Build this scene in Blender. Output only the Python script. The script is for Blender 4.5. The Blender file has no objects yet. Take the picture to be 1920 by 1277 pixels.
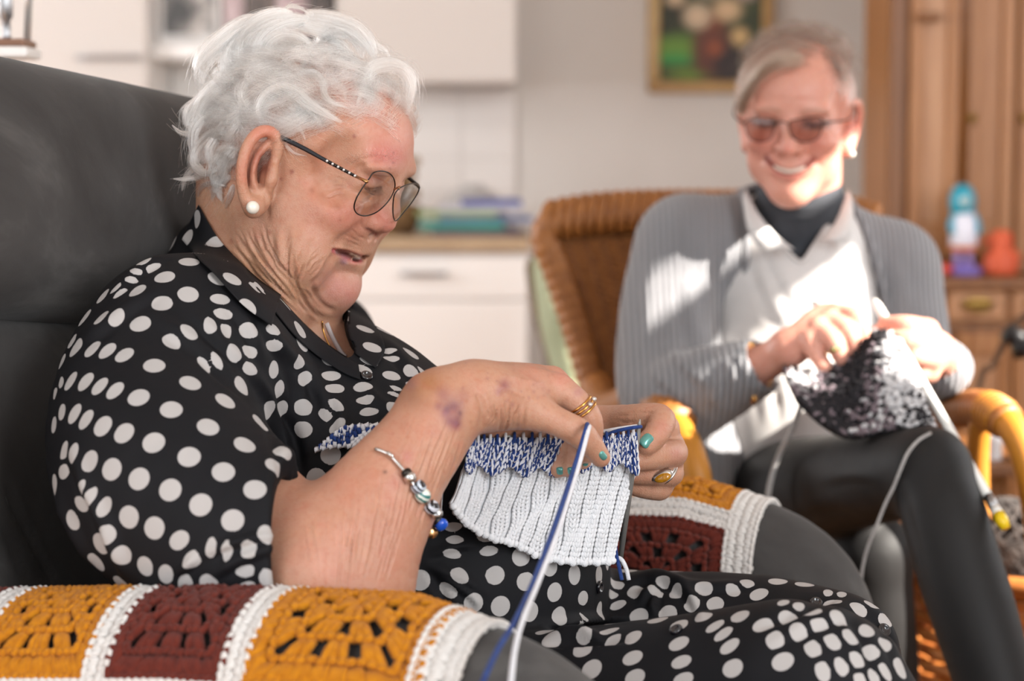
import bpy, bmesh, math, random
import numpy as np
from mathutils import Vector, Matrix
from mathutils.bvhtree import BVHTree
rng = np.random.default_rng(7)
random.seed(7)
S = bpy.context.scene
COL = S.collection

# ------------------------------------------------------------------ camera
FPX = 1920 * 70 / 36.0
PITCH = math.radians(5.28)
CAM = np.array([0.0, 0.0, 1.10])
cam_d = bpy.data.cameras.new('camera')
cam = bpy.data.objects.new('camera', cam_d)
COL.objects.link(cam)
cam_d.lens = 70
cam_d.sensor_width = 36
cam_d.sensor_fit = 'HORIZONTAL'
cam_d.clip_start = 0.05
cam.location = CAM
cam.rotation_euler = (math.pi / 2 - PITCH, 0, 0)
cam_d.dof.use_dof = True
cam_d.dof.focus_distance = 1.63
cam_d.dof.aperture_fstop = 4.2
S.camera = cam

# ------------------------------------------------------------------ light
w = bpy.data.worlds.new('daylight')
S.world = w
w.use_nodes = True
wn = w.node_tree
bgn = wn.nodes['Background']
bgn.inputs[0].default_value = (0.95, 0.97, 1.0, 1)
bgn.inputs[1].default_value = 0.5
sun_d = bpy.data.lights.new('sun', 'SUN')
sun = bpy.data.objects.new('sun', sun_d)
COL.objects.link(sun)
sun_d.energy = 12.5
sun_d.angle = math.radians(0.6)
sun_d.color = (1.0, 0.93, 0.84)
SUN_DIR = Vector((-0.78, 0.34, -0.52)).normalized()      # the way its light travels
sun.rotation_euler = SUN_DIR.to_track_quat('-Z', 'Y').to_euler()


def area(name, loc, target, sx, sy, power, color):
    d = bpy.data.lights.new(name, 'AREA')
    d.shape = 'RECTANGLE'
    d.size = sx
    d.size_y = sy
    d.energy = power
    d.color = color
    o = bpy.data.objects.new(name, d)
    COL.objects.link(o)
    o.location = loc
    o.rotation_euler = (Vector(target) - Vector(loc)).to_track_quat('-Z', 'Y').to_euler()
    return o


area('window_daylight', (1.9, -0.6, 1.75), (0.0, 1.75, 0.95), 1.6, 1.5, 74, (0.93, 0.97, 1.0))  # fill lamp added behind the camera on the right; no opening is modelled there
area('added_left_fill', (-1.6, -1.0, 1.9), (0.0, 1.8, 0.9), 1.6, 1.6, 16, (0.95, 0.98, 1.0))  # soft fill lamp added behind the camera on the left; no door is modelled
area('added_back_fill', (1.99, 2.95, 1.5), (-0.4, 4.4, 1.0), 0.95, 1.3, 14, (0.97, 0.98, 1.0))  # lamp added outside the assumed right-hand opening to brighten the back wall
area('added_kitchen_fill', (-2.85, 3.6, 1.55), (0.4, 4.2, 1.2), 1.2, 1.2, 38, (0.98, 0.98, 1.0))  # fill lamp added to even out cupboards, back wall and dresser
S.view_settings.view_transform = 'Standard'
S.view_settings.look = 'None'
S.view_settings.gamma = 1.0
S.view_settings.exposure = 0.95
S.view_settings.use_curve_mapping = False

# ------------------------------------------------------------------ projection helpers
FW = np.array([0, math.cos(PITCH), -math.sin(PITCH)])
UP = np.array([0, math.sin(PITCH), math.cos(PITCH)])
RT = np.array([1.0, 0, 0])


def ray(px, py):
    return FW + RT * (px - 960) / FPX + UP * (638.5 - py) / FPX


def A(px, py, Y):
    d = ray(px, py)
    return CAM + d * (Y / d[1])


def AA(pts):
    return np.array([A(*p) for p in pts])


def proj(P):
    q = np.asarray(P) - CAM
    df = q @ FW
    return np.stack([960 + FPX * q[..., 0] / df, 638.5 - FPX * (q @ UP) / df], -1)


# ------------------------------------------------------------------ materials
def srgb(h):
    h = h.lstrip('#')
    c = [int(h[i:i + 2], 16) / 255 for i in (0, 2, 4)]
    return tuple(x / 12.92 if x <= 0.04045 else ((x + 0.055) / 1.055) ** 2.4 for x in c) + (1.0,)


def mat(name, color='#808080', rough=0.6, metal=0.0, **kw):
    m = bpy.data.materials.new(name)
    m.use_nodes = True
    b = m.node_tree.nodes['Principled BSDF']
    b.inputs['Base Color'].default_value = srgb(color) if isinstance(color, str) else color
    b.inputs['Roughness'].default_value = rough
    b.inputs['Metallic'].default_value = metal
    for k, v in kw.items():
        b.inputs[k.replace('_', ' ')].default_value = v
    return m


class NT:
    """small node-building helper"""
    def __init__(s, m):
        s.t = m.node_tree
        s.b = s.t.nodes['Principled BSDF']

    def n(s, typ, **kw):
        nd = s.t.nodes.new('ShaderNode' + typ)
        for k, v in kw.items():
            if k[0] == '_':
                setattr(nd, k[1:], v)
            else:
                nd.inputs[int(k[1:]) if k[0] == 'i' and k[1:].isdigit() else k.replace('_', ' ')].default_value = v
        return nd

    def l(s, a, b):
        s.t.links.new(a, b)

    def coord(s, kind='Object', scale=(1, 1, 1), rot=(0, 0, 0)):
        tc = s.n('TexCoord')
        mp = s.n('Mapping')
        mp.inputs['Scale'].default_value = scale
        mp.inputs['Rotation'].default_value = rot
        s.l(tc.outputs[kind], mp.inputs[0])
        return mp.outputs[0]

    def noise(s, vec, scale, detail=3.0, rough=0.55, dist=0.0):
        nz = s.n('TexNoise')
        nz.inputs['Scale'].default_value = scale
        nz.inputs['Detail'].default_value = detail
        nz.inputs['Roughness'].default_value = rough
        nz.inputs['Distortion'].default_value = dist
        if vec is not None:
            s.l(vec, nz.inputs['Vector'])
        return nz.outputs['Fac']

    def ramp(s, fac, stops):
        r = s.n('ValToRGB')
        e = r.color_ramp.elements
        while len(e) < len(stops):
            e.new(0.5)
        for i, (p, c) in enumerate(stops):
            e[i].position = p
            e[i].color = srgb(c) if isinstance(c, str) else c
        s.l(fac, r.inputs[0])
        return r.outputs[0]

    def bump(s, h, strength=0.3, dist=0.002):
        bp = s.n('Bump')
        bp.inputs['Strength'].default_value = strength
        bp.inputs['Distance'].default_value = dist
        s.l(h, bp.inputs['Height'])
        s.l(bp.outputs[0], s.b.inputs['Normal'])
        return bp

    def mix(s, fac, a, b):
        mx = s.n('Mix', _data_type='RGBA')
        for sock, v in ((mx.inputs[0], fac), (mx.inputs[6], a), (mx.inputs[7], b)):
            if hasattr(v, 'links'):
                s.l(v, sock)
            else:
                sock.default_value = srgb(v) if isinstance(v, str) else v
        return mx.outputs[2]


def mottled(name, c1, c2, scale=20, rough=0.6, bump=0.0, bscale=200, stretch=(1, 1, 1), metal=0.0, bdist=0.001, **kw):
    m = mat(name, c1, rough, metal, **kw)
    t = NT(m)
    v = t.coord('Object', stretch)
    t.l(t.ramp(t.noise(v, scale, 4), [(0.3, c1), (0.7, c2)]), t.b.inputs['Base Color'])
    if bump:
        t.bump(t.noise(v, bscale, 3), bump, bdist)
    return m


# ------------------------------------------------------------------ objects
def tag(o, label=None, cat=None, group=None, kind=None):
    if label:
        o['label'] = label
    if cat:
        o['category'] = cat
    if group:
        o['group'] = group
    if kind:
        o['kind'] = kind
    return o


def empty(name, loc=(0, 0, 0), rz=0.0):
    o = bpy.data.objects.new(name, None)
    COL.objects.link(o)
    o.location = loc
    o.rotation_euler = (0, 0, rz)
    o.empty_display_size = 0.05
    return o


def link(name, me, m=None, parent=None, smooth=True):
    o = bpy.data.objects.new(name, me)
    COL.objects.link(o)
    if m is not None:
        for x in (m if isinstance(m, (list, tuple)) else [m]):
            me.materials.append(x)
    if smooth:
        me.shade_smooth()
    if parent is not None:
        o.parent = parent
        o.matrix_parent_inverse = Matrix.LocRotScale(parent.location, parent.rotation_euler, parent.scale).inverted() if parent.parent is None else parent_world(parent).inverted()
    return o


def parent_world(p):
    m = Matrix.LocRotScale(p.location, p.rotation_euler, p.scale)
    if p.parent is not None:
        return parent_world(p.parent) @ p.matrix_parent_inverse @ m
    return m


def np_mesh(name, V, Fq):
    V = np.asarray(V, dtype=np.float32)
    me = bpy.data.meshes.new(name)
    Fq = np.asarray(Fq, dtype=np.int32)
    k = Fq.shape[1]
    me.vertices.add(len(V))
    me.vertices.foreach_set('co', V.ravel())
    me.loops.add(Fq.size)
    me.loops.foreach_set('vertex_index', Fq.ravel())
    me.polygons.add(len(Fq))
    me.polygons.foreach_set('loop_start', np.arange(0, Fq.size, k, dtype=np.int32))
    me.update(calc_edges=True)
    me.validate()
    return me


class MB:
    """collects verts and faces (any n-gon) into one mesh, in world coordinates"""
    def __init__(s):
        s.v = []
        s.f = []
        s.n = 0

    def add(s, V, Fc):
        V = np.asarray(V, float)
        s.v.append(V)
        s.f += [tuple(int(i) + s.n for i in f) for f in Fc]
        s.n += len(V)
        return s

    def box(s, lo, hi, bev=0.0):
        lo, hi = np.minimum(lo, hi), np.maximum(lo, hi)
        if bev <= 0:
            c = [(x, y, z) for z in (lo[2], hi[2]) for y in (lo[1], hi[1]) for x in (lo[0], hi[0])]
            return s.add(c, [(0, 2, 3, 1), (4, 5, 7, 6), (0, 1, 5, 4), (2, 6, 7, 3), (0, 4, 6, 2), (1, 3, 7, 5)])
        bm = bmesh.new()
        bmesh.ops.create_cube(bm, size=1.0)
        for v in bm.verts:
            v.co = [lo[i] + (v.co[i] + 0.5) * (hi[i] - lo[i]) for i in range(3)]
        bmesh.ops.bevel(bm, geom=bm.edges[:], offset=bev, segments=2, affect='EDGES', profile=0.5)
        bm.verts.index_update()
        s.add([v.co[:] for v in bm.verts], [[v.index for v in f.verts] for f in bm.faces])
        bm.free()
        return s

    def tube(s, pts, r, n=8, closed=False, cap=True, flat=1.0, up=None):
        pts = np.asarray(pts, float)
        m = len(pts)
        r = np.broadcast_to(np.asarray(r, float), (m,))
        if closed:
            T = np.roll(pts, -1, 0) - np.roll(pts, 1, 0)
        else:
            T = np.gradient(pts, axis=0)
        T /= np.linalg.norm(T, axis=1, keepdims=True) + 1e-12
        u = np.array([0, 0, 1.0]) if up is None else np.asarray(up, float)
        if abs(T[0] @ u) > 0.95:
            u = np.array([1.0, 0, 0])
        N = np.zeros_like(pts)
        for i in range(m):
            u = u - T[i] * (u @ T[i])
            u = u / (np.linalg.norm(u) + 1e-12)
            N[i] = u
        B = np.cross(T, N)
        ang = np.arange(n) * 2 * math.pi / n
        ring = pts[:, None] + r[:, None, None] * (np.cos(ang)[None, :, None] * N[:, None] + flat * np.sin(ang)[None, :, None] * B[:, None])
        fs = []
        for i in range(m if closed else m - 1):
            a, b = i * n, ((i + 1) % m) * n
            for j in range(n):
                k = (j + 1) % n
                fs.append((a + j, a + k, b + k, b + j))
        if cap and not closed:
            fs.append(tuple(range(n))[::-1])
            fs.append(tuple((m - 1) * n + j for j in range(n)))
        return s.add(ring.reshape(-1, 3), fs)

    def lathe(s, prof, origin=(0, 0, 0), n=24, axis=(0, 0, 1), ref=None):
        ax = np.asarray(axis, float)
        ax /= np.linalg.norm(ax)
        e1 = np.cross(ax, [0, 1, 0] if abs(ax[1]) < 0.9 else [1, 0, 0])
        e1 /= np.linalg.norm(e1)
        e2 = np.cross(ax, e1)
        ang = np.arange(n) * 2 * math.pi / n
        V = []
        for (r, h) in prof:
            V.append(np.asarray(origin) + ax * h + r * (np.cos(ang)[:, None] * e1 + np.sin(ang)[:, None] * e2))
        fs = []
        for i in range(len(prof) - 1):
            for j in range(n):
                k = (j + 1) % n
                fs.append((i * n + j, i * n + k, (i + 1) * n + k, (i + 1) * n + j))
        fs.append(tuple(range(n))[::-1])
        fs.append(tuple((len(prof) - 1) * n + j for j in range(n)))
        return s.add(np.concatenate(V), fs)

    def ball(s, c, r, n=10, rot=None):
        r = np.broadcast_to(np.asarray(r, float), (3,))
        V = [(0, 0, 1)]
        for i in range(1, n // 2 + 1):
            t = math.pi * i / (n // 2 + 1)
            for j in range(n):
                p = 2 * math.pi * j / n
                V.append((math.sin(t) * math.cos(p), math.sin(t) * math.sin(p), math.cos(t)))
        V.append((0, 0, -1))
        V = np.array(V) * r
        if rot is not None:
            V = V @ np.asarray(rot).T
        fs = [(0, 1 + j, 1 + (j + 1) % n) for j in range(n)]
        for i in range(n // 2 - 1):
            a, b = 1 + i * n, 1 + (i + 1) * n
            for j in range(n):
                fs.append((a + j, b + j, b + (j + 1) % n, a + (j + 1) % n))
        last = len(V) - 1
        a = 1 + (n // 2 - 1) * n
        fs += [(a + j, last, a + (j + 1) % n) for j in range(n)]
        return s.add(V + np.asarray(c), fs)

    def xf(s, M):
        s.v = [v @ np.asarray(M)[:3, :3].T + np.asarray(M)[:3, 3] for v in s.v]
        return s

    def build(s, name, m, parent=None, smooth=True):
        me = bpy.data.meshes.new(name)
        me.from_pydata(np.concatenate(s.v).tolist(), [], s.f)
        me.update()
        return link(name, me, m, parent, smooth)


def spline(pts, n):
    """Catmull-Rom through pts, n samples"""
    P = np.asarray(pts, float)
    if len(P) == 2:
        return P[0] + (P[1] - P[0]) * np.linspace(0, 1, n)[:, None]
    P = np.vstack([2 * P[0] - P[1], P, 2 * P[-1] - P[-2]])
    t = np.linspace(0, len(P) - 3 - 1e-6, n)
    i = t.astype(int)
    f = (t - i)[:, None]
    a, b, c, d = P[i], P[i + 1], P[i + 2], P[i + 3]
    return 0.5 * (2 * b + (c - a) * f + (2 * a - 5 * b + 4 * c - d) * f ** 2 + (3 * b - a - 3 * c + d) * f ** 3)


def copy_tree(o, parent=None):
    c = o.copy()
    COL.objects.link(c)
    if parent is not None:
        c.parent = parent
    for ch in list(o.children):
        copy_tree(ch, c)
    return c


# ------------------------------------------------------------------ implicit sculpting
def q32(q):
    return tuple(x.astype(np.float32) if isinstance(x, np.ndarray) else x for x in q)


class Sculpt:
    """smooth union of ellipsoids and tapered capsules, polygonised with surface nets"""
    def __init__(s):
        s.p = []
        s.M = np.eye(3)
        s.O = np.zeros(3)

    def frame(s, O=None, F=None, R=None, U=None, scale=1.0):
        if O is None:
            s.M, s.O = np.eye(3), np.zeros(3)
        else:
            s.M, s.O = np.stack([F, R, U], 1) * scale, np.asarray(O)
        s.sc = scale
        return s

    sc = 1.0

    def w(s, p):
        return s.M @ np.asarray(p, float) + s.O

    def ell(s, c, r, k=0.01, op=1, rot=None):
        """ellipsoid; in the frame's own units"""
        R = s.M / s.sc
        if rot is not None:
            R = R @ np.asarray(rot)
        r = np.broadcast_to(np.asarray(r, float), (3,)) * s.sc
        s.p.append(('e', op, k, s.w(c), r, R))

    def cap(s, a, b, ra, rb, k=0.01, op=1, raw=False):
        if not raw:
            a, b = s.w(a), s.w(b)
        s.p.append(('c', op, k, np.asarray(a, float), np.asarray(b, float), ra * (1 if raw else s.sc), rb * (1 if raw else s.sc)))

    def chain(s, pts, rs, k=0.01, op=1, n=None, raw=False, kin=None):
        pts = np.asarray(pts, float)
        rs = np.broadcast_to(np.asarray(rs, float), (len(pts),))
        if n:
            q = spline(np.hstack([pts, rs[:, None]]), n)
            pts, rs = q[:, :3], q[:, 3]
        if not raw:
            pts = np.array([s.w(p) for p in pts])
            rs = rs * s.sc
        s.p.append(('h', op, k, pts, rs, kin or 0.0))

    def box(s, c, half, rad, R, k=0.01, op=1):
        s.p.append(('b', op, k, np.asarray(c, float), np.asarray(half, float), rad, np.asarray(R, float)))

    def chain_blocks(s, q, X, cb, R):
        """a chain over blocks of points, each segment only on the blocks it comes near"""
        D = np.full(X.shape[:2], 10.0, np.float32)
        for i in range(len(q[3]) - 1):
            a = (q[3][i], q[3][i + 1], q[4][i], q[4][i + 1])
            mk = s.capd(cb, *a) < R
            if mk.any():
                e = s.capd(X[mk], *a)
                if q[5] > 0:
                    h = np.clip(0.5 + 0.5 * (D[mk] - e) / q[5], 0, 1)
                    D[mk] = D[mk] + (e - D[mk]) * h - q[5] * h * (1 - h)
                else:
                    D[mk] = np.minimum(D[mk], e)
        return D

    def plane(s, p, n, k=0.004):
        """cut away everything on the side the normal points to"""
        n = np.asarray(n, float)
        s.p.append(('p', -1, k, np.asarray(p, float), n / np.linalg.norm(n)))

    @staticmethod
    def capd(X, a, b, ra, rb):
        a, b = np.asarray(a, X.dtype), np.asarray(b, X.dtype)
        ab = b - a
        L = ab @ ab + X.dtype.type(1e-12)
        ra, rb = X.dtype.type(ra), X.dtype.type(rb)
        t = np.clip(((X - a) @ ab) / L, 0, 1)
        return np.linalg.norm(X - a - t[..., None] * ab, axis=-1) - (ra + (rb - ra) * t)

    def dist(s, q, X):
        if q[0] == 'e':
            L = (X - q[3]) @ q[5]
            k0 = np.linalg.norm(L / q[4], axis=-1)
            k1 = np.linalg.norm(L / (q[4] ** 2), axis=-1) + 1e-9
            return k0 * (k0 - 1) / k1
        if q[0] == 'c':
            return s.capd(X, *q[3:7])
        if q[0] == 'b':
            L = np.abs((X - q[3]) @ q[6]) - q[4] + q[5]
            return np.linalg.norm(np.maximum(L, 0), axis=-1) + np.minimum(L.max(-1), 0) - q[5]
        if q[0] == 'h':
            d = None
            for i in range(len(q[3]) - 1):
                e = s.capd(X, q[3][i], q[3][i + 1], q[4][i], q[4][i + 1])
                if d is None:
                    d = e
                elif q[5] > 0:
                    h = np.clip(0.5 + 0.5 * (d - e) / q[5], 0, 1)
                    d = d + (e - d) * h - q[5] * h * (1 - h)
                else:
                    d = np.minimum(d, e)
            return d
        return -((X - q[3]) @ q[4])

    @staticmethod
    def comb(D, d, op, k):
        if op == 1:
            h = np.clip(0.5 + 0.5 * (D - d) / k, 0, 1)
            return D + (d - D) * h - k * h * (1 - h)
        h = np.clip(0.5 - 0.5 * (D + d) / k, 0, 1)
        return D + (-d - D) * h + k * h * (1 - h)

    def full(s, X):
        D = np.full(X.shape[:-1], 10.0)
        for q in s.p:
            D = s.comb(D, s.dist(q, X), q[1], q[2])
        return D

    def mesh(s, cell, lo, hi, nb=12):
        lo, hi = np.asarray(lo, float), np.asarray(hi, float)
        bs = cell * nb
        nblk = np.maximum(1, np.ceil((hi - lo) / bs).astype(int))
        g = np.stack(np.meshgrid(*[np.arange(n) for n in nblk], indexing='ij'), -1).reshape(-1, 3)
        cen = lo + (g + 0.5) * bs
        Rb = bs * 0.87
        Dc = s.full(cen)
        keep = np.abs(Dc) < Rb * 3.0 + 0.004
        g, cen = g[keep], cen[keep]
        o3 = np.stack(np.meshgrid(*[np.array([-1 / 3, 0, 1 / 3])] * 3, indexing='ij'), -1).reshape(-1, 3) * bs
        keep = np.concatenate([np.abs(s.full(cen[i:i + 4000, None] + o3)).min(1) for i in range(0, len(cen), 4000)]) < bs * .60 + .001
        g, cen = g[keep], cen[keep]
        m = nb + 1
        off = np.stack(np.meshgrid(*[np.arange(m)] * 3, indexing='ij'), -1).reshape(-1, 3)
        NX, NY = nblk[0] * nb + 2, nblk[1] * nb + 2
        allid, allv, quads = [], [], []
        for s0 in range(0, len(g), 250):
            gb, cb = g[s0:s0 + 250], cen[s0:s0 + 250]
            X = (lo + (gb[:, None] * nb + off[None]) * cell).astype(np.float32)
            D = np.full(X.shape[:2], 10.0, np.float32)
            for q in s.p:
                dc = s.dist(q, cb)
                mk = dc < Rb * (2.9 if q[0] == 'e' else 2.2) + q[2] + 0.005
                if q[1] == -1 and q[0] != 'p':
                    mk = dc < Rb * 2.0 + q[2] + 0.003
                if mk.any():
                    d = s.chain_blocks(q, X[mk], cb[mk], Rb * 2.2 + q[2] + 0.005) if q[0] == 'h' else s.dist(q32(q), X[mk])
                    D[mk] = s.comb(D[mk], d, q[1], q[2])
            D = D.reshape(-1, m, m, m)
            ins = D < 0
            B = len(gb)
            cnt = np.zeros((B, nb, nb, nb), np.int32)
            pos = np.zeros((B, nb, nb, nb, 3))
            for ax in range(3):
                o1, o2 = [a for a in range(3) if a != ax]
                sl0 = [slice(None)] + [slice(None)] * 3
                sl1 = list(sl0)
                sl0[ax + 1] = slice(0, nb)
                sl1[ax + 1] = slice(1, m)
                a, b = D[tuple(sl0)], D[tuple(sl1)]
                cr = (a < 0) != (b < 0)
                t = np.where(cr, a / np.where(cr, a - b, 1), 0)
                for u in (0, 1):
                    for v in (0, 1):
                        ss = [slice(None)] * 4
                        ss[o1 + 1] = slice(u, u + nb)
                        ss[o2 + 1] = slice(v, v + nb)
                        c, tt = cr[tuple(ss)], t[tuple(ss)]
                        cnt += c
                        pos[..., ax] += np.where(c, tt, 0)
                        pos[..., o1] += np.where(c, u, 0)
                        pos[..., o2] += np.where(c, v, 0)
                # quads
                cs = [slice(None)] + [slice(0, nb)] * 3
                e = np.argwhere(cr[tuple(cs)])
                if len(e):
                    sg = ins[tuple(cs)][tuple(e.T)]
                    G = gb[e[:, 0]] * nb + e[:, 1:] + 1
                    ids = []
                    for (u, v) in ((0, 0), (-1, 0), (-1, -1), (0, -1)):
                        Q = G.copy()
                        Q[:, o1] += u
                        Q[:, o2] += v
                        ids.append((Q[:, 2].astype(np.int64) * NY + Q[:, 1]) * NX + Q[:, 0])
                    Qd = np.stack(ids, 1)
                    flip = sg if ax != 1 else ~sg
                    Qd[~flip] = Qd[~flip][:, ::-1]
                    quads.append(Qd)
            ok = np.argwhere(cnt > 0)
            G = gb[ok[:, 0]] * nb + ok[:, 1:] + 1
            allid.append((G[:, 2].astype(np.int64) * NY + G[:, 1]) * NX + G[:, 0])
            allv.append(lo + (G - 1 + pos[tuple(ok.T)] / cnt[tuple(ok.T)][:, None]) * cell)
        ids, V, Q = np.concatenate(allid), np.concatenate(allv), np.concatenate(quads)
        order = np.argsort(ids)
        ids, V = ids[order], V[order]
        k = np.searchsorted(ids, Q)
        k = np.clip(k, 0, len(ids) - 1)
        good = (ids[k] == Q).all(1)
        return V, k[good]


def normals(V, Q):
    n = np.cross(V[Q[:, 2]] - V[Q[:, 0]], V[Q[:, 3 % Q.shape[1]]] - V[Q[:, 1]])
    N = np.zeros_like(V)
    for j in range(Q.shape[1]):
        for a in range(3):
            N[:, a] += np.bincount(Q[:, j], n[:, a], len(V))
    return N / (np.linalg.norm(N, axis=1, keepdims=True) + 1e-12)


def relax(V, Q, it=2, f=0.5):
    for _ in range(it):
        acc = np.zeros_like(V)
        c = np.zeros(len(V))
        for j in range(4):
            for o in (Q[:, (j + 1) % 4], Q[:, (j + 3) % 4]):
                for a in range(3):
                    acc[:, a] += np.bincount(Q[:, j], V[o, a], len(V))
                c += np.bincount(Q[:, j], minlength=len(V))
        V = V + f * (acc / np.maximum(c, 1)[:, None] - V)
    return V


class Skin:
    """a sculpted mesh that can be creased and tinted along strokes laid over its camera-facing side"""
    def __init__(s, V, Q, base=None):
        s.V, s.Q = V, Q
        s.N = normals(V, Q)
        s.P = proj(V)
        vd = V - CAM
        vd /= np.linalg.norm(vd, axis=1, keepdims=True)
        s.face = np.clip(-(s.N * vd).sum(1) * 3.0 + 0.15, 0, 1)
        s.vd = vd
        f_ = np.nonzero(s.face > 0)[0]
        s.ox = f_[np.argsort(s.P[f_, 0])]
        s.oxv = s.P[s.ox, 0]
        s.disp = np.zeros(len(V))
        s.side = np.zeros((len(V), 3))
        s.col = None if base is None else np.tile(np.array(srgb(base)[:3]), (len(V), 1))

    def near(s, pts, w, ys=None):
        """distance in pixels to a polyline, and the way along it, for vertices close to it"""
        pts = np.asarray(pts, float)
        n = max(2, int(len(pts) * 5)) if len(pts) > 2 else 6
        C = spline(pts, n)
        lo, hi = C.min(0) - 3 * w, C.max(0) + 3 * w
        idx = s.ox[np.searchsorted(s.oxv, lo[0]):np.searchsorted(s.oxv, hi[0])]
        m = (s.P[idx, 1] > lo[1]) & (s.P[idx, 1] < hi[1])
        if ys is not None:
            m &= (s.V[idx, 1] > ys[0]) & (s.V[idx, 1] < ys[1])
        idx = idx[m]
        X = s.P[idx]
        best = np.full(len(idx), 1e9)
        tt = np.zeros(len(idx))
        sd = np.zeros(len(idx))
        for i in range(n - 1):
            ab = C[i + 1] - C[i]
            t = np.clip(((X - C[i]) @ ab) / (ab @ ab + 1e-9), 0, 1)
            dv = X - C[i] - t[:, None] * ab
            d = np.hypot(dv[:, 0], dv[:, 1])
            b = d < best
            best[b] = d[b]
            tt[b] = (i + t[b]) / (n - 1)
            sd[b] = (ab[0] * dv[b, 1] - ab[1] * dv[b, 0])
        return idx, best, tt, np.sign(sd)

    def crease(s, pts, w=4, mm=-1.0, ys=None, lip=0.0, taper=True):
        idx, d, t, sd = s.near(pts, w * 1.6, ys)
        ta = np.minimum(1, np.minimum(t, 1 - t) * 5 + 0.05) if taper else 1.0
        a = np.exp(-(d / w) ** 2)
        if lip:
            a = a - lip * np.exp(-((d - 1.9 * w) / (1.1 * w)) ** 2)
        s.disp[idx] += mm * 0.001 * a * ta * s.face[idx]

    def fold(s, pts, w=14, mm=4.0, ys=None, skew=0.5):
        """a cloth fold: a ridge with a sharper valley on the side to the right of the stroke"""
        idx, d, t, sd = s.near(pts, w * 2.0, ys)
        ta = np.minimum(1, np.minimum(t, 1 - t) * 3.0 + 0.02)
        x = d * sd / w
        prof = np.exp(-x ** 2) - skew * np.exp(-((x - 1.15) / 0.55) ** 2)
        s.disp[idx] += mm * 0.001 * prof * ta * s.face[idx]

    def tint(s, pts, w, color, a=0.5, ys=None, hard=1.0):
        pts = np.asarray(pts, float)
        if pts.ndim == 1:
            pts = np.stack([pts, pts + 0.01])
        idx, d, t, sd = s.near(pts, w, ys)
        k = np.clip(a * np.exp(-(d / w) ** (2 * hard)), 0, 1)[:, None]
        s.col[idx] = s.col[idx] * (1 - k) + np.array(srgb(color)[:3]) * k

    def apply(s):
        s.V = s.V + s.N * s.disp[:, None] + s.side
        s.disp[:] = 0
        s.side[:] = 0
        s.N = normals(s.V, s.Q)

    def build(s, name, m, parent=None):
        s.apply()
        me = np_mesh(name, s.V, s.Q)
        if s.col is not None:
            a = me.color_attributes.new('tint', 'FLOAT_COLOR', 'POINT')
            a.data.foreach_set('color', np.hstack([s.col, np.ones((len(s.V), 1))]).astype(np.float32).ravel())
        return link(name, me, m, parent)


def strands(name, pts, rad, m, parent=None):
    """pts (n, k, 3): native hair curves"""
    n, k = pts.shape[:2]
    hc = bpy.data.hair_curves.new(name)
    hc.add_curves([k] * n)
    hc.position_data.foreach_set('vector', np.ascontiguousarray(pts, dtype=np.float32).ravel())
    r = np.broadcast_to(rad, (n, k))
    at = hc.attributes.get('radius') or hc.attributes.new('radius', 'FLOAT', 'POINT')
    at.data.foreach_set('value', np.ascontiguousarray(r, dtype=np.float32).ravel())
    return link(name, hc, m, parent, smooth=False)


def headframe(psi, p, roll=0.0):
    psi, p, ro = math.radians(psi), math.radians(p), math.radians(roll)
    h = np.array([math.cos(psi), -math.sin(psi), 0])
    z = np.array([0, 0, 1.0])
    Fv = h * math.cos(p) - z * math.sin(p)
    U = h * math.sin(p) + z * math.cos(p)
    R = np.cross(Fv, U)
    return Fv, R * math.cos(ro) + U * math.sin(ro), U * math.cos(ro) - R * math.sin(ro)


def inpoly(P, poly):
    x, y = P[:, 0], P[:, 1]
    c = np.zeros(len(P), bool)
    n = len(poly)
    for i in range(n):
        x1, y1 = poly[i]
        x2, y2 = poly[(i + 1) % n]
        if y1 != y2:
            c ^= ((y1 > y) != (y2 > y)) & (x < (x2 - x1) * (y - y1) / (y2 - y1) + x1)
    return c


def trim(k, poly, ys, facing=True):
    """cut an opening into a garment's front"""
    c = k.V[k.Q].mean(1)
    cut = inpoly(proj(c), poly) & (c[:, 1] > ys[0]) & (c[:, 1] < ys[1])
    if facing:
        cut &= k.face[k.Q].mean(1) > 0
    k.Q = k.Q[~cut]
    used = np.zeros(len(k.V), bool)
    used[k.Q.ravel()] = True
    m = np.cumsum(used) - 1
    base = None if k.col is None else k.col[used]
    k.__init__(k.V[used], m[k.Q])
    k.col = base
    return k


def border(k):
    """the open edge loops of a trimmed garment, as ordered points"""
    e = np.concatenate([np.stack([k.Q[:, j], k.Q[:, (j + 1) % 4]], 1) for j in range(4)])
    key = np.sort(e, 1)
    u, inv, cnt = np.unique(key, axis=0, return_inverse=True, return_counts=True)
    b = e[cnt[inv.ravel()] == 1]
    nx = dict(b.tolist())
    loops = []
    while nx:
        a = next(iter(nx))
        lp = [a]
        while lp[-1] in nx:
            lp.append(nx.pop(lp[-1]))
        loops.append(k.V[lp])
    return sorted(loops, key=len, reverse=True)


def smooth_border(k, it=10):
    """even out the cut edge of a trimmed garment"""
    e = np.concatenate([np.stack([k.Q[:, j], k.Q[:, (j + 1) % 4]], 1) for j in range(4)])
    u, inv, cnt = np.unique(np.sort(e, 1), axis=0, return_inverse=True, return_counts=True)
    b = e[cnt[inv.ravel()] == 1]
    for _ in range(it):
        acc = np.zeros_like(k.V)
        c = np.zeros(len(k.V))
        np.add.at(acc, b[:, 0], k.V[b[:, 1]])
        np.add.at(acc, b[:, 1], k.V[b[:, 0]])
        np.add.at(c, b[:, 0], 1)
        np.add.at(c, b[:, 1], 1)
        m = c == 2
        k.V[m] = .4 * k.V[m] + .6 * acc[m] / c[m][:, None]
    k.__init__(k.V, k.Q)


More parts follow.
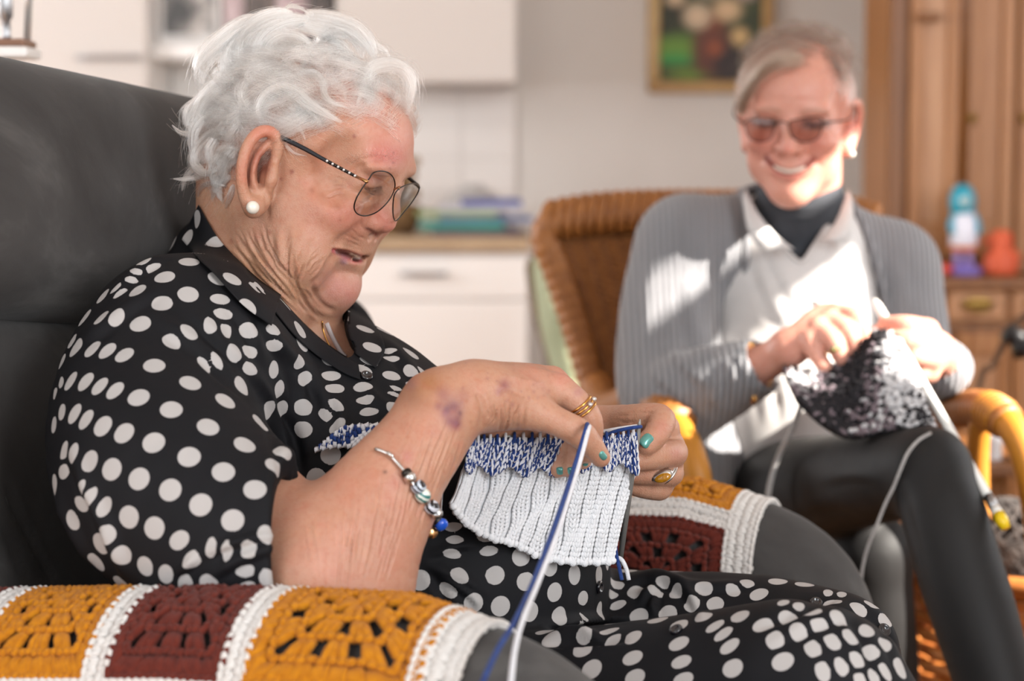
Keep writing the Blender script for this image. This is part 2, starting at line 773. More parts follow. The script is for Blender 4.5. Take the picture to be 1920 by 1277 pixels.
def smooth_line(P, it=6):
    P = P.copy()
    for _ in range(it):
        P[1:-1] = P[1:-1] * .4 + .3 * (P[:-2] + P[2:])
    return P


def garment(sc, cell, lo, hi, it=2):
    V, Q = sc.mesh(cell, lo, hi)
    return Skin(relax(V, Q, it), Q)


# ================================================================== the room
M_WALL = mottled('wall_paint', '#dcd6d0', '#d6cfc8', 3, 0.85, 0.05, 60)
M_WHITE = mat('white_lacquer', '#efece9', 0.35)
M_CUP = mat('greige_lacquer', '#cdc4bd', 0.4)
M_FLOOR = mottled('oak_floor', '#a47a52', '#8a6240', 6, 0.45, 0.1, 40, (1, 8, 1))


def slab(name, lo, hi, m, parent=None, bev=0.0, kind='structure'):
    o = MB().box(lo, hi, bev).build(name, m, parent, smooth=False)
    if kind and parent is None:
        o['kind'] = kind
    return o


XR, XL, YB, ZC = 1.75, -2.6, 5.45, 2.55
slab('floor', (XL, -0.6, -0.08), (XR, YB, 0.0), M_FLOOR)
slab('ceiling', (XL, -0.6, ZC), (XR, YB, ZC + 0.1), M_WALL)
slab('wall_back', (XL, YB, 0), (XR, YB + 0.12, ZC), M_WALL)
wl_ = MB()
for lo, hi in (((0.9, 0), (3.0, ZC)), ((4.2, 0), (YB, ZC)), ((3.0, 0), (4.2, 0.95)), ((3.0, 2.15), (4.2, ZC))):  # opening invented so the added kitchen fill comes through the wall
    wl_.box((XL - .12, lo[0], lo[1]), (XL, hi[0], hi[1]))
wl_.build('wall_left', M_WALL, smooth=False)['kind'] = 'structure'
wl_ = MB()
for lo, hi in (((3.0, .95), (4.2, 1.0)), ((3.0, 2.1), (4.2, 2.15)), ((3.0, .95), (3.05, 2.15)), ((4.15, .95), (4.2, 2.15)), ((3.58, .95), (3.62, 2.15))):
    wl_.box((XL - .07, lo[0], lo[1]), (XL - .02, hi[0], hi[1]))
wl_.build('window_3', M_WHITE, smooth=False)['kind'] = 'structure'  # invented frame in the opening made for the fill lamp
# the wall with the assumed windows: piers, sill and lintel in one mesh
WINS = [(1.50, 1.97), (2.45, 3.45)]  # assumed openings out of view, sized to place the sun patches
Z0, Z1 = 0.85, 2.145
mb = MB()
ys = [-0.6] + [y for p in WINS for y in p] + [YB]
for i in range(0, len(ys), 2):
    mb.box((XR, ys[i], 0), (XR + 0.2, ys[i + 1], ZC))
for a, b in WINS:
    mb.box((XR, a, 0), (XR + 0.2, b, Z0))
    mb.box((XR, a, Z1), (XR + 0.2, b, ZC))
mb.build('wall_right', M_WALL, smooth=False)['kind'] = 'structure'
for i, (a, b) in enumerate(WINS):
    f = MB()
    for lo, hi in (((a, Z0), (b, Z0 + .05)), ((a, Z1 - .05), (b, Z1)), ((a, Z0), (a + .05, Z1)), ((b - .05, Z0), (b, Z1)), ((a, 1.95), (b, 2.0))):
        f.box((XR + 0.08, lo[0], lo[1]), (XR + 0.13, hi[0], hi[1]))
    f.build('window_%d' % (i + 1), M_WHITE, smooth=False)['kind'] = 'structure'  # assumed frames; crossbar set for the band of shade it casts
slab('baseboard_back', (XL, YB - 0.015, 0), (XR, YB, 0.09), M_WHITE)
# ================================================================== elderly woman: skin
def skin_material(name, bump=0.25):
    m = mat(name, '#c08a74', 0.42)
    t = NT(m)
    vc = t.n('VertexColor', _layer_name='tint')
    v = t.coord('Object')
    f1 = t.noise(v, 55, 4, 0.6)
    f2 = t.noise(v, 260, 3, 0.6)
    mul = t.n('Mix', _data_type='RGBA', _blend_type='MULTIPLY')
    mul.inputs[0].default_value = 0.55
    t.l(vc.outputs[0], mul.inputs[6])
    t.l(t.ramp(f1, [(0.3, (1.0, 0.84, 0.8, 1)), (0.5, (1, 1, 1, 1)), (0.72, (1.0, 0.97, 0.88, 1))]), mul.inputs[7])
    mul2 = t.n('Mix', _data_type='RGBA', _blend_type='MULTIPLY')
    mul2.inputs[0].default_value = 0.4
    t.l(mul.outputs[2], mul2.inputs[6])
    t.l(t.ramp(f2, [(0.35, (0.9, 0.72, 0.66, 1)), (0.55, (1, 1, 1, 1))]), mul2.inputs[7])
    t.l(mul2.outputs[2], t.b.inputs['Base Color'])
    t.b.inputs['Subsurface Weight'].default_value = 0.22
    t.b.inputs['Subsurface Radius'].default_value = (1.0, 0.35, 0.2)
    t.b.inputs['Subsurface Scale'].default_value = 0.004
    t.b.inputs['Specular IOR Level'].default_value = 0.4
    h = t.n('Math', _operation='ADD')
    t.l(t.noise(v, 420, 3, 0.6), h.inputs[0])
    vo = t.n('TexVoronoi')
    vo.inputs['Scale'].default_value = 900
    t.l(v, vo.inputs['Vector'])
    t.l(vo.outputs[0], h.inputs[1])
    t.bump(h.outputs[0], bump, 0.0012)
    return m


M_SKIN = skin_material('aged_skin')
WO = A(510, 325, 1.68) - headframe(20, 22)[1] * 0.072
WF, WR, WU = headframe(20, 22, 2.5)
sc = Sculpt().frame(WO, WF, WR, WU, 0.001)
# cranium and face masses, millimetres in the head's own frame (forward, right, up)
sc.ell((-10, 0, 28), (86, 73, 66), 1)
sc.ell((31, 0, 44), (44, 60, 46), 20)
sc.ell((30, 0, -22), (49, 58, 62), 18)
for s_ in (1, -1):
    sc.ell((66, s_ * 26, 33), (13, 27, 9), 12)                # brow
    sc.ell((46, s_ * 40, -16), (29, 25, 24), 14)              # cheek
    sc.ell((32, s_ * 44, -58), (34, 22, 34), 18)              # jowl
    sc.ell((8, s_ * 52, -40), (30, 18, 40), 18)               # jaw angle
    sc.ell((52, s_ * 60, 22), (20, 12, 26), 14, -1)           # temple hollow
    sc.ell((88, s_ * 33, 17), (17, 20, 10), 8, -1)            # socket
    sc.ell((60.5, s_ * 33, 15), (13.5, 14, 12.5), 3)          # eye under its lids
    sc.ell((66, s_ * 34, -1), (9, 15, 5.5), 6)                # bag
sc.ell((51, 0, -44), (22, 31, 22), 12)                        # mouth mound
sc.ell((60, 0, -81), (20, 25, 20), 10)                        # chin
sc.ell((46, 0, -90), (22, 30, 16), 12)
sc.chain([(70, 0, 30), (78, 0, 14), (82, 0, -2), (81, 0, -11)], [8.5, 8.0, 9.5, 11.5], 8, kin=4)
for s_ in (1, -1):
    sc.ell((73, s_ * 12.5, -15), (13, 8.5, 9.5), 5)           # nose wing
    sc.ell((79, s_ * 7, -27), (6.5, 3.6, 5), 2, -1)           # nostril
sc.ell((68.5, 0, -43), (8, 22, 5.5), 5)                       # upper lip
sc.ell((68, 0, -57), (8, 20, 6), 5)                   # lower lip
sc.chain([(57, 27, -48), (66, 18, -50), (73, 9, -50), (75, 0, -49.5), (73, -9, -50), (66, -18, -50)], [1.2, 2.4, 3.2, 3.4, 3.2, 1.6], 2.5, -1, n=14)
for q in sc.p:                                                # blends above are in millimetres
    pass
sc.p = [(q[0], q[1], q[2] * 0.001) + (q[3:] if q[0] != 'h' else (q[3], q[4], q[5] * (.001 if q[5] > .1 else 1))) for q in sc.p]
sc.frame()
# ear on the near side
EY = 1.672
ear = lambda x, y, dy=0.0: A(x, y, EY + dy)
sc.chain([ear(500, 330, .004), ear(516, 300, .002), ear(521, 266, 0), ear(506, 247, -.004), ear(483, 250, -.010), ear(463, 276, -.015), ear(453, 314, -.016), ear(454, 350, -.012), ear(462, 376, -.008), ear(474, 392, -.005)],
         [.0032, .0045, .005, .0052, .0052, .005, .0048, .005, .0058, .0075], 0.005, n=26, raw=True)
sc.chain([ear(478, 386, -.004), ear(490, 380, -.001), ear(496, 366, .002)], [.0082, .0075, .0055], 0.006, n=8, raw=True)
pl = [ear(508, 275, .010), ear(480, 280, .004), ear(470, 320, .002), ear(474, 360, .002), ear(492, 365, .006), ear(506, 300, .012)]
sc.chain(pl, [.006, .006, .0055, .0055, .006, .006], 0.006, n=20, raw=True)
sc.chain([ear(502, 268, .000), ear(486, 290, -.004), ear(477, 318, -.006), ear(478, 344, -.004), ear(488, 360, -.001)], [.003, .0038, .004, .0038, .004], 0.004, n=16, raw=True)
sc.chain([ear(497, 300, -.006), ear(493, 325, -.006), ear(495, 345, -.004)], [.004, .006, .0045], 0.004, -1, n=8, raw=True)
sc.chain([ear(512, 318, -.002), ear(509, 338, -.003), ear(505, 352, -.002)], [.005, .0055, .004], 0.005, n=6, raw=True)
# neck and the wattle under the chin
sc.chain(AA([(490, 330, 1.76), (482, 440, 1.765), (470, 560, 1.76), (440, 720, 1.76)]), [.057, .055, .062, .07], 0.03, n=10, raw=True)
sc.chain(AA([(600, 520, 1.742), (562, 575, 1.748), (552, 640, 1.75), (560, 720, 1.74)]), [.034, .034, .038, .04], 0.012, n=8, raw=True)
sc.chain(AA([(560, 480, 1.69), (530, 540, 1.70), (520, 600, 1.70)]), [.022, .022, .02], 0.02, n=6, raw=True)
# upper chest, seen in the open collar
sc.chain(AA([(560, 650, 1.750), (620, 690, 1.752), (660, 740, 1.745)]), [.034, .040, .04], .012, n=6, raw=True)
# trunk inside the dress
sc.chain(AA([(430, 720, 1.77), (440, 850, 1.78), (520, 980, 1.77)]), [.07, .10, .12], 0.04, n=6, raw=True)
for a, b in (((430, 720, 1.77), (300, 770, 1.60)), ((430, 720, 1.77), (600, 800, 1.95))):
    sc.cap(A(*a), A(*b), .055, .05, 0.04, raw=True)
# right arm (nearest): upper arm inside the sleeve, forearm, wrist
sc.chain(AA([(300, 770, 1.60), (450, 950, 1.50), (600, 1075, 1.445)]), [.055, .05, .046], 0.02, n=8, raw=True)
sc.chain(AA([(606, 1085, 1.443), (655, 1010, 1.452), (715, 925, 1.468), (775, 850, 1.485), (828, 775, 1.50)]), [.049, .0455, .0395, .0345, .0315], 0.02, n=14, raw=True)
sc.chain(AA([(690, 1120, 1.44), (720, 1030, 1.45), (755, 960, 1.462)]), [.034, .026, .02], 0.02, n=8, raw=True)
sc.chain(AA([(825, 765, 1.50), (862, 741, 1.505), (905, 742, 1.512)]), [.029, .0235, .024], 0.012, n=8, raw=True)
# back of the right hand and its fingers: little finger nearest the camera, then ring, middle, index; thumb below
def H(*p):
    return AA(p)
sc.chain(H((890, 742, 1.512), (960, 748, 1.522), (1005, 772, 1.522)), [.024, .020, .0135], 0.012, n=8, raw=True)
sc.chain(H((890, 738, 1.520), (980, 728, 1.540), (1045, 730, 1.548)), [.022, .018, .0125], 0.012, n=8, raw=True)
sc.chain(H((890, 738, 1.530), (980, 718, 1.560), (1035, 716, 1.572)), [.021, .016, .012], 0.012, n=8, raw=True)
sc.chain(H((885, 742, 1.535), (970, 725, 1.578), (1020, 722, 1.595)), [.020, .015, .012], 0.012, n=8, raw=True)
sc.ell(A(930, 765, 1.535), (.042, .028, .016), 0.012)
K = 0.004
sc.chain(H((1005, 772, 1.522), (1050, 793, 1.519), (1086, 812, 1.520), (1108, 834, 1.526), (1126, 858, 1.532)), [.0135, .0112, .0115, .0095, .0078], K, n=14, raw=True)
sc.chain(H((1045, 730, 1.548), (1078, 752, 1.546), (1103, 785, 1.548), (1108, 818, 1.556), (1102, 850, 1.566)), [.0128, .0112, .011, .0095, .0082], K, n=14, raw=True)
sc.chain(H((1035, 716, 1.572), (1068, 745, 1.578), (1082, 790, 1.578), (1076, 840, 1.574), (1070, 876, 1.570)), [.012, .0112, .011, .0098, .0085], K, n=14, raw=True)
sc.chain(H((1020, 722, 1.595), (1050, 752, 1.600), (1056, 800, 1.592), (1048, 845, 1.580), (1044, 876, 1.574)), [.012, .011, .011, .0098, .0088], K, n=14, raw=True)
sc.chain(H((905, 775, 1.545), (960, 800, 1.565), (1020, 822, 1.575), (1070, 832, 1.580), (1092, 862, 1.582)), [.018, .0145, .012, .0105, .008], K, n=14, raw=True)
# lower legs under the hem, out of the picture
for lx_, ly_ in ((1545, 1.43), (1545, 1.63)):
    k0, k1 = A(lx_, 1500, ly_), A(lx_ + 10, 1800, ly_)
    sc.chain([k0, k1, np.array([k1[0] + .02, ly_, .09])], [.05, .05, .034], .02, n=7, raw=True)
# left arm behind, its wrist and hand
sc.chain(AA([(600, 800, 1.95), (660, 900, 1.98), (760, 960, 1.90)]), [.055, .05, .046], 0.02, n=8, raw=True)
sc.chain(AA([(760, 960, 1.90), (960, 860, 1.80), (1120, 812, 1.70)]), [.046, .036, .0205], 0.02, n=10, raw=True)
sc.chain(H((1120, 808, 1.70), (1180, 800, 1.682), (1243, 805, 1.672)), [.0205, .0180, .0145], 0.010, n=8, raw=True)
sc.chain(H((1125, 815, 1.70), (1195, 830, 1.690), (1256, 842, 1.680)), [.018, .0170, .0128], 0.010, n=8, raw=True)
sc.chain(H((1125, 822, 1.70), (1195, 860, 1.690), (1252, 878, 1.678)), [.018, .0165, .0125], 0.010, n=8, raw=True)
sc.chain(H((1125, 826, 1.70), (1190, 880, 1.690), (1236, 905, 1.674)), [.018, .0150, .012], 0.010, n=8, raw=True)
sc.chain(H((1150, 800, 1.69), (1195, 788, 1.662), (1238, 786, 1.646), (1232, 812, 1.630), (1211, 833, 1.620)), [.017, .0140, .0125, .0108, .0095], K, n=16, raw=True)
sc.chain(H((1256, 838, 1.678), (1264, 850, 1.660), (1246, 852, 1.644), (1212, 858, 1.630), (1178, 864, 1.622)), [.0125, .0118, .0115, .0108, .0093], K, n=16, raw=True)
sc.chain(H((1252, 880, 1.676), (1256, 888, 1.662), (1232, 886, 1.650), (1196, 886, 1.642), (1166, 884, 1.640)), [.0122, .0115, .0112, .0102, .0088], K, n=16, raw=True)
sc.chain(H((1236, 908, 1.672), (1236, 916, 1.662), (1208, 914, 1.655), (1178, 908, 1.650)), [.0116, .0104, .0095, .0082], K, n=14, raw=True)
V, Q = sc.mesh(0.00145, (-.50, 1.30, .06), (.42, 2.10, 1.24))
V = relax(V, Q, 2)
sk = Skin(V, Q, '#b58870')
# wrinkles, folds and colour of her skin, worked into the sculpted surface
def z1(pts):
    return [(300 + .3288 * x, .3288 * y) for x, y in pts]


def z2(pts):
    return [(400 + .3288 * x, 300 + .3288 * y) for x, y in pts]


def family(k, a, b, n, w, mm, jit=3, ys=None, seed=1):
    r_ = np.random.default_rng(seed)
    A_, B_ = spline(a, 12), spline(b, 12)
    for i in range(n):
        t_ = (i + r_.uniform(.2, .8)) / n
        C_ = A_ * (1 - t_) + B_ * t_ + np.cumsum(r_.normal(0, jit * .35, (12, 2)), 0)
        s0 = r_.integers(0, 5)
        s1 = r_.integers(7, 12)
        C_ = C_[s0:s1 + 1]
        k.crease(C_[::2], w * r_.uniform(.7, 1.4), mm * 1.7 * r_.uniform(.4, 1.3), ys, lip=.35)


HY = (1.55, 1.85)
# mouth, chin and cheek folds
sk.crease(z2([(672, 512), (700, 516), (760, 522), (850, 558)]), 2.5, -1.6, HY)
sk.crease(z2([(700, 524), (760, 545), (830, 570)]), 4, -2.2, HY)
sk.crease(z2([(690, 500), (760, 505), (860, 545)]), 4, 1.0, HY)
sk.crease(z2([(720, 572), (780, 592), (835, 594)]), 4.5, 1.2, HY)
sk.crease(z2([(690, 520), (656, 590), (620, 660), (560, 720)]), 6, -2.2, HY, lip=.3)
sk.crease(z2([(560, 700), (585, 780), (640, 840), (700, 862)]), 5, -2.0, HY, lip=.3)
sk.crease(z2([(840, 350), (800, 400), (730, 450), (680, 500)]), 7, -1.6, HY, lip=.3)
sk.crease(z2([(690, 655), (750, 640), (835, 655)]), 7, -1.4, HY)
sk.crease(z2([(842, 330), (850, 380), (890, 405), (930, 420)]), 3, -1.2, HY)
sk.crease(z2([(640, 330), (560, 430), (500, 560), (470, 700)]), 8, -1.0, HY)
sk.crease(z2([(420, 380), (415, 500), (440, 640), (520, 760)]), 7, -1.5, HY, lip=.4)
sk.crease(z2([(330, 420), (350, 540), (420, 680), (540, 850)]), 6, -1.4, HY, lip=.4)
sk.crease(z2([(300, 130), (305, 240), (315, 360)]), 5, -1.2, HY)
family(sk, z2([(300, 300), (330, 480), (420, 640), (560, 860)]), z2([(60, 420), (160, 560), (330, 740), (560, 920)]), 22, 2.6, -.75, 3, HY, 2)
family(sk, z2([(560, 520), (520, 620), (480, 720), (500, 800)]), z2([(420, 420), (400, 560), (440, 700), (540, 850)]), 13, 2.4, -.65, 3, HY, 3)
family(sk, z2([(460, 700), (540, 760), (600, 860), (640, 910)]), z2([(400, 640), (480, 800), (560, 880), (620, 930)]), 9, 2.4, -.7, 2, HY, 4)
family(sk, z2([(640, 560), (600, 620), (580, 680)]), z2([(600, 500), (540, 560), (500, 640)]), 7, 2.2, -.4, 3, HY, 5)
family(sk, z1([(1070, 1000), (1020, 985), (950, 950)]), z1([(1050, 1120), (1000, 1120), (920, 1150)]), 8, 2.0, -.5, 2, HY, 6)
family(sk, z1([(930, 700), (1080, 640), (1250, 640), (1400, 690)]), z1([(900, 820), (1050, 780), (1250, 760), (1400, 800)]), 5, 3.0, -.22, 3, HY, 7)
family(sk, z2([(700, 470), (770, 480), (850, 520)]), z2([(760, 380), (830, 430), (900, 470)]), 7, 2.0, -.3, 2, HY, 8)
sk.crease(z1([(1085, 1000), (1120, 960), (1200, 930), (1300, 930)]), 5, -1.4, HY)        # under the brow
sk.crease(z1([(1150, 1060), (1200, 1082), (1260, 1070)]), 2.2, -1.0, HY)                 # lowered lid
sk.crease(z1([(1110, 1120), (1180, 1150), (1260, 1120)]), 4, -1.0, HY)                   # bag
# forearm and wrist
AY = (1.38, 1.60)
AM = 1.0
family(sk, [(560, 960), (575, 1020), (585, 1110)], [(770, 960), (745, 1030), (720, 1110)], 30, 2.0, -.62, 3, AY, 11)
family(sk, [(640, 890), (650, 960), (640, 1050)], [(830, 870), (800, 960), (770, 1040)], 20, 2.0, -.55, 3, AY, 12)
family(sk, [(770, 770), (740, 850), (720, 930)], [(890, 800), (860, 880), (830, 950)], 18, 2.0, -.55, 3, AY, 13)
family(sk, [(905, 740), (912, 775), (908, 812)], [(1000, 770), (990, 800), (975, 815)], 12, 2.4, -1.0, 2, (1.40, 1.56), 14)
sk.crease([(893, 735), (905, 765), (903, 805)], 6, -1.6, (1.40, 1.56), lip=.4)
for p in ([(920, 700), (980, 712), (1030, 722)], [(930, 725), (985, 742), (1020, 765)], [(915, 715), (960, 735), (1000, 760)]):
    sk.crease(p, 5, .7, (1.4, 1.6))                                                        # tendons
for cx, cy in ((1050, 793), (1088, 812), (1080, 755), (1104, 786)):
    for d in (-5, 0, 5):
        sk.crease([(cx + d, cy - 11), (cx + d - 3, cy), (cx + d - 8, cy + 9)], 1.6, -.4, (1.4, 1.6))
for cx, cy in ((1238, 786), (1246, 852), (1262, 850), (1240, 886), (1212, 914), (1228, 815)):
    for d in (-5, 1, 6):
        sk.crease([(cx + d, cy - 13), (cx + d + 2, cy), (cx + d, cy + 12)], 1.7, -.4, (1.58, 1.72))
family(sk, [(1130, 780), (1190, 772), (1240, 775)], [(1130, 800), (1180, 800), (1210, 800)], 7, 2.0, -.4, 2, (1.58, 1.75), 15)
sk.apply()
# colour
for p, w_, c, a in ((z1([(1300, 800), (1380, 780)]), 46, '#cd8d80', .6), (z1([(1250, 880), (1340, 900)]), 22, '#b9605c', .6), (z2([(960, 330), (1020, 400)]), 22, '#c67a6e', .65), (z2([(800, 340), (740, 330)]), 34, '#c9796a', .5),
                    (z2([(640, 280), (560, 330)]), 40, '#bd7d6c', .4), (z2([(700, 720), (780, 760)]), 32, '#cf8f87', .6), (z1([(900, 900), (860, 1080)]), 26, '#b67a62', .5), (z1([(1040, 420), (1200, 560)]), 50, '#d09a90', .5),
                    (z2([(200, 600), (380, 760)]), 34, '#c79a78', .5), (z2([(480, 560), (460, 720)]), 28, '#b98a6c', .45), (z1([(540, 900), (480, 1000)]), 22, '#c57867', .5), (z1([(560, 760), (620, 740)]), 22, '#c3705f', .5),
                    (z1([(590, 900), (600, 960)]), 14, '#7d3d33', .6), (z1([(300, 1000), (340, 1150)]), 34, '#cfa184', .6)):
    sk.tint(p, w_, c, a, HY)
for p, w_ in (([(560, 960), (640, 1060), (700, 1110)], 70), ([(640, 900), (720, 960), (760, 1060)], 60), ([(780, 780), (740, 860)], 60)):
    sk.tint(p, w_, '#b3806a', .75, (1.36, 1.56))
sk.tint(z2([(690, 516), (740, 528), (800, 560), (838, 572)]), 5.0, '#5a1d22', .95, HY, 2)
sk.tint(z2([(690, 520), (740, 548), (800, 578), (835, 580)]), 4.5, '#b0484e', .8, HY, 1)
sk.tint(z2([(700, 512), (760, 517), (850, 545)]), 3.0, '#a95a55', .6, HY)
sk.tint(z2([(715, 526), (770, 545), (822, 566)]), 5.5, '#3a1014', .9, HY, 2)
sk.tint(z2([(790, 541), (832, 556)]), 2.2, '#c9b3a0', .85, HY)
sk.tint(z2([(735, 575), (745, 578)]), 6, '#9a7f9c', .5, HY)
for x, y, w_ in ((752, 975, 3.2), (1325, 925, 2), (1310, 960, 1.6), (1105, 775, 3), (1330, 870, 1.6), (690, 1020, 2)):
    sk.tint(z1([(x, y), (x + 4, y + 4)]), w_, '#7c3a3a', .75, HY)
for x, y, w_ in ((318, 408, 4), (440, 70, 3), (100, 460, 4), (560, 170, 5), (720, 340, 2)):
    sk.tint(z2([(x, y), (x + 4, y + 4)]), w_, '#8a4a38', .5, HY)
sk.tint(z1([(1150, 1055), (1200, 1078), (1260, 1068)]), 2.2, '#4a2a26', .85, HY)
sk.tint(z1([(1180, 1030), (1250, 1020)]), 9, '#b9746c', .5, HY)
sk.tint(z2([(880, 395), (930, 425)]), 4, '#6a2f2a', .75, HY)
# bruises and blotches on the arm and hand
r_ = np.random.default_rng(5)
for x, y, w_, c, a in ((800, 725, 36, '#9c683f', .8), (775, 745, 24, '#86604c', .5), (770, 720, 12, '#7a5560', .4), (830, 740, 16, '#84505a', .5), (845, 790, 12, '#6d3448', .7), (850, 765, 16, '#5a2640', .9), (856, 795, 9, '#5f2a44', .8), (838, 768, 7, '#4f2038', .7), (862, 775, 5, '#431a30', .8), (858, 782, 7, '#5a2a42', .75), (835, 775, 9, '#7c4458', .6), (822, 762, 8, '#7d4a4f', .6), (868, 740, 14, '#96605a', .5),
                       (853, 800, 8, '#8a4a5a', .5), (945, 722, 11, '#80424f', .7), (935, 735, 7, '#8a5060', .45), (880, 705, 26, '#ad7862', .4), (1000, 700, 30, '#bd7d6b', .45), (765, 855, 12, '#b06a66', .5), (722, 885, 3.4, '#3a1f22', .9), (740, 905, 16, '#b87a70', .4),
                       (1055, 705, 20, '#c37a6c', .5), (1085, 735, 10, '#9c6d80', .35), (1240, 800, 16, '#b87468', .45), (1270, 850, 14, '#a9736c', .45), (640, 1010, 30, '#c8917f', .4), (600, 1060, 34, '#cc9683', .4)):
    sk.tint((x, y), w_, c, a, (1.38, 1.75))
for i in range(46):
    t_ = r_.uniform(0, 1)
    x, y = 860 + 200 * t_ + r_.normal(0, 10), 735 + r_.normal(0, 26)
    sk.tint((x, y), r_.uniform(1.5, 4), ['#8a5a48', '#7e4654', '#9a6a50'][i % 3], r_.uniform(.2, .5), (1.38, 1.62))
for i in range(30):
    sk.tint((r_.uniform(560, 860), r_.uniform(720, 1100)), r_.uniform(1.5, 4), '#a5604f', r_.uniform(.2, .45), (1.38, 1.56))
for i in range(150):
    x, y = r_.uniform(455, 680), r_.uniform(300, 600)
    sk.tint((x, y), r_.uniform(2, 9), ['#a8765a', '#b9776a', '#9c6a4e', '#c08a6c'][i % 4], r_.uniform(.12, .38), HY)
for i in range(120):
    x, y = r_.uniform(540, 880), r_.uniform(700, 1110)
    sk.tint((x, y), r_.uniform(3, 14), ['#a4705a', '#bf7f70', '#c79a80'][i % 3], r_.uniform(.1, .35), (1.36, 1.56))
WBVH = BVHTree.FromPolygons([tuple(v) for v in sk.V], [tuple(q) for q in sk.Q.tolist()])
# ================================================================== grey armchair
def velour(name, c1, c2, c3):
    m = mat(name, c1, 0.85, **{'Sheen_Weight': 0.12, 'Sheen_Roughness': 0.4, 'Specular_IOR_Level': 0.12})
    t = NT(m)
    v = t.coord('Object')
    t.l(t.ramp(t.noise(v, 7, 5, 0.6, 0.6), [(0.3, c1), (0.55, c2), (0.75, c3)]), t.b.inputs['Base Color'])
    t.bump(t.noise(v, 700, 2), 0.15, 0.001)
    return m


M_VELOUR = velour('grey_velour', '#373534', '#454342', '#5f5d5b')
M_SEAM = mat('dark_seam', '#262628', 0.9)
CF, CL, CU = np.array([.927, -.375, 0]), np.array([.375, .927, 0]), np.array([0, 0, 1.0])
CO = np.array([-.177, 1.748, 0.0])                            # under the sitter's head


def ch(s, l, z):
    return CO + CF * s + CL * l + CU * z


tilt = math.radians(10)
BK = np.stack([CF * math.cos(tilt) + CU * math.sin(tilt), CL, CU * math.cos(tilt) - CF * math.sin(tilt)], 1)
armchair = empty('armchair', ch(0, 0, 0), math.atan2(-.375, .927))
tag(armchair, 'dark grey velour armchair the white-haired woman sits in', 'armchair')


def soft(name, fill, cell, lo, hi, it=3, sculpt=None, m=None, parent=None):
    s = Sculpt()
    fill(s)
    V, Q = s.mesh(cell, lo, hi)
    k = Skin(relax(V, Q, it), Q)
    if sculpt:
        sculpt(k)
    return k.build(name, m, parent)


ro = math.radians(5)
BH = np.stack([BK[:, 0], BK[:, 1] * math.cos(ro) - BK[:, 2] * math.sin(ro), BK[:, 2] * math.cos(ro) + BK[:, 1] * math.sin(ro)], 1)


def f_head(s):
    s.box(ch(-.235, 0, 1.058), (.075, .37, .112), .055, BH, .02)
    s.ell(ch(-.185, 0, 1.045), (.05, .34, .095), .04, rot=BH)


def s_head(k):
    for p, w_, a in (([(0, 300), (120, 330), (260, 300)], 60, -2), ([(200, 330), (300, 400), (320, 520)], 45, 3), ([(40, 480), (150, 500), (300, 470)], 40, 2.5), ([(120, 170), (240, 240), (330, 250)], 50, 2)):
        k.crease(p, w_, a)


LO, HI = (-.95, 1.1, .0), (.6, 2.4, 1.35)
soft('headrest', f_head, .007, LO, HI, 3, s_head, M_VELOUR, armchair)


def f_back(s):
    s.box(ch(-.215, 0, .675), (.085, .33, .315), .06, BK, .02)
    s.ell(ch(-.15, 0, .70), (.05, .28, .25), .05, rot=BK)
    for e in (-1, 1):
        s.box(ch(-.17, e * .36, .62), (.10, .055, .33), .05, BK, .02)


def s_back(k):
    k.crease([(0, 880), (30, 960), (70, 1040), (110, 1110)], 7, -4, lip=.5)
    k.crease([(0, 980), (25, 1040), (55, 1110)], 7, -4, lip=.5)
    k.fold([(20, 640), (120, 680), (160, 760)], 45, 3)


soft('backrest', f_back, .006, LO, HI, 3, s_back, M_VELOUR, armchair)
sm = MB()
sm.tube(spline(AA([(-10, 872, 1.435), (30, 965, 1.452), (70, 1045, 1.462), (112, 1118, 1.47)]), 20), .0016, 5)


def arm_fill(e):
    def fill(s):
        pts = [ch(t_, e * .345, z + (.010 if e < 0 else -.014)) for t_, z in ((-.30, .672), (-.1, .692), (.1, .712), (.25, .718), (.335, .702), (.375, .652), (.38, .56), (.36, .40))]
        s.chain(pts, [.062, .064, .064, .064, .062, .060, .058, .055], .03, n=26, raw=True)
        s.box(ch(.02, e * .345, .42), (.34, .055, .30), .045, np.stack([CF, CL, CU], 1), .02)
    return fill


for e in (-1, 1):
    soft('armrest', arm_fill(e), .006, LO, (HI[0], HI[1], HI[2]), 2, None, M_VELOUR, armchair)
soft('seat', lambda s: (s.box(ch(.10, 0, .40), (.33, .28, .10), .06, np.stack([CF, CL, CU], 1), .02), s.box(ch(.08, 0, .2), (.33, .29, .13), .03, np.stack([CF, CL, CU], 1), .02)), .012, LO, HI, 2, None, M_VELOUR, armchair)
for sx in (-.22, .36):
    for sy in (-.31, .31):
        MB().lathe([(.018, 0), (.024, .09)], ch(sx, sy, 0), 12).build('leg', M_SEAM, armchair)
# ================================================================== polka-dot dress
M_DRESS = mat('polka_dot_cloth', '#1b1b1f', 0.7, **{'Specular_IOR_Level': 0.16})
t = NT(M_DRESS)
at = t.n('Attribute', _attribute_name='dot')
lt = t.n('MapRange', _clamp=True)
lt.inputs['From Min'].default_value = 1.035
lt.inputs['From Max'].default_value = 0.965
t.l(at.outputs['Fac'], lt.inputs[0])
v = t.coord('Object')
dark = t.ramp(t.noise(v, 9, 3), [(0.35, '#111114'), (0.7, '#17171a')])
t.l(t.mix(lt.outputs[0], dark, '#a9a5a3'), t.b.inputs['Base Color'])
t.bump(t.noise(v, 900, 2), 0.12, 0.0006)

ds = Sculpt()
D_ = lambda *p: AA(p)
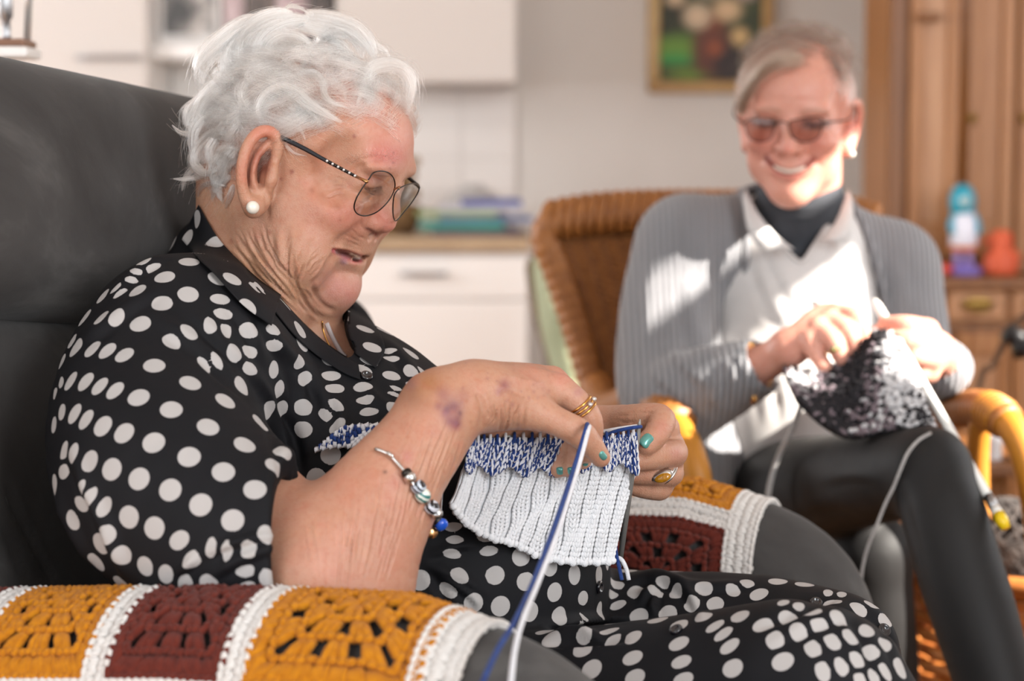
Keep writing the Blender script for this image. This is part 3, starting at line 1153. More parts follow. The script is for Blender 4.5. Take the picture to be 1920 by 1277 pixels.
# near sleeve, cut at its hem and hollowed around the forearm
ds.chain(D_((345, 672, 1.61), (288, 775, 1.56), (318, 900, 1.505), (420, 992, 1.468), (580, 1045, 1.44)), [.078, .081, .0855, .075, .059], .035, n=16, raw=True)
ds.plane(A(536, 1000, 1.44), (0.97, -0.10, 0.06), .003)
ds.cap(A(500, 1030, 1.45), A(640, 1050, 1.44), .052, .054, .004, -1, raw=True)
# trunk
ds.chain(D_((455, 660, 1.775), (430, 760, 1.77), (470, 880, 1.77), (560, 1010, 1.76), (620, 1120, 1.74)), [.075, .125, .150, .165, .17], .018, n=9, raw=True)
ds.chain(D_((440, 590, 1.775), (420, 500, 1.785)), [.055, .050], .03, n=4, raw=True)   # nape
ds.ell(A(565, 800, 1.75), (.10, .13, .095), .05)              # upper chest
ds.ell(A(660, 890, 1.70), (.115, .12, .115), .05)             # bust, near
ds.ell(A(715, 880, 1.86), (.10, .125, .105), .05)             # bust, far
ds.ell(A(900, 1065, 1.715), (.114, .135, .137), .05)           # belly
ds.ell(A(800, 1100, 1.66), (.12, .11, .14), .05)
ds.chain(D_((560, 735, 1.85), (650, 735, 1.93), (700, 820, 1.97), (740, 930, 1.97)), [.075, .068, .068, .065], .04, n=8, raw=True)
ds.chain(D_((455, 640, 1.74), (410, 645, 1.68), (350, 680, 1.61)), [.055, .070, .076], .04, n=6, raw=True)
# lap: far thigh, near thigh, the drop at the knees
ds.chain(D_((900, 1200, 1.76), (1150, 1215, 1.74), (1400, 1205, 1.69), (1560, 1230, 1.64)), [.085, .070, .060, .055], .009, n=8, raw=True)
ds.chain(D_((800, 1330, 1.60), (1000, 1345, 1.55), (1300, 1320, 1.49), (1530, 1300, 1.44), (1580, 1480, 1.43), (1570, 1900, 1.43)), [.075, .068, .068, .066, .066, .07], .012, n=14, raw=True)
ds.chain(D_((1530, 1290, 1.62), (1560, 1480, 1.62), (1560, 1800, 1.62)), [.06, .065, .07], .03, n=6, raw=True)
V, Q = ds.mesh(.0026, (-.52, 1.28, .42), (.45, 2.14, 1.12))
dk = Skin(relax(V, Q, 3), Q)
dk.apply()
woman = empty('person', (A(900, 1200, 1.7)[0] - .2, 1.70, 0.0), math.atan2(-.375, .927))
tag(woman, 'white-haired woman in black polka-dot dress knitting, seated in the grey armchair', 'person')
DOTS = []
for (ox, oy, k_, L_) in ((80, 380, .3132, "730,445 568,528 715,603 870,548 250,688 350,688 440,684 584,725 877,772 1008,727 770,838 200,870 297,875 387,888 489,911 668,975 965,975 1042,945 1080,665 1095,765 1155,895 1232,895 1235,765 1245,990 884,1079 166,1067 257,1073 341,1098 433,1125 574,1165 1094,1187 770,1238 1050,453 1062,578 876,352 700,260 685,315 600,355 655,395 465,540 440,510 530,460 360,560 175,830 115,950 110,1080 75,1140 190,725 775,250 560,412"),
    (80, 740, .2976, "1043,202 1372,178 1490,90 1273,317 272,157 378,198 512,242 700,303 923,392 1139,486 1467,453 1520,350 297,420 434,470 606,530 803,600 996,694 1338,597 1590,580 1525,733 1198,793 187,370 135,360 70,190 120,110 200,120 130,485 72,570 235,600 240,690 295,640 390,708 543,772 703,841 860,918 1413,880 1060,968 1160,980 1300,975 190,790 395,885 365,940 335,1060 500,1013 645,1083 775,1133 935,1040 1282,1115 1410,1160 900,1195 1047,1195 1300,1210 500,1195"),
    (440, 520, .2975, "90,337 247,430 87,470 250,580 110,578 20,480 280,705 432,638 415,533 280,827 435,820 427,960 575,870 637,805 630,700 607,622 610,525 422,413 810,688 825,778 847,845 645,935 210,835 312,1090 605,1120 790,1150 515,1265 990,620 1117,590 1005,735 1015,700 1018,815 1130,688 1190,605 985,515 945,340 970,465 1110,480 760,215 845,530 250,330 45,685 810,578"),
    (740, 960, .2482, "440,115 695,190 712,293 955,340 450,210 430,312 1172,410 1360,475 490,480 758,478 990,525 192,515 405,590 1210,607 1425,652 800,712 1020,752 1242,787 600,690 1430,800 1548,750 1405,850 1140,905 1185,965 1430,930 1620,900 1650,975 1420,1040 1490,1185 1545,480 1640,625 1800,945"),
    (1000, 1060, .3854, "497,130 412,193 595,127 635,83 655,236 605,265 515,250 830,113 885,187 770,187 972,125 1098,140 1218,180 1190,77 1320,92 1255,58 1290,197 1005,247 885,295 825,245 710,290 1550,97 1435,132 1500,140 1648,190 1582,212 1485,258 1745,220 1715,265 1390,290 1290,325 1625,315 1545,345 1455,370 1785,350 1705,385 1175,362 1120,295 1240,262 1355,228 925,333 955,393 708,380 720,470 483,450 970,500 1214,468 1360,405 1640,425 1575,465 1500,495 1408,515 1710,515 1655,545 495,545 730,555 1785,500 1590,560 1840,420 1860,545 700,130 1415,62 1040,85 400,95 280,505 1455,185")):
    for q in L_.split():
        a_, b_ = q.split(',')
        DOTS.append((ox + k_ * int(a_), oy + k_ * int(b_)))
CDOTS = [(402, 457), (436, 522), (476, 538), (370, 411), (464, 577), (486, 538), (642, 613), (685, 617), (698, 651), (562, 618), (620, 648), (681, 692), (352, 446)]
_d = []
for q in DOTS:
    if all(math.hypot(q[0] - p[0], q[1] - p[1]) > 9 for p in _d):
        _d.append(q)
DOTS = _d
DOT_R = .0083

# folds of the dress, traced along the cloth
FOLDS = [([(284, 580), (362, 646), (471, 731)], 16, 5), ([(362, 580), (418, 646), (478, 703)], 14, 5), ([(330, 620), (400, 690), (480, 760)], 12, -4), ([(497, 749), (527, 829), (545, 890), (540, 960)], 14, 5), ([(520, 740), (550, 820), (562, 900)], 12, -9),
         ([(493, 618), (565, 687), (607, 746), (618, 794)], 15, 5), ([(458, 680), (493, 728), (514, 773)], 12, 5), ([(470, 560), (520, 640), (560, 720), (575, 800)], 14, 4), ([(430, 560), (470, 620), (500, 690)], 12, 4), ([(375, 1042), (449, 1016), (525, 1004)], 10, 6), ([(330, 1078), (375, 1040)], 10, 5),
         ([(390, 1085), (450, 1050), (530, 1020)], 12, 5), ([(130, 830), (157, 907), (178, 948), (208, 1023), (235, 1082)], 12, 5), ([(105, 900), (120, 960), (160, 1030), (200, 1085)], 10, 5), ([(200, 960), (215, 1020), (240, 1090)], 12, 4),
         ([(790, 1057), (879, 1114), (899, 1144)], 9, 5), ([(790, 1054), (864, 1084), (919, 1119)], 10, 4), ([(802, 1042), (852, 1027), (899, 1022)], 9, 4), ([(800, 1060), (830, 1120), (850, 1180)], 10, -4), ([(1008, 1178), (1087, 1163), (1199, 1158)], 9, 7), ([(1013, 1198), (1082, 1188), (1137, 1198)], 9, 7), ([(1020, 1210), (1100, 1206), (1180, 1200)], 8, -6),
         ([(1150, 1096), (1230, 1084), (1290, 1110), (1320, 1165)], 12, 8), ([(1195, 1130), (1240, 1092)], 10, 6), ([(1260, 1092), (1330, 1100), (1420, 1095)], 10, 4), ([(1405, 1179), (1482, 1156), (1540, 1129), (1590, 1112)], 12, -5), ([(1230, 1160), (1225, 1130), (1236, 1105)], 9, 5),
         ([(1430, 1210), (1540, 1160), (1620, 1140)], 14, 4), ([(1600, 1120), (1660, 1170), (1690, 1260)], 12, 4), ([(1580, 1150), (1620, 1200), (1640, 1277)], 12, -4), ([(660, 700), (720, 760), (800, 790)], 12, 3.5), ([(700, 620), (760, 680), (800, 740)], 12, 4), ([(620, 720), (640, 780), (630, 840)], 12, 4),
         ([(140, 640), (180, 620), (250, 570), (330, 520)], 14, 4), ([(200, 560), (270, 500), (340, 470)], 10, 4)]
for p, w_, mm in FOLDS:
    dk.fold(p, w_, mm)
dk.apply()
OPEN = [(366, 366), (378, 396), (420, 464), (480, 526), (526, 560), (567, 606), (610, 644), (652, 674), (668, 660), (650, 622), (655, 560), (640, 480), (400, 340)]
trim(dk, OPEN, (1.3, 1.80))
smooth_border(dk)
DBVH = BVHTree.FromPolygons([tuple(v) for v in dk.V], [tuple(q) for q in dk.Q.tolist()])


def on_cloth(px, py, off=0.0, bvs=None):
    d = ray(px, py)
    best = None
    for bv in (bvs or (DBVH,)):
        h = bv.ray_cast(Vector(CAM), Vector(d).normalized(), 2.4)
        if h[0] is not None and (best is None or h[3] < best[0]):
            best = (h[3], np.array(h[0]))
    if best is None:
        return None
    return best[1] - d / np.linalg.norm(d) * off


def dot_field(me, V, cs, fill):
    cs = np.asarray(cs, float)
    k = len(cs)
    arr = list(cs)
    if fill:
        for i in rng.permutation(len(V))[:7000]:
            p = V[i]
            if ((np.array(arr) - p) ** 2).sum(1).min() > .030 ** 2:
                arr.append(p)
    best = np.full(len(V), 9.0)
    n1, n2 = np.full(len(V), 9.0), np.full(len(V), 9.0)
    for i, c in enumerate(arr):
        m = np.nonzero((np.abs(V - c) < .03).all(1))[0]
        x = V[m] - c
        eu = np.linalg.norm(x, axis=1)
        d = eu / DOT_R
        if i < k and k > 1:                                     # where the cloth is gathered the dots narrow
            o = cs - c
            l = np.linalg.norm(o, axis=1)
            l[i] = 9
            j = l.argmin()
            a = min(DOT_R, .38 * l[j])
            if a < DOT_R:
                e = o[j] / l[j]
                t_ = x @ e
                pr = np.sqrt(np.maximum(0, (x ** 2).sum(1) - t_ ** 2))
                d = np.sqrt((t_ / a) ** 2 + (pr / DOT_R) ** 2)
        best[m] = np.minimum(best[m], d)
        n2[m] = np.minimum(n2[m], np.maximum(n1[m], eu))
        n1[m] = np.minimum(n1[m], eu)
    best = np.maximum(best, n1 / n2 / .60)
    a = me.attributes.new('dot', 'FLOAT', 'POINT')
    a.data.foreach_set('value', best.astype(np.float32))


me = np_mesh('dress', dk.V, dk.Q)
cs = np.array([p for p in (on_cloth(*q) for q in DOTS) if p is not None])
dot_field(me, dk.V, cs, True)
dress = link('dress', me, M_DRESS, woman)
BOTH = (DBVH, WBVH)


def leaf(name, inner, outer, offs, n=70, m=16, thick=.0012, deep=None):
    """a shirt-collar leaf between two lines lying just off the cloth; deep: its own depths instead"""
    I_, O_ = spline(inner, n), spline(outer, n)
    G = np.zeros((n, m, 3))
    Yl = None
    dp = None if deep is None else spline([(d,) for d in deep], n)[:, 0]
    for i in range(n):
        for j in range(m):
            f = j / (m - 1)
            q = I_[i] * (1 - f) + O_[i] * f
            if dp is not None:
                G[i, j] = A(q[0], q[1], dp[i] - .008 * math.sin(f * 3.14))
                continue
            p = on_cloth(q[0], q[1], offs[0] * (1 - f) + offs[1] * f + .004 * math.sin(f * 3.14), BOTH)
            if p is None or (Yl is not None and abs(p[1] - Yl) > .15):
                p = A(q[0], q[1], Yl if Yl is not None else 1.78)
            Yl = p[1]
            G[i, j] = p
    bvs = BOTH if dp is None else (DBVH,)
    for r_ in range(2):
        for _ in range(6):
            H_ = G.copy()
            H_[1:-1] = .5 * G[1:-1] + .25 * (G[2:] + G[:-2])
            H_[:, 1:-1] = .5 * H_[:, 1:-1] + .25 * (H_[:, 2:] + H_[:, :-2])
            G = H_
        for i in range(n):
            for j in range(m):
                px_, py_ = proj(G[i, j])
                p = on_cloth(px_, py_, .004, bvs)
                if p is not None and p[1] < G[i, j, 1] and G[i, j, 1] - p[1] < (.15 if dp is None else .3):
                    G[i, j] = p
    V_ = np.concatenate([G.reshape(-1, 3), G.reshape(-1, 3) + np.array([0, thick, 0])])
    fs = []
    N_ = n * m
    for i in range(n - 1):
        for j in range(m - 1):
            a = i * m + j
            fs += [(a, a + 1, a + m + 1, a + m), (N_ + a, N_ + a + m, N_ + a + m + 1, N_ + a + 1)]
    rim = [i * m for i in range(n)] + [(n - 1) * m + j for j in range(1, m)] + [i * m + m - 1 for i in range(n - 2, -1, -1)] + [j for j in range(m - 2, 0, -1)]
    for a, b in zip(rim, rim[1:] + rim[:1]):
        fs.append((a, b, N_ + b, N_ + a))
    o = MB().add(V_, fs).build(name, M_DRESS, dress)
    c_ = []
    bv = BVHTree.FromPolygons([tuple(v) for v in V_], fs)
    for q in CDOTS:
        p = on_cloth(q[0], q[1], 0, (bv,))
        if p is not None:
            c_.append(p)
    dot_field(o.data, V_, np.array(c_) if c_ else np.array([[9, 9, 9.]]), False)
    return o


leaf('collar', [(372, 384), (392, 420), (420, 460), (480, 519), (527, 553)], [(340, 448), (372, 486), (402, 514), (455, 572), (509, 611)], (.006, .009))
leaf('collar', [(652, 566), (646, 590), (640, 606), (650, 640), (668, 664)], [(664, 564), (690, 590), (716, 632), (722, 660), (704, 690)], (.006, .010), 40, 16, .0012, (1.80, 1.79, 1.77, 1.74, 1.712))
leaf('button_band', [(524, 556), (566, 602), (610, 642), (654, 672), (672, 684)], [(512, 580), (552, 630), (596, 668), (645, 700), (676, 712)], (.004, .002), 50, 10)
M_BTN = mat('black_button', '#17161a', .18, 0, **{'Coat_Weight': .6})
for x, y, r_ in ((687, 706, .0052), (1123, 1101, .0056), (1657, 1182, .0058), (1530, 1131, .0052), (1268, 1182, .0052), (905, 905, .005)):
    p = on_cloth(x, y, .001)
    if p is None:
        continue
    nn = DBVH.find_nearest(Vector(p))[1]
    MB().lathe([(.0005, .0012), (r_ * .55, .0010), (r_ * .62, .0022), (r_ * .9, .0024), (r_, .0014), (r_, -.001)], p, 18, np.array(nn)).build('button', M_BTN, dress)
sk_obj = sk.build('body', M_SKIN, woman)
M_SLIP = mat('dark_slipper', '#2a2526', .8)
for lx_, ly_ in ((1545, 1.43), (1545, 1.63)):
    an = np.array([A(lx_ + 10, 1800, ly_)[0] + .02, ly_, .085])
    sh_ = Sculpt()
    sh_.chain([an, an - np.array([.02, -.008, .04]), an + CF * .10 - np.array([0, 0, .048]), an + CF * .17 - np.array([0, 0, .052])], [.046, .042, .040, .030], .015, n=10, raw=True)
    V, Q = sh_.mesh(.006, an - .3, an + .3)
    Skin(relax(V, Q, 2), Q).build('slipper', M_SLIP, woman)
M_NAIL = mat('teal_nail_polish', '#5f9b93', .2, .35)
# fingernails: tip point, the way the finger points, and the nail's outward side
for tip, back, out, L_, W in ((A(1182, 857, 1.611), A(1200, 858, 1.616), (0, -1, .12), .0135, .0098), (A(1212, 823, 1.610), A(1222, 812, 1.613), (-.05, -1, .15), .0128, .0100),
                              (A(1131, 857, 1.522), A(1121, 846, 1.519), (.75, -.55, .35), .0095, .006), (A(1094, 869, 1.573), A(1094, 858, 1.571), (.8, -.55, 0), .0085, .0055),
                              (A(1047, 882, 1.566), A(1047, 872, 1.564), (.3, -.8, -.5), .007, .007), (A(1071, 882, 1.562), A(1071, 872, 1.560), (.3, -.8, -.5), .007, .007)):
    d = np.asarray(back) - np.asarray(tip)
    d /= np.linalg.norm(d)
    o_ = np.asarray(out, float)
    o_ = o_ - d * (o_ @ d)
    o_ /= np.linalg.norm(o_)
    R_ = np.stack([d, np.cross(o_, d), o_], 1)
    hit = WBVH.find_nearest(Vector(np.asarray(tip) + o_ * .004))
    c_ = np.array(hit[0]) - o_ * .0007
    nb_ = MB().ball((0, 0, 0), (1, 1, 1), 16)
    q_ = nb_.v[0]
    q_ = np.sign(q_) * np.abs(q_) ** np.array([.62, .62, 1.0])
    q_ = q_ * np.array([L_ * .5, W * .5, .0020]) - np.array([0, 0, 1.0])[None] * (q_[:, 1:2] ** 2) * .0016
    nb_.v[0] = q_ @ R_.T + c_
    nb_.build('fingernail', M_NAIL, sk_obj)
# eyelashes on the lowered lid
lash = MB()
for i in range(16):
    t_ = i / 15
    b_ = z1([(1165 + 95 * t_, 1068 + 16 * math.sin(t_ * 3.1))])[0]
    h = WBVH.ray_cast(Vector(CAM), Vector(ray(*b_)).normalized())
    if h[0] is None:
        continue
    p0 = np.array(h[0])
    lash.tube([p0, p0 + WF * .003 - WU * .0025, p0 + WF * .006 - WU * .003], [.00025, .0002, .0001], 3)
lash.build('eyelashes', mat('grey_lash', '#6a5148', .7), sk_obj)['kind'] = 'stuff'
# ================================================================== white curls
def hair_mat(name, c1, c2):
    m = bpy.data.materials.new(name)
    m.use_nodes = True
    n = m.node_tree
    n.nodes.clear()
    o = n.nodes.new('ShaderNodeOutputMaterial')
    h = n.nodes.new('ShaderNodeBsdfHairPrincipled')
    h.parametrization = 'COLOR'
    h.inputs['Roughness'].default_value = .24
    h.inputs['Radial Roughness'].default_value = .45
    h.inputs['Random Roughness'].default_value = .2
    hi_ = n.nodes.new('ShaderNodeHairInfo')
    r = n.nodes.new('ShaderNodeValToRGB')
    r.color_ramp.elements[0].color, r.color_ramp.elements[1].color = srgb(c1), srgb(c2)
    n.links.new(hi_.outputs['Random'], r.inputs[0])
    n.links.new(r.outputs[0], h.inputs['Color'])
    n.links.new(h.outputs[0], o.inputs[0])
    return m


M_HAIR = hair_mat('white_hair', '#fff3e9', '#cdbbad')
hr = np.random.default_rng(21)
SC, SR = np.array([-10, 0, 30.0]), np.array([88, 74, 68.0])
W3 = lambda L: WO + (np.asarray(L) * .001) @ np.stack([WF, WR, WU])
HLF, HLU = [-130, -40, -22, -10, 8, 28, 46, 60, 72], [-58, -56, -30, 26, 44, 54, 72, 86, 96]


def hairline(f):
    return np.interp(f, HLF, HLU)


def norm(v):
    return v / (np.linalg.norm(v, axis=-1, keepdims=True) + 1e-9)


K_ = 18
T_ = np.linspace(0, 1, K_)
crown = norm(np.array([-.38, 0.0, .92]))
allp, allr = [], []
dirs = norm(hr.normal(size=(2600, 3)))
loc = SC + dirs * SR
okm = loc[:, 2] > hairline(loc[:, 0])
dirs = dirs[okm][:340]
for d0 in dirs:
    away = norm(np.cross(np.cross(crown, d0), d0) * -1)
    away = norm(d0 * (crown @ d0) - crown) if abs(crown @ d0) < .999 else np.array([1.0, 0, 0])
    side = np.cross(d0, away)
    sw = hr.choice([-1, 1])
    L_ = hr.uniform(.45, .8)
    amp = hr.uniform(.10, .24)
    ph = hr.uniform(0, 6.28)
    fr = hr.uniform(.7, 1.25)
    lift = hr.uniform(.06, .13) * (1.25 if d0[0] < -.3 else 1.0) * (.7 if d0[0] > .55 else 1) + .20 * max(0, d0[2] - .45)
    if d0[0] > .3:
        L_ *= .62
    a1 = away * math.cos(.5 * sw) + side * math.sin(.5 * sw)
    n = 44
    for _ in range(6):                                          # tips stay within the hairline
        ge = norm(math.cos(L_ * .65) * d0 + math.sin(L_ * .65) * a1)
        le = SC + ge * SR
        if le[2] > hairline(le[0]) - 3:
            break
        L_ *= .75
    ang = L_ * T_ * (1 - .35 * T_)
    lat = amp * (np.sin(6.28 * fr * T_ + ph) - math.sin(ph))
    g = np.cos(ang)[:, None] * d0 + np.sin(ang)[:, None] * a1 + lat[:, None] * np.cross(d0, a1)
    rad = 1 + lift * np.sin(np.minimum(1, T_ * 1.5) * 1.57) + .05 * np.sin(6.28 * fr * T_ + ph + 1.57) * T_
    g = norm(g)
    # within the lock: strands gathered at the tip, spread at the root
    off = hr.normal(0, .075, (n, 1, 3)) * (1.0 - .62 * T_)[None, :, None]
    jit = hr.normal(0, .006, (n, 1, 3)) * np.sin(T_ * 9 + hr.uniform(0, 6, (n, 1)))[:, :, None]
    gd = norm(g[None] + off + jit)
    rr = rad[None, :] * (1 + hr.normal(0, .022, (n, 1)) * T_)
    rr[:, 0] = .985
    Lp = SC + gd * SR * rr[:, :, None]
    allp.append(W3(Lp))
    allr.append(np.full((n, K_), .00013) * np.linspace(1, .45, K_))
# the curls one can follow in her hair: paths over the near side, each a thick lock
CURLS = [([(590, 700), (572, 630), (605, 555), (690, 510), (770, 530), (850, 590), (950, 650), (1040, 700)], 26, 14), ([(600, 660), (510, 620), (468, 545), (500, 470), (580, 425), (690, 412)], 17, 16),
         ([(740, 470), (800, 425), (870, 418), (925, 460), (940, 540), (990, 590), (1070, 612)], 15, 14), ([(640, 400), (605, 350), (610, 265), (680, 205), (770, 200), (840, 240), (890, 290)], 20, 16),
         ([(500, 350), (490, 280), (520, 220), (600, 175), (700, 172)], 18, 15), ([(820, 90), (950, 105), (1090, 150), (1170, 215), (1215, 300), (1222, 360)], 30, 15), ([(890, 280), (950, 205), (1050, 185), (1130, 220), (1195, 300)], 22, 14),
         ([(810, 420), (845, 345), (930, 312), (1040, 325), (1090, 380)], 17, 12), ([(1175, 590), (1165, 480), (1210, 395), (1310, 365), (1400, 395), (1440, 480), (1436, 590)], 26, 10), ([(1185, 600), (1215, 510), (1290, 470), (1370, 480)], 14, 8),
         ([(1250, 360), (1330, 362), (1410, 410), (1432, 500), (1415, 640)], 24, 10), ([(470, 480), (370, 470), (270, 540), (205, 640), (190, 740)], 28, 14), ([(330, 520), (220, 570), (155, 640), (165, 720), (215, 745)], 15, 14),
         ([(470, 750), (380, 670), (280, 665), (205, 730), (185, 830), (195, 920)], 24, 15), ([(430, 790), (320, 760), (230, 830), (195, 930), (260, 990), (330, 970)], 20, 14), ([(330, 880), (230, 930), (150, 1010), (125, 1090)], 12, 10),
         ([(340, 960), (240, 1000), (150, 1020), (75, 1020)], 9, 10), ([(280, 740), (190, 760), (120, 755), (68, 712)], 10, 10), ([(620, 95), (470, 150), (350, 240), (255, 330), (222, 410), (245, 480)], 36, 16), ([(520, 140), (400, 220), (300, 310), (235, 390), (228, 460)], 22, 18),
         ([(560, 120), (440, 210), (380, 320), (390, 420), (450, 470)], 26, 14), ([(760, 80), (640, 90), (530, 140), (460, 220), (440, 330)], 28, 15), ([(850, 110), (740, 120), (640, 160), (570, 230), (545, 330), (570, 400)], 24, 14),
         ([(700, 420), (720, 350), (790, 310), (880, 300)], 16, 11), ([(1090, 190), (1180, 240), (1270, 280), (1320, 340)], 14, 12), ([(700, 65), (740, 35), (800, 45), (850, 80)], 7, 8), ([(830, 60), (900, 70), (970, 90)], 8, 8),
         ([(690, 770), (720, 830), (770, 875), (840, 890)], 6, 3), ([(840, 700), (790, 640), (780, 590)], 14, 4), ([(930, 720), (900, 660), (830, 600), (760, 590)], 14, 6), ([(640, 690), (720, 690), (800, 740), (830, 800)], 7, 4), ([(380, 1060), (290, 1040), (230, 1070), (215, 1130)], 11, 6),
         ([(430, 940), (350, 900), (300, 940), (310, 1040), (370, 1060)], 15, 8), ([(450, 860), (370, 850), (330, 890), (340, 960)], 15, 9), ([(1000, 420), (1060, 400), (1130, 430), (1150, 520), (1120, 600)], 16, 8), ([(900, 500), (960, 470), (1040, 500), (1060, 570)], 12, 8),
         ([(700, 130), (820, 145), (940, 175), (1010, 240), (1020, 310)], 26, 8), ([(960, 120), (1070, 175), (1135, 255), (1155, 340)], 24, 8), ([(640, 250), (760, 265), (860, 315), (930, 400)], 24, 8), ([(880, 190), (990, 235), (1075, 305), (1100, 390)], 22, 8), ([(430, 200), (420, 300), (450, 400), (540, 450)], 24, 10),
         ([(440, 900), (360, 960), (330, 1060), (350, 1150)], 20, 6), ([(400, 1000), (330, 1060), (290, 1140)], 14, 6), ([(330, 780), (290, 860), (300, 960)], 22, 8), ([(420, 1050), (400, 1120), (370, 1190)], 11, 3), ([(430, 840), (390, 900), (380, 1000)], 22, 5),
         ([(330, 560), (420, 560), (500, 620), (540, 690)], 18, 9), ([(640, 560), (660, 470), (740, 440), (830, 480)], 14, 9), ([(300, 420), (330, 400), (370, 430), (350, 480)], 7, 16), ([(480, 720), (430, 620), (380, 580), (290, 600)], 20, 10)]
ctr = W3((-10, 0, 10))
for path, wpx, hmm in CURLS:
    P = spline(z1(path), K_)
    pts, miss, lastY = [], [], None
    for q in P:
        h = WBVH.ray_cast(Vector(CAM), Vector(ray(*q)).normalized(), 1.9)
        pts.append(None if h[0] is None else np.array(h[0]))
    Ys = np.array([np.nan if p is None else p[1] for p in pts])
    good = ~np.isnan(Ys)
    yy = np.interp(np.arange(K_), np.nonzero(good)[0], Ys[good]) if good.any() else np.full(K_, 1.74)
    # off the silhouette the lock keeps to the head's own depth
    yy = np.where(good, yy, np.minimum(np.maximum(yy, 1.70), 1.76))
    yy = np.convolve(np.pad(yy, 2, mode='edge'), np.ones(5) / 5, mode='valid')
    hh = hmm * .001 * np.sin(np.clip(T_ * 1.25 + .12, 0, 1) * 1.57)
    base = np.array([A(q[0], q[1], y - h_) for q, y, h_ in zip(P, yy, hh)])
    tn_ = norm(np.gradient(base, axis=0))
    vdir = norm(base - CAM)
    sd_ = norm(np.cross(tn_, vdir))
    n = int(40 + wpx * 11) if wpx > 12 else int(14 + wpx * 6)
    wd = wpx * .3288 * 1.5 * 1.68 / FPX
    ncl = int(5 + wpx * .35)
    cc_ = np.linspace(-1, 1, ncl) + hr.normal(0, .1, ncl)
    which = hr.integers(0, ncl, n)
    a_ = (cc_[which] + hr.normal(0, .07 + .25 * (hr.random(n) < .3), n))[:, None] * wd
    b_ = (hr.normal(0, .35, ncl)[which] + hr.normal(0, .12, n))[:, None] * wd
    s0 = hr.uniform(0, .30, (n, 1)) * hr.random((n, 1))
    s1 = 1 - hr.uniform(0, .45, (n, 1)) * hr.random((n, 1))
    U_ = s0 + (s1 - s0) * T_[None]
    fi = U_ * (K_ - 1)
    i0 = np.minimum(fi.astype(int), K_ - 2)
    ff = (fi - i0)[:, :, None]
    at_ = lambda Z: Z[i0] * (1 - ff) + Z[i0 + 1] * ff
    env = np.interp(U_, [0, .15, .45, .75, 1], [.35, .85, 1.0, .62, .12])
    wob = 1 + .10 * np.sin(T_[None] * hr.uniform(3, 8, (n, 1)) + hr.uniform(0, 6, (n, 1)))
    S_ = at_(base) + at_(sd_) * (a_ * env * wob)[:, :, None] + at_(vdir) * ((b_ - .6 * np.sqrt(np.maximum(0, (1.1 * wd) ** 2 - a_ ** 2))) * env)[:, :, None]
    stray = hr.random(n) < .22
    S_[stray] += (hr.normal(0, .005, (stray.sum(), 1, 3)) * T_[None, :, None] ** 1.4)
    sh = hr.uniform(0, .10, n)
    allp.append(S_)
    allr.append(np.full((n, K_), .00014) * np.linspace(1, .4, K_))
strands('hair', np.concatenate(allp), np.concatenate(allr), M_HAIR, woman)
# eyebrow, thin and pale
E_ = []
for i in range(240):
    t_ = hr.uniform(0, 1)
    q = z1([(1090 + 250 * t_ + hr.normal(0, 5), 925 - 45 * math.sin(t_ * 2.6) + 12 * t_ + hr.normal(0, 9))])[0]
    h = WBVH.ray_cast(Vector(CAM), Vector(ray(*q)).normalized(), 1.9)
    if h[0] is None:
        continue
    p0, n0 = np.array(h[0]), np.array(h[1])
    d_ = norm(WF * .5 * (t_ - .2) + WR * .8 + WU * .3 + hr.normal(0, .25, 3))
    E_.append(np.stack([p0 + (d_ * .008 * s + n0 * .0016 * math.sin(s * 2.5)) for s in np.linspace(0, 1, 5)]))
strands('eyebrow', np.array(E_), .00006, M_HAIR, woman)
# ================================================================== her spectacles and earring
def thin_glass(name, tint=(1, 1, 1, 1), gloss=.015):
    m = bpy.data.materials.new(name)
    m.use_nodes = True
    n = m.node_tree
    n.nodes.clear()
    o = n.nodes.new('ShaderNodeOutputMaterial')
    mx = n.nodes.new('ShaderNodeMixShader')
    tr_ = n.nodes.new('ShaderNodeBsdfTransparent')
    gl = n.nodes.new('ShaderNodeBsdfGlossy')
    lw = n.nodes.new('ShaderNodeLayerWeight')
    mr = n.nodes.new('ShaderNodeMapRange')
    tr_.inputs[0].default_value = tint
    gl.inputs['Roughness'].default_value = .02
    lw.inputs[0].default_value = .35
    mr.inputs['To Min'].default_value = gloss
    mr.inputs['To Max'].default_value = .22
    n.links.new(lw.outputs['Fresnel'], mr.inputs[0])
    n.links.new(mr.outputs[0], mx.inputs[0])
    n.links.new(tr_.outputs[0], mx.inputs[1])
    n.links.new(gl.outputs[0], mx.inputs[2])
    n.links.new(mx.outputs[0], o.inputs[0])
    return m


M_LENS = thin_glass('spectacle_lens', (.99, .99, .99, 1), .012)
M_GUN = mat('gunmetal_wire', '#3a3634', .3, 1.0)
M_GOLD = mat('rose_gold', '#c79a6a', .25, 1.0)
M_TEMPLE = mat('black_acetate', '#15141a', .25)
M_CRYSTAL = mat('crystal', '#c9c6c2', .1, .6)


def on_plane(px, p0, n):
    d = ray(*px)
    return CAM + d * (((p0 - CAM) @ n) / (d @ n))


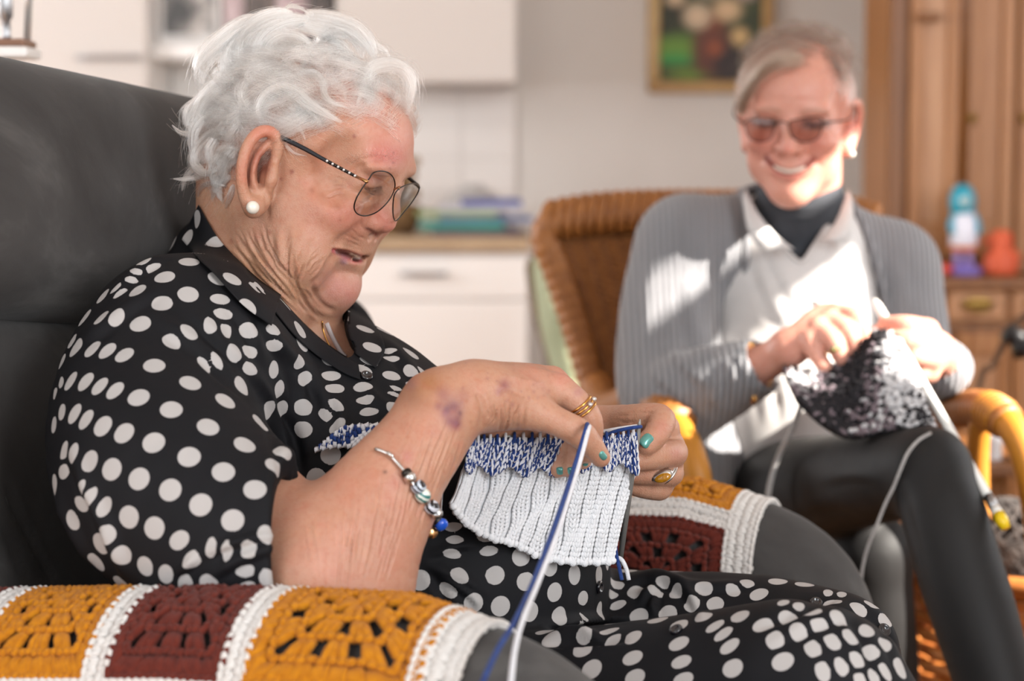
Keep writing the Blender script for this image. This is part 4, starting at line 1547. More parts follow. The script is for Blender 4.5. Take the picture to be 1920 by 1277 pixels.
def glasses(name, label, outlines, planes, wire, m_wire, m_lens, parent_yaw):
    o = empty(name, planes[0][0], parent_yaw)
    tag(o, label, 'glasses')
    res = []
    for out, (p0, n) in zip(outlines, planes):
        c = np.array([on_plane(q, p0, n) for q in out])
        C = spline(np.vstack([c[-1:], c, c[:2]]), 90)
        i0 = np.argmin(np.linalg.norm(C[:30] - c[0], axis=1))
        i1 = 45 + np.argmin(np.linalg.norm(C[45:] - c[0], axis=1))
        C = C[i0:i1]
        MB().tube(C, wire, 8, closed=True).build('rim', m_wire, o)
        k = len(C)
        cc = C.mean(0)
        b = MB()
        rings = [C * f + cc * (1 - f) - n * .0012 * (1 - f ** 2) * 2 for f in (1, .7, .4, .12)]
        V_ = np.concatenate(rings + [r + n * .0011 for r in rings])
        fs = []
        for s in (0, 4):
            for j in range(3):
                for i in range(k):
                    q = [(s + j) * k + i, (s + j) * k + (i + 1) % k, (s + j + 1) * k + (i + 1) % k, (s + j + 1) * k + i]
                    fs.append(q if s else q[::-1])
            cap_ = [(s + 3) * k + i for i in range(k)]
            fs.append(cap_ if s else cap_[::-1])
        b.add(V_, fs).build('lens', m_lens, o)
        res.append(C)
    return o, res


near_out = z2([(885, 112), (915, 72), (970, 64), (1015, 85), (1036, 135), (1022, 195), (985, 250), (930, 298), (870, 318), (822, 307), (803, 272), (815, 220), (850, 160)])
far_out = z2([(1034, 195), (1062, 162), (1108, 140), (1150, 134), (1173, 152), (1164, 192), (1130, 244), (1088, 296), (1045, 345), (1030, 335), (1024, 290), (1026, 235)])
wrap = math.radians(9)
pn = WF * math.cos(wrap) + WR * math.sin(wrap) - WU * .10
pf = WF * math.cos(wrap) - WR * math.sin(wrap) - WU * .10
pn, pf = pn / np.linalg.norm(pn), pf / np.linalg.norm(pf)
gl, rims = glasses('eyeglasses', 'thin metal spectacles with crystal-studded black temple on the white-haired woman', [near_out, far_out], [(W3((90, 36, 8)), -pn), (W3((90, -36, 8)), -pf)], .00058, M_GUN, M_LENS, 0)
hinge = rims[0][np.argmin(np.linalg.norm(proj(rims[0]) - np.array(z2([(878, 122)])), axis=1))]
q0, q1, q2 = A(*z1([(1120, 1008)])[0], 1.664), A(*z1([(945, 915)])[0], 1.666), A(*z1([(700, 788)])[0], 1.668)
MB().tube([hinge, A(*z1([(1180, 1036)])[0], hinge[1] - .001), q0], [.0011, .0015, .0013], 8).build('hinge', M_GOLD, gl)
tp = spline([q0, q1, (q1 + q2) / 2 + (0, 0, .0006), q2, A(516, 254, 1.680), A(498, 262, 1.690)], 30)
tm_ = MB().tube(tp, np.interp(np.linspace(0, 1, 30), [0, .35, .6, 1], [.0013, .0019, .0021, .0018]), 10, flat=.55).build('temple', M_TEMPLE, gl)
for i in range(11):
    p = q0 + (q1 - q0) * (i + .5) / 11
    MB().ball(p + np.array([0, -.0012, .0002]), (.0013, .0009, .0013), 8).build('crystal', M_CRYSTAL if i % 2 == 0 else M_GUN, tm_)
ft = W3((74, -66, 20))
MB().tube([rims[1][np.argmax(proj(rims[1])[:, 0])], ft, W3((5, -76, 36))], [.001, .0016, .0016], 8).build('temple', M_TEMPLE, gl)
b0 = rims[0][np.argmin(np.linalg.norm(proj(rims[0]) - np.array(z2([(1032, 165)])), axis=1))]
b1 = rims[1][np.argmin(np.linalg.norm(proj(rims[1]) - np.array(z2([(1056, 168)])), axis=1))]
MB().tube(spline([b0, (b0 + b1) / 2 + WU * .003 + WF * .002, b1], 12), .001, 8).build('bridge', M_GOLD, gl)
o = empty('earring', A(474, 389, 1.652))
tag(o, 'round white pearl stud in the white-haired woman\'s ear lobe', 'earring')
MB().ball(A(474, 389, 1.654), .0056, 20).build('pearl', mat('pearl', '#e4dccf', .22, 0, **{'Coat_Weight': .6}), o)
MB().tube([A(474, 389, 1.654), A(474, 388, 1.664)], .0008, 6).build('post', M_GOLD, o)
# ================================================================== the smiling woman opposite
M_SKIN2 = skin_material('fair_skin', .12)
YO = A(1492, 237, 2.50)
YFv, YRv, YUv = headframe(103, 9, 2)
h2 = Sculpt().frame(YO, YFv, YRv, YUv, 0.00096)
h2.ell((-8, 0, 36), (88, 70, 74), 1)
h2.ell((36, 0, 48), (44, 58, 48), 20)
h2.ell((32, 0, -18), (49, 55, 60), 18)
for s_ in (1, -1):
    h2.ell((68, s_ * 26, 31), (13, 26, 8), 10)
    h2.ell((58, s_ * 38, -9), (24, 21, 16), 12)              # cheeks lifted by the smile
    h2.ell((20, s_ * 42, -38), (32, 16, 32), 18)
    h2.ell((52, s_ * 60, 24), (20, 10, 26), 14, -1)
    h2.ell((90, s_ * 32, 15), (17, 19, 9), 8, -1)
    h2.ell((63, s_ * 32, 13), (13, 14, 11.5), 3)
    h2.ell((67, s_ * 33, 1), (9, 14, 4), 5)
h2.ell((60, 0, -39), (20, 31, 20), 10)
h2.ell((58, 0, -76), (22, 23, 20), 12)
h2.ell((37, 0, -62), (40, 36, 33), 18)
h2.chain([(74, 0, 28), (84, 0, 10), (92, 0, -6), (94, 0, -14)], [8, 7.5, 9, 10], 8, kin=4)
for s_ in (1, -1):
    h2.ell((80, s_ * 11.5, -15.5), (12, 8, 8), 5)
    h2.ell((88, s_ * 6, -24.5), (6, 3.2, 4), 2, -1)
h2.chain([(64, 33, -31), (77, 19, -39), (82, 0, -41.5), (77, -19, -39), (64, -33, -31)], [2, 3.4, 4.2, 3.4, 2], 3, n=12)     # upper lip
h2.chain([(64, 33, -33), (76, 20, -47), (80, 0, -54), (76, -20, -47), (64, -33, -33)], [2, 3.6, 5, 3.6, 2], 3, n=12)       # lower lip
h2.chain([(68, 31, -32), (80, 17, -43), (85, 0, -47.5), (80, -17, -43), (68, -31, -32)], [1.6, 3.6, 4.6, 3.6, 1.6], 2, -1, n=12)
for s_ in (1, -1):                                            # ears
    e = lambda f, u, r=70: (f - (6 if s_ > 0 else 0), s_ * (r - (8 if s_ > 0 else 3)), u)
    h2.chain([e(8, 6), e(13, 22, 72), e(8, 33, 76), e(-8, 32, 82), e(-17, 14, 84), e(-14, -8, 80), e(-4, -24, 75), e(2, -31, 72)], [3, 4, 4.4, 4.6, 4.6, 4.6, 5, 6.5], 5, n=20)
    h2.chain([e(8, 22, 68), e(-8, 20, 72), e(-8, -5, 70), e(3, -22, 68)], [6, 6, 6, 6], 6, n=8)
h2.p = [(q[0], q[1], q[2] * .00096) + (q[3:] if q[0] != 'h' else (q[3], q[4], q[5] * .001)) for q in h2.p]
h2.frame()
R3 = lambda *p: AA(p)
h2.chain(R3((1500, 290, 2.54), (1500, 420, 2.58), (1490, 500, 2.60)), [.052, .054, .06], .03, n=6, raw=True)
h2.chain(R3((1490, 520, 2.62), (1470, 700, 2.64), (1440, 860, 2.64)), [.09, .10, .10], .04, n=6, raw=True)
for a, b in (((1490, 500, 2.62), (1290, 470, 2.56)), ((1490, 500, 2.62), (1665, 510, 2.63))):
    h2.cap(A(*a), A(*b), .05, .045, .03, raw=True)
# right arm and hand (left in the picture)
h2.chain(R3((1285, 470, 2.56), (1262, 620, 2.52), (1255, 735, 2.45)), [.042, .04, .037], .02, n=8, raw=True)
h2.chain(R3((1255, 738, 2.45), (1340, 712, 2.38), (1420, 686, 2.335), (1480, 655, 2.31)), [.037, .033, .0235, .0205], .02, n=10, raw=True)
for kx, ky, kY, r in ((1522, 640, 2.285, .0165), (1536, 618, 2.29, .0165), (1556, 604, 2.30, .016), (1574, 592, 2.31, .0155)):
    h2.chain(R3((1478, 652, 2.31), (1500, 640, 2.305), (kx, ky, kY)), [.018, .017, r * .8], .010, n=6, raw=True)
for ch_, r in ((((1522, 640, 2.285), (1530, 662, 2.275), (1548, 690, 2.272)), (.0135, .0110, .0085)), (((1536, 618, 2.29), (1562, 640, 2.268), (1577, 672, 2.268)), (.0135, .0118, .009)),
               (((1556, 604, 2.30), (1590, 624, 2.272), (1604, 662, 2.272)), (.0135, .0118, .009)), (((1574, 592, 2.31), (1606, 600, 2.285), (1619, 638, 2.283)), (.013, .0115, .009)),
               (((1500, 625, 2.325), (1545, 588, 2.33), (1600, 588, 2.31)), (.015, .0125, .0095))):
    h2.chain(R3(*ch_), r, .004, n=10, raw=True)
# left arm and hand (right in the picture)
h2.chain(R3((1668, 520, 2.63), (1705, 620, 2.60), (1722, 700, 2.53)), [.042, .04, .036], .02, n=8, raw=True)
h2.chain(R3((1722, 700, 2.53), (1756, 690, 2.40), (1762, 668, 2.33)), [.036, .026, .021], .02, n=8, raw=True)
for kx, ky, kY in ((1738, 620, 2.285), (1744, 645, 2.275), (1744, 672, 2.275), (1740, 697, 2.285)):
    h2.chain(R3((1760, 668, 2.33), (1752, 658, 2.305), (kx, ky, kY)), [.0195, .019, .0135], .010, n=6, raw=True)
for ch_, r in ((((1738, 620, 2.285), (1700, 610, 2.275), (1660, 606, 2.285)), (.0135, .0118, .0085)), (((1744, 645, 2.275), (1708, 640, 2.258), (1664, 634, 2.268)), (.0135, .0118, .009)),
               (((1744, 672, 2.275), (1716, 668, 2.258), (1690, 672, 2.268)), (.0135, .0118, .009)), (((1740, 697, 2.285), (1718, 700, 2.27), (1698, 704, 2.28)), (.013, .011, .0085)),
               (((1748, 650, 2.32), (1700, 628, 2.31), (1648, 622, 2.30)), (.015, .0125, .009))):
    h2.chain(R3(*ch_), r, .004, n=10, raw=True)
V, Q = h2.mesh(.0021, (.10, 2.18, .55), (.66, 2.80, 1.32))
k2 = Skin(relax(V, Q, 1), Q, '#cc9482')

woman2 = empty('person', (A(1450, 900, 2.6)[0], 2.6, 0), math.atan2(-.937, -.35))
tag(woman2, 'smiling short-haired woman in grey cardigan knitting in the wicker armchair', 'person')


def face_xy(u, r, uu):
    return proj(YO + (YFv * u + YRv * r + YUv * uu) * .00096)


GLO, GHI = (.05, 1.85, .2), (.72, 2.92, 1.2)
# turtleneck
tn = Sculpt()
tn.chain(R3((1500, 372, 2.56), (1500, 410, 2.572), (1492, 450, 2.59), (1490, 560, 2.60)), [.0565, .0590, .066, .085], .02, n=8, raw=True)
kt = garment(tn, .004, GLO, GHI)
for y in (365, 382, 398):
    kt.fold([(1400, y - 8), (1450, y + 6), (1500, y + 10), (1560, y)], 7, 1.4)
M_TURTLE = mottled('charcoal_jersey', '#33363b', '#3d4046', 30, .85)
# blouse
bl = Sculpt()
bl.chain(R3((1488, 500, 2.60), (1480, 620, 2.60), (1470, 740, 2.60), (1455, 850, 2.58)), [.102, .122, .128, .128], .04, n=8, raw=True)
for a, b in (((1488, 470, 2.60), (1300, 480, 2.57)), ((1488, 470, 2.60), (1655, 510, 2.63))):
    bl.cap(A(*a), A(*b), .062, .050, .03, raw=True)
bl.ell(A(1470, 780, 2.50), (.09, .06, .10), .03)
kb = garment(bl, .0045, GLO, GHI)
for p, w_, a in (([(1405, 440), (1450, 560), (1500, 640)], 16, 3), ([(1430, 430), (1480, 540), (1530, 600)], 14, 3), ([(1580, 420), (1560, 520), (1530, 600)], 15, 3), ([(1620, 480), (1600, 580), (1560, 650)], 14, 3),
                 ([(1440, 640), (1470, 720), (1480, 800)], 16, 4), ([(1400, 620), (1430, 700), (1440, 800)], 14, 3)):
    kb.fold(p, w_, a)
kb.apply()
BL_V = [(1392, 330), (1412, 395), (1450, 445), (1503, 500), (1540, 440), (1566, 400), (1590, 340)]
trim(kb, BL_V, (2.3, 2.62))
smooth_border(kb)
M_BLOUSE = mottled('pale_grey_blouse', '#c9c6c4', '#bdbab8', 12, .6)
# cardigan
cg = Sculpt()
cg.chain(R3((1470, 520, 2.64), (1465, 640, 2.64), (1450, 760, 2.63), (1435, 880, 2.60)), [.120, .140, .146, .150], .03, n=8, raw=True)
for a, b in (((1475, 452, 2.61), (1292, 462, 2.56)), ((1490, 452, 2.61), (1668, 508, 2.62))):
    cg.cap(A(*a), A(*b), .068, .064, .03, raw=True)
cg.chain(R3((1285, 462, 2.56), (1262, 560, 2.54), (1252, 690, 2.48), (1262, 748, 2.43), (1330, 726, 2.375), (1412, 692, 2.335)), [.064, .066, .066, .060, .050, .037], .02, n=16, raw=True)
cg.chain(R3((1668, 505, 2.62), (1692, 580, 2.60), (1712, 680, 2.54), (1752, 690, 2.42), (1770, 690, 2.37)), [.062, .057, .052, .042, .035], .02, n=14, raw=True)
cg.cap(A(1380, 702, 2.35), A(1450, 675, 2.32), .029, .031, .004, -1, raw=True)
cg.chain(R3((1310, 820, 2.50), (1290, 900, 2.46), (1285, 980, 2.45)), [.06, .055, .05], .03, n=6, raw=True)
kc = garment(cg, .0042, GLO, GHI)
for p, w_, a in (([(1345, 440), (1352, 560), (1345, 680)], 20, -6), ([(1240, 640), (1290, 690), (1330, 730)], 13, 5), ([(1215, 690), (1262, 730), (1300, 770)], 12, 4), ([(1205, 745), (1255, 775), (1290, 790)], 12, 4),
                 ([(1290, 520), (1300, 600), (1322, 680)], 18, 5), ([(1225, 480), (1215, 580), (1215, 660)], 18, 4), ([(1330, 760), (1345, 740), (1350, 700)], 10, 3), ([(1380, 720), (1372, 695), (1362, 670)], 8, 3),
                 ([(1610, 430), (1640, 500), (1655, 580)], 18, 5), ([(1670, 480), (1690, 540), (1700, 590)], 16, 4)):
    kc.fold(p, w_, a)
kc.apply()
CG_P = [(1385, 340), (1398, 400), (1400, 480), (1394, 560), (1392, 650), (1400, 720), (1420, 800), (1440, 880), (1640, 880), (1668, 760), (1676, 660), (1660, 560), (1636, 470), (1610, 410), (1590, 360)]
trim(kc, CG_P, (2.425, 2.70))
smooth_border(kc)
M_CARD = mat('grey_ribbed_knit', '#7f7f82', .95, **{'Sheen_Weight': .3})
t = NT(M_CARD)
v = t.coord('Object', (1, .35, 0.0))
wv = t.n('TexWave', _wave_type='BANDS', _bands_direction='X')
wv.inputs['Scale'].default_value = 42
wv.inputs['Distortion'].default_value = 1.2
t.l(v, wv.inputs['Vector'])
t.l(t.ramp(wv.outputs[1], [(.2, '#646468'), (.7, '#8b8b8e')]), t.b.inputs['Base Color'])
t.bump(wv.outputs[1], .6, .004)
# trousers
tr = Sculpt()
tr.chain(R3((1420, 945, 2.55), (1500, 920, 2.40), (1580, 905, 2.27), (1670, 890, 2.165), (1738, 884, 2.115)), [.072, .064, .057, .051, .046], .02, n=14, raw=True)
tr.chain(R3((1738, 884, 2.115), (1768, 960, 2.08), (1800, 1070, 2.05), (1838, 1190, 2.02), (1880, 1340, 1.99), (1920, 1560, 1.96)), [.0455, .0445, .0455, .0435, .039, .034], .015, n=16, raw=True)
tr.chain(R3((1440, 1020, 2.60), (1560, 1030, 2.42), (1630, 1040, 2.30)), [.075, .060, .047], .012, n=8, raw=True)
tr.chain(R3((1630, 1040, 2.30), (1640, 1150, 2.30), (1655, 1300, 2.31), (1660, 1560, 2.33)), [.047, .047, .043, .036], .02, n=10, raw=True)
tr.chain(R3((1655, 1500, 2.33), (1665, 1800, 2.36), (1668, 1990, 2.37)), [.037, .036, .034], .01, n=6, raw=True)
tr.ell(A(1420, 960, 2.62), (.15, .13, .09), .03)
kp = garment(tr, .004, (.05, 1.85, .0), (.72, 2.85, .95), 3)
for p, w_, a in (([(1530, 900), (1600, 890), (1660, 900)], 14, 2), ([(1480, 960), (1560, 940), (1640, 960)], 16, 2), ([(1690, 900), (1700, 960), (1730, 1060)], 10, -2), ([(1720, 1000), (1740, 1100), (1780, 1200)], 6, -.8)):
    kp.fold(p, w_, a)
M_SHOE = mat('black_leather', '#1a1818', .4)
for an, dr in ((A(1930, 1580, 1.955), (-.25, -.75, -.45)), (A(1668, 1985, 2.37), (-.35, -.93, -.02))):
    dr = np.array(dr) / np.linalg.norm(dr)
    sh_ = Sculpt()
    sh_.chain([an + (0, 0, .01), an - np.array([0, 0, .035]) - dr * .02, an - np.array([0, 0, .045]) + dr * .10, an - np.array([0, 0, .048]) + dr * .17], [.042, .040, .040, .030], .015, n=10, raw=True)
    V, Q = sh_.mesh(.006, an - .3, an + .3)
    Skin(relax(V, Q, 2), Q).build('shoe', M_SHOE, woman2)
M_TROUS = mottled('black_stretch_cloth', '#181717', '#1e1d1d', 14, .6, .1, 800, **{'Specular_IOR_Level': .25})
kp.build('trousers', M_TROUS, woman2)
cgo = kc.build('cardigan', M_CARD, woman2)
blo = kb.build('blouse', M_BLOUSE, woman2)
kt.build('turtleneck', M_TURTLE, woman2)
for lp in border(kc)[:1]:
    P = smooth_line(lp, 10)
    MB().tube(P[::3], .0055, 8).build('edging', M_CARD, cgo)
for lp in border(kb)[:1]:
    P = smooth_line(lp, 10)
    MB().tube(P[::3], .0030, 6).build('edging', M_BLOUSE, blo)
# the blouse's open collar, a leaf on each side
for pts_in, pts_out in (([(1398, 352, 2.515), (1420, 398, 2.492), (1455, 440, 2.482), (1490, 468, 2.478)], [(1392, 372, 2.505), (1402, 430, 2.478), (1428, 468, 2.468), (1468, 462, 2.465)]),
                        ([(1590, 356, 2.53), (1574, 400, 2.505), (1556, 432, 2.490), (1534, 452, 2.482)], [(1598, 376, 2.52), (1600, 420, 2.50), (1588, 452, 2.484), (1552, 450, 2.470)])):
    a_, b_ = spline(AA(pts_in), 14), spline(AA(pts_out), 14)
    off = np.array([0, -.004, 0])
    V_ = np.concatenate([a_, b_, a_ + off, b_ + off])
    n = 14
    fs = []
    for i in range(n - 1):
        fs += [(i, i + 1, n + i + 1, n + i), (2 * n + i, 3 * n + i, 3 * n + i + 1, 2 * n + i + 1), (i, 2 * n + i, 2 * n + i + 1, i + 1), (n + i, n + i + 1, 3 * n + i + 1, 3 * n + i)]
    fs += [(0, n, 3 * n, 2 * n), (n - 1, 3 * n - 1, 4 * n - 1, 2 * n - 1)]
    MB().add(V_, fs).build('collar', M_BLOUSE, blo)
# skin tints
fx = face_xy
k2.tint([fx(72, 30, -32), fx(80, 15, -43), fx(84, 0, -47), fx(80, -15, -43), fx(72, -30, -32)], 7, '#7d3530', .85, hard=2)
k2.tint([fx(76, 18, -49), fx(81, 0, -55), fx(76, -18, -49)], 5, '#b0645a', .6)
for r_ in (1, -1):
    k2.tint(fx(72, r_ * 36, -11), 30, '#cf7f70', .5)
    k2.tint([fx(76, r_ * 45, 16), fx(78, r_ * 32, 13), fx(76, r_ * 20, 14)], 9, '#40231f', .85)
    k2.tint([fx(76, r_ * 44, 30), fx(80, r_ * 28, 33), fx(80, r_ * 14, 30)], 4, '#94705c', .6)
    k2.crease([fx(88, r_ * 14, -19), fx(78, r_ * 30, -28), fx(68, r_ * 39, -42)], 6, -2.2)
    k2.crease([fx(70, r_ * 50, 18), fx(60, r_ * 58, 20)], 4, -.8)
    k2.crease([fx(70, r_ * 50, 10), fx(60, r_ * 58, 8)], 4, -.8)
k2.tint(fx(100, 0, -13), 12, '#cf7d70', .5)
k2.tint(proj(YO - YRv * .078 + YFv * 0), 26, '#d0705f', .6)  # sun glowing through the ear, put into its colour as red
for u in (48, 60):
    k2.crease([fx(80, 30, u), fx(86, 0, u - 3), fx(80, -30, u)], 4, -.5)
k2.build('body', M_SKIN2, woman2)
# teeth
MB().tube(spline([YO + (YFv * f + YRv * r + YUv * u) * .00096 for f, r, u in ((65, 25, -37), (76, 13, -42.5), (79.5, 0, -45), (76, -13, -42.5), (65, -25, -37))], 14), [.0022] + [.0038] * 12 + [.0022], 6).build('teeth', mat('teeth', '#e3d6c6', .25), woman2)
# ================================================================== kitchen at the back
def front(parent, lo, hi, m, name='door', handle=None, bev=.004):
    d = MB().box(lo, hi, bev).build(name, m, parent, smooth=False)
    if handle:
        hb = MB()
        x, z, wd = handle
        hb.tube(spline([(x - wd / 2, lo[1], z), (x - wd / 2 + .004, lo[1] - .024, z), (x, lo[1] - .03, z), (x + wd / 2 - .004, lo[1] - .024, z), (x + wd / 2, lo[1], z)], 14), .006, 8)
        hb.build('handle', M_STEEL, d)
    return d


M_STEEL = mat('brushed_steel', '#a9a9ab', 0.35, 1.0)
M_COUNTER = mottled('beige_worktop', '#b59c7e', '#a78d70', 30, 0.45)
M_TILE = mat('cream_tile', '#e6ded8', 0.3)
M_GROUT = mat('grout', '#d8d0c9', 0.8)
YW = YB - .352                                                 # fronts of the wall cupboards
px2x = lambda px, Y: (px - 960) * Y / FPX
z_at = lambda px, py, Y: A(px, py, Y)[2]
zb = z_at(800, 157, YW)
XE = px2x(968, YW)
xs = [XE, px2x(632, YW)]
for i, lab in enumerate(('white wall cupboard over the worktop, beside the wall with the painting',)):
    x1, x0 = xs[i], xs[i + 1] + .003
    o = empty('wall_cupboard', ((x0 + x1) / 2, YB - .17, zb))
    tag(o, lab, 'cupboard')
    MB().box((x0, YW + .02, zb), (x1, YB - .002, zb + .72)).build('carcass', M_CUP, o, smooth=False)
    front(o, (x0 + .001, YW, zb + .004), (x1 - .001, YW + .019, zb + .716), M_CUP, 'door', (x0 + .30, zb + .05, .13) if i else None)
# the tall white unit at the far left and the cupboard with pictures on it
YT = YB - .35
XT = px2x(284, YT)
o = empty('tall_cupboard', (XT - .5, YB - .17, 0))
tag(o, 'tall white cupboard at the left, behind the grey armchair', 'cupboard')
MB().box((XT - 1.0, YT + .02, 0.0), (XT, YB - .002, 2.2)).build('carcass', M_WHITE, o, smooth=False)
zh = z_at(210, 108, YT)
front(o, (XT - .6, YT, .12), (XT - .003, YT + .019, zh - .10), M_CUP, 'door')
front(o, (XT - .6, YT, zh - .095), (XT - .003, YT + .019, 2.18), M_CUP, 'door', (px2x(212, YT), zh, .15))
# open shelf with photographs
YS = YB - .3
o = empty('wall_shelf', (px2x(450, YS), YB - .15, z_at(400, 85, YS)))
tag(o, 'white open shelf carrying black-and-white photographs', 'shelf')
zs = z_at(400, 84, YS)
MB().box((XT + .003, YS, zs - .035), (xs[1] - .003, YB - .002, zs), .003).build('board', M_WHITE, o, smooth=False)
MB().box((XT + .003, YB - .03, zs - .14), (xs[1] - .003, YB - .002, zs - .036), .003).build('rail', M_WHITE, o, smooth=False)


def photo_mat(name, stops, scale, stretch=(1, 1, 1)):
    m = mat(name, '#555555', .3)
    t = NT(m)
    t.l(t.ramp(t.noise(t.coord('Object', stretch), scale, 2, .5, .8), stops), t.b.inputs['Base Color'])
    return m


PH = [photo_mat('photo_grey', [(.38, '#4a4744'), (.5, '#8c8682'), (.6, '#cfc8c2')], 14, (1, 1, 1)),
      photo_mat('photo_dark', [(.4, '#241f1c'), (.55, '#4b3d35'), (.7, '#8a7468')], 9),
      photo_mat('photo_pink', [(.4, '#a98f90'), (.6, '#c9b2b2')], 8)]
for i, (xa, xb, mt, lab) in enumerate(((305, 418, 0, 'grey group photograph in a pale mount, left end of the shelf'), (425, 462, 2, 'pale mauve picture card beside the grey group photograph'), (468, 520, 1, 'dark picture card behind the top of the white hair'), (524, 580, 2, 'pink picture card between two dark ones'), (584, 628, 1, 'brown-black picture at the right end of the shelf'))):
    x0, x1 = px2x(xa, YS + .08), px2x(xb, YS + .08)
    o = empty('photograph', ((x0 + x1) / 2, YS + .08, zs))
    tag(o, lab, 'photograph', 'pictures on the kitchen shelf')
    MB().box((x0, YS + .08, zs), (x1, YS + .092, zs + .26), .002).build('frame', M_WHITE if i == 0 else PH[mt], o, smooth=False)
    MB().box((x0 + .012, YS + .076, zs + (.03 if i == 0 else .012)), (x1 - .012, YS + .0795, zs + .245)).build('print', PH[mt], o, smooth=False)
# base units, worktop, splashback
YF = YB - .62
XB = px2x(990, YF)
zc = z_at(880, 472, YF)
for i, lab in enumerate(('white base unit with a drawer over a door, right end of the worktop', 'white base unit left of the end one, mostly behind the dress')):
    x1 = XB - .6 * i
    x0 = x1 - .597 if i == 0 else XT + .004
    o = empty('base_unit', ((x0 + x1) / 2, YB - .3, 0))
    tag(o, lab, 'cupboard', 'white base units under the worktop')
    MB().box((x0, YF + .022, .1), (x1, YB - .002, zc - .001)).build('carcass', M_WHITE, o, smooth=False)
    MB().box((x0, YF + .06, 0), (x1, YF + .075, .1)).build('plinth', M_WHITE, o, smooth=False)
    zd = z_at(880, 563, YF)
    hx = px2x(795, YF) if i == 0 else (x0 + x1) / 2
    front(o, (x0 + .001, YF, zd + .003), (x1 - .001, YF + .02, zc - .006), M_WHITE, 'drawer', (hx, z_at(795, 513, YF), .10))
    front(o, (x0 + .001, YF, .104), (x1 - .001, YF + .02, zd), M_WHITE, 'door')
o = MB().box((XT + .003, YF - .02, zc), (XB + .005, YB - .012, zc + .036), .004).build('worktop', M_COUNTER, smooth=False)
tag(o, 'beige worktop running over the white base units', 'worktop')
o = empty('splashback', (XB - .6, YB, zc))
tag(o, 'cream tiled splashback between worktop and wall cupboards', 'tiles')
MB().box((XT + .003, YB - .006, zc + .037), (XE, YB - .001, zb - .001)).build('grout_bed', M_GROUT, o, smooth=False)
tm = None
nrow = 4
th = (zb - zc - .038) / nrow
for r in range(nrow):
    for c in range(6):
        x1 = XE - c * .15 - .001
        z0 = zc + .038 + r * th
        if tm is None:
            q = MB().box((-.0735, -.011, .0015), (.0735, -.0055, th - .0015), .001).build('tile', M_TILE, o, smooth=False)
            tm = q.data
        else:
            q = bpy.data.objects.new('tile', tm)
            COL.objects.link(q)
            q.parent = o
            q.matrix_parent_inverse = parent_world(o).inverted()
        q.location = (x1 - .0745, YB, z0)
# things on the worktop
zt = zc + .036


def booklet(cx, cy, z, sx, sy, h, color, label, cat='book', rz=0.0, grp='books and papers piled on the worktop'):
    o = empty('magazine', (cx, cy, z), rz)
    tag(o, label, cat, grp)
    R = np.array(Matrix.Rotation(rz, 4, 'Z'))
    R[:3, 3] = (cx, cy, z)
    cv = mat('cover', color, .35)
    b = MB().box((-sx / 2, -sy / 2, 0), (sx / 2, sy / 2, .0012)).box((-sx / 2, -sy / 2, h - .0012), (sx / 2, sy / 2, h)).box((-sx / 2, -sy / 2, 0), (sx / 2, -sy / 2 + .002, h)).xf(R)
    b.build('cover', cv, o, smooth=False)
    MB().box((-sx / 2 + .003, -sy / 2 + .0025, .0013), (sx / 2 - .003, sy / 2 - .003, h - .0013)).xf(R).build('pages', M_PAGE, o, smooth=False)
    return o


M_PAGE = mat('page_edges', '#d9d4cb', .8)
yb = YF + .16
xq = px2x(885, yb)
z = zt
for h, c, dx, sx, lab in ((.014, '#4f3f52', .01, .22, 'dark plum booklet, bottom of the pile on the worktop'), (.018, '#3f8f7e', -.02, .21, 'teal-green book, second from the bottom of the pile'), (.012, '#5a6b9a', .03, .23, 'slate-blue booklet in the middle of the pile'),
                         (.014, '#8ea06a', -.03, .2, 'olive-green booklet above the slate-blue one'), (.012, '#c9c6cf', .02, .21, 'pale grey booklet near the top of the pile'), (.016, '#3f4a93', .04, .15, 'blue-violet book on top of the pile')):
    booklet(xq + dx, yb + .01, z, sx, .16, h, c, lab, rz=dx * 3)
    z += h + .0005
# grey headphones-like wire arch and a dried bunch in a basket
o = empty('dried_flower_basket', (px2x(742, yb), yb + .02, zt))
tag(o, 'small brown basket of dried flowers on the worktop by the spectacles', 'basket')
M_DRY = mottled('dried_stalks', '#8c6a42', '#5c4229', 40, .9)
M_DRY2 = mottled('dried_heads', '#b58f62', '#80603c', 60, .9)
c0 = np.array([px2x(742, yb), yb + .02, zt])
MB().lathe([(.045, 0), (.06, .03), (.066, .065), (.06, .075), (.055, .06)], c0, 20).build('basket_body', M_DRY, o)
mb, mh = MB(), MB()
for i in range(46):
    a = rng.uniform(0, 6.28)
    tl = rng.uniform(.10, .2)
    sp = rng.uniform(.01, .055)
    e = c0 + np.array([math.cos(a) * sp, math.sin(a) * sp, tl])
    mb.tube(spline([c0 + (0, 0, .05), (c0 + e) / 2 + (0, 0, .02), e], 5), .0018, 4)
    mh.ball(e, (.008, .008, .014), 6)
mb.build('stalks', M_DRY, o)['kind'] = 'stuff'
mh.build('flower_heads', M_DRY2, o)['kind'] = 'stuff'
o = empty('bowl', (px2x(895, yb + .2), yb + .22, zt))
tag(o, 'pale grey bowl upside down behind the books on the worktop', 'bowl')
MB().lathe([(.11, 0), (.105, .03), (.085, .075), (.05, .105), (.03, .115), (.03, .122), (.001, .122)], (px2x(885, yb + .2), yb + .24, zt), 28).build('shell', mat('grey_glaze', '#c4c0bd', .3), o)

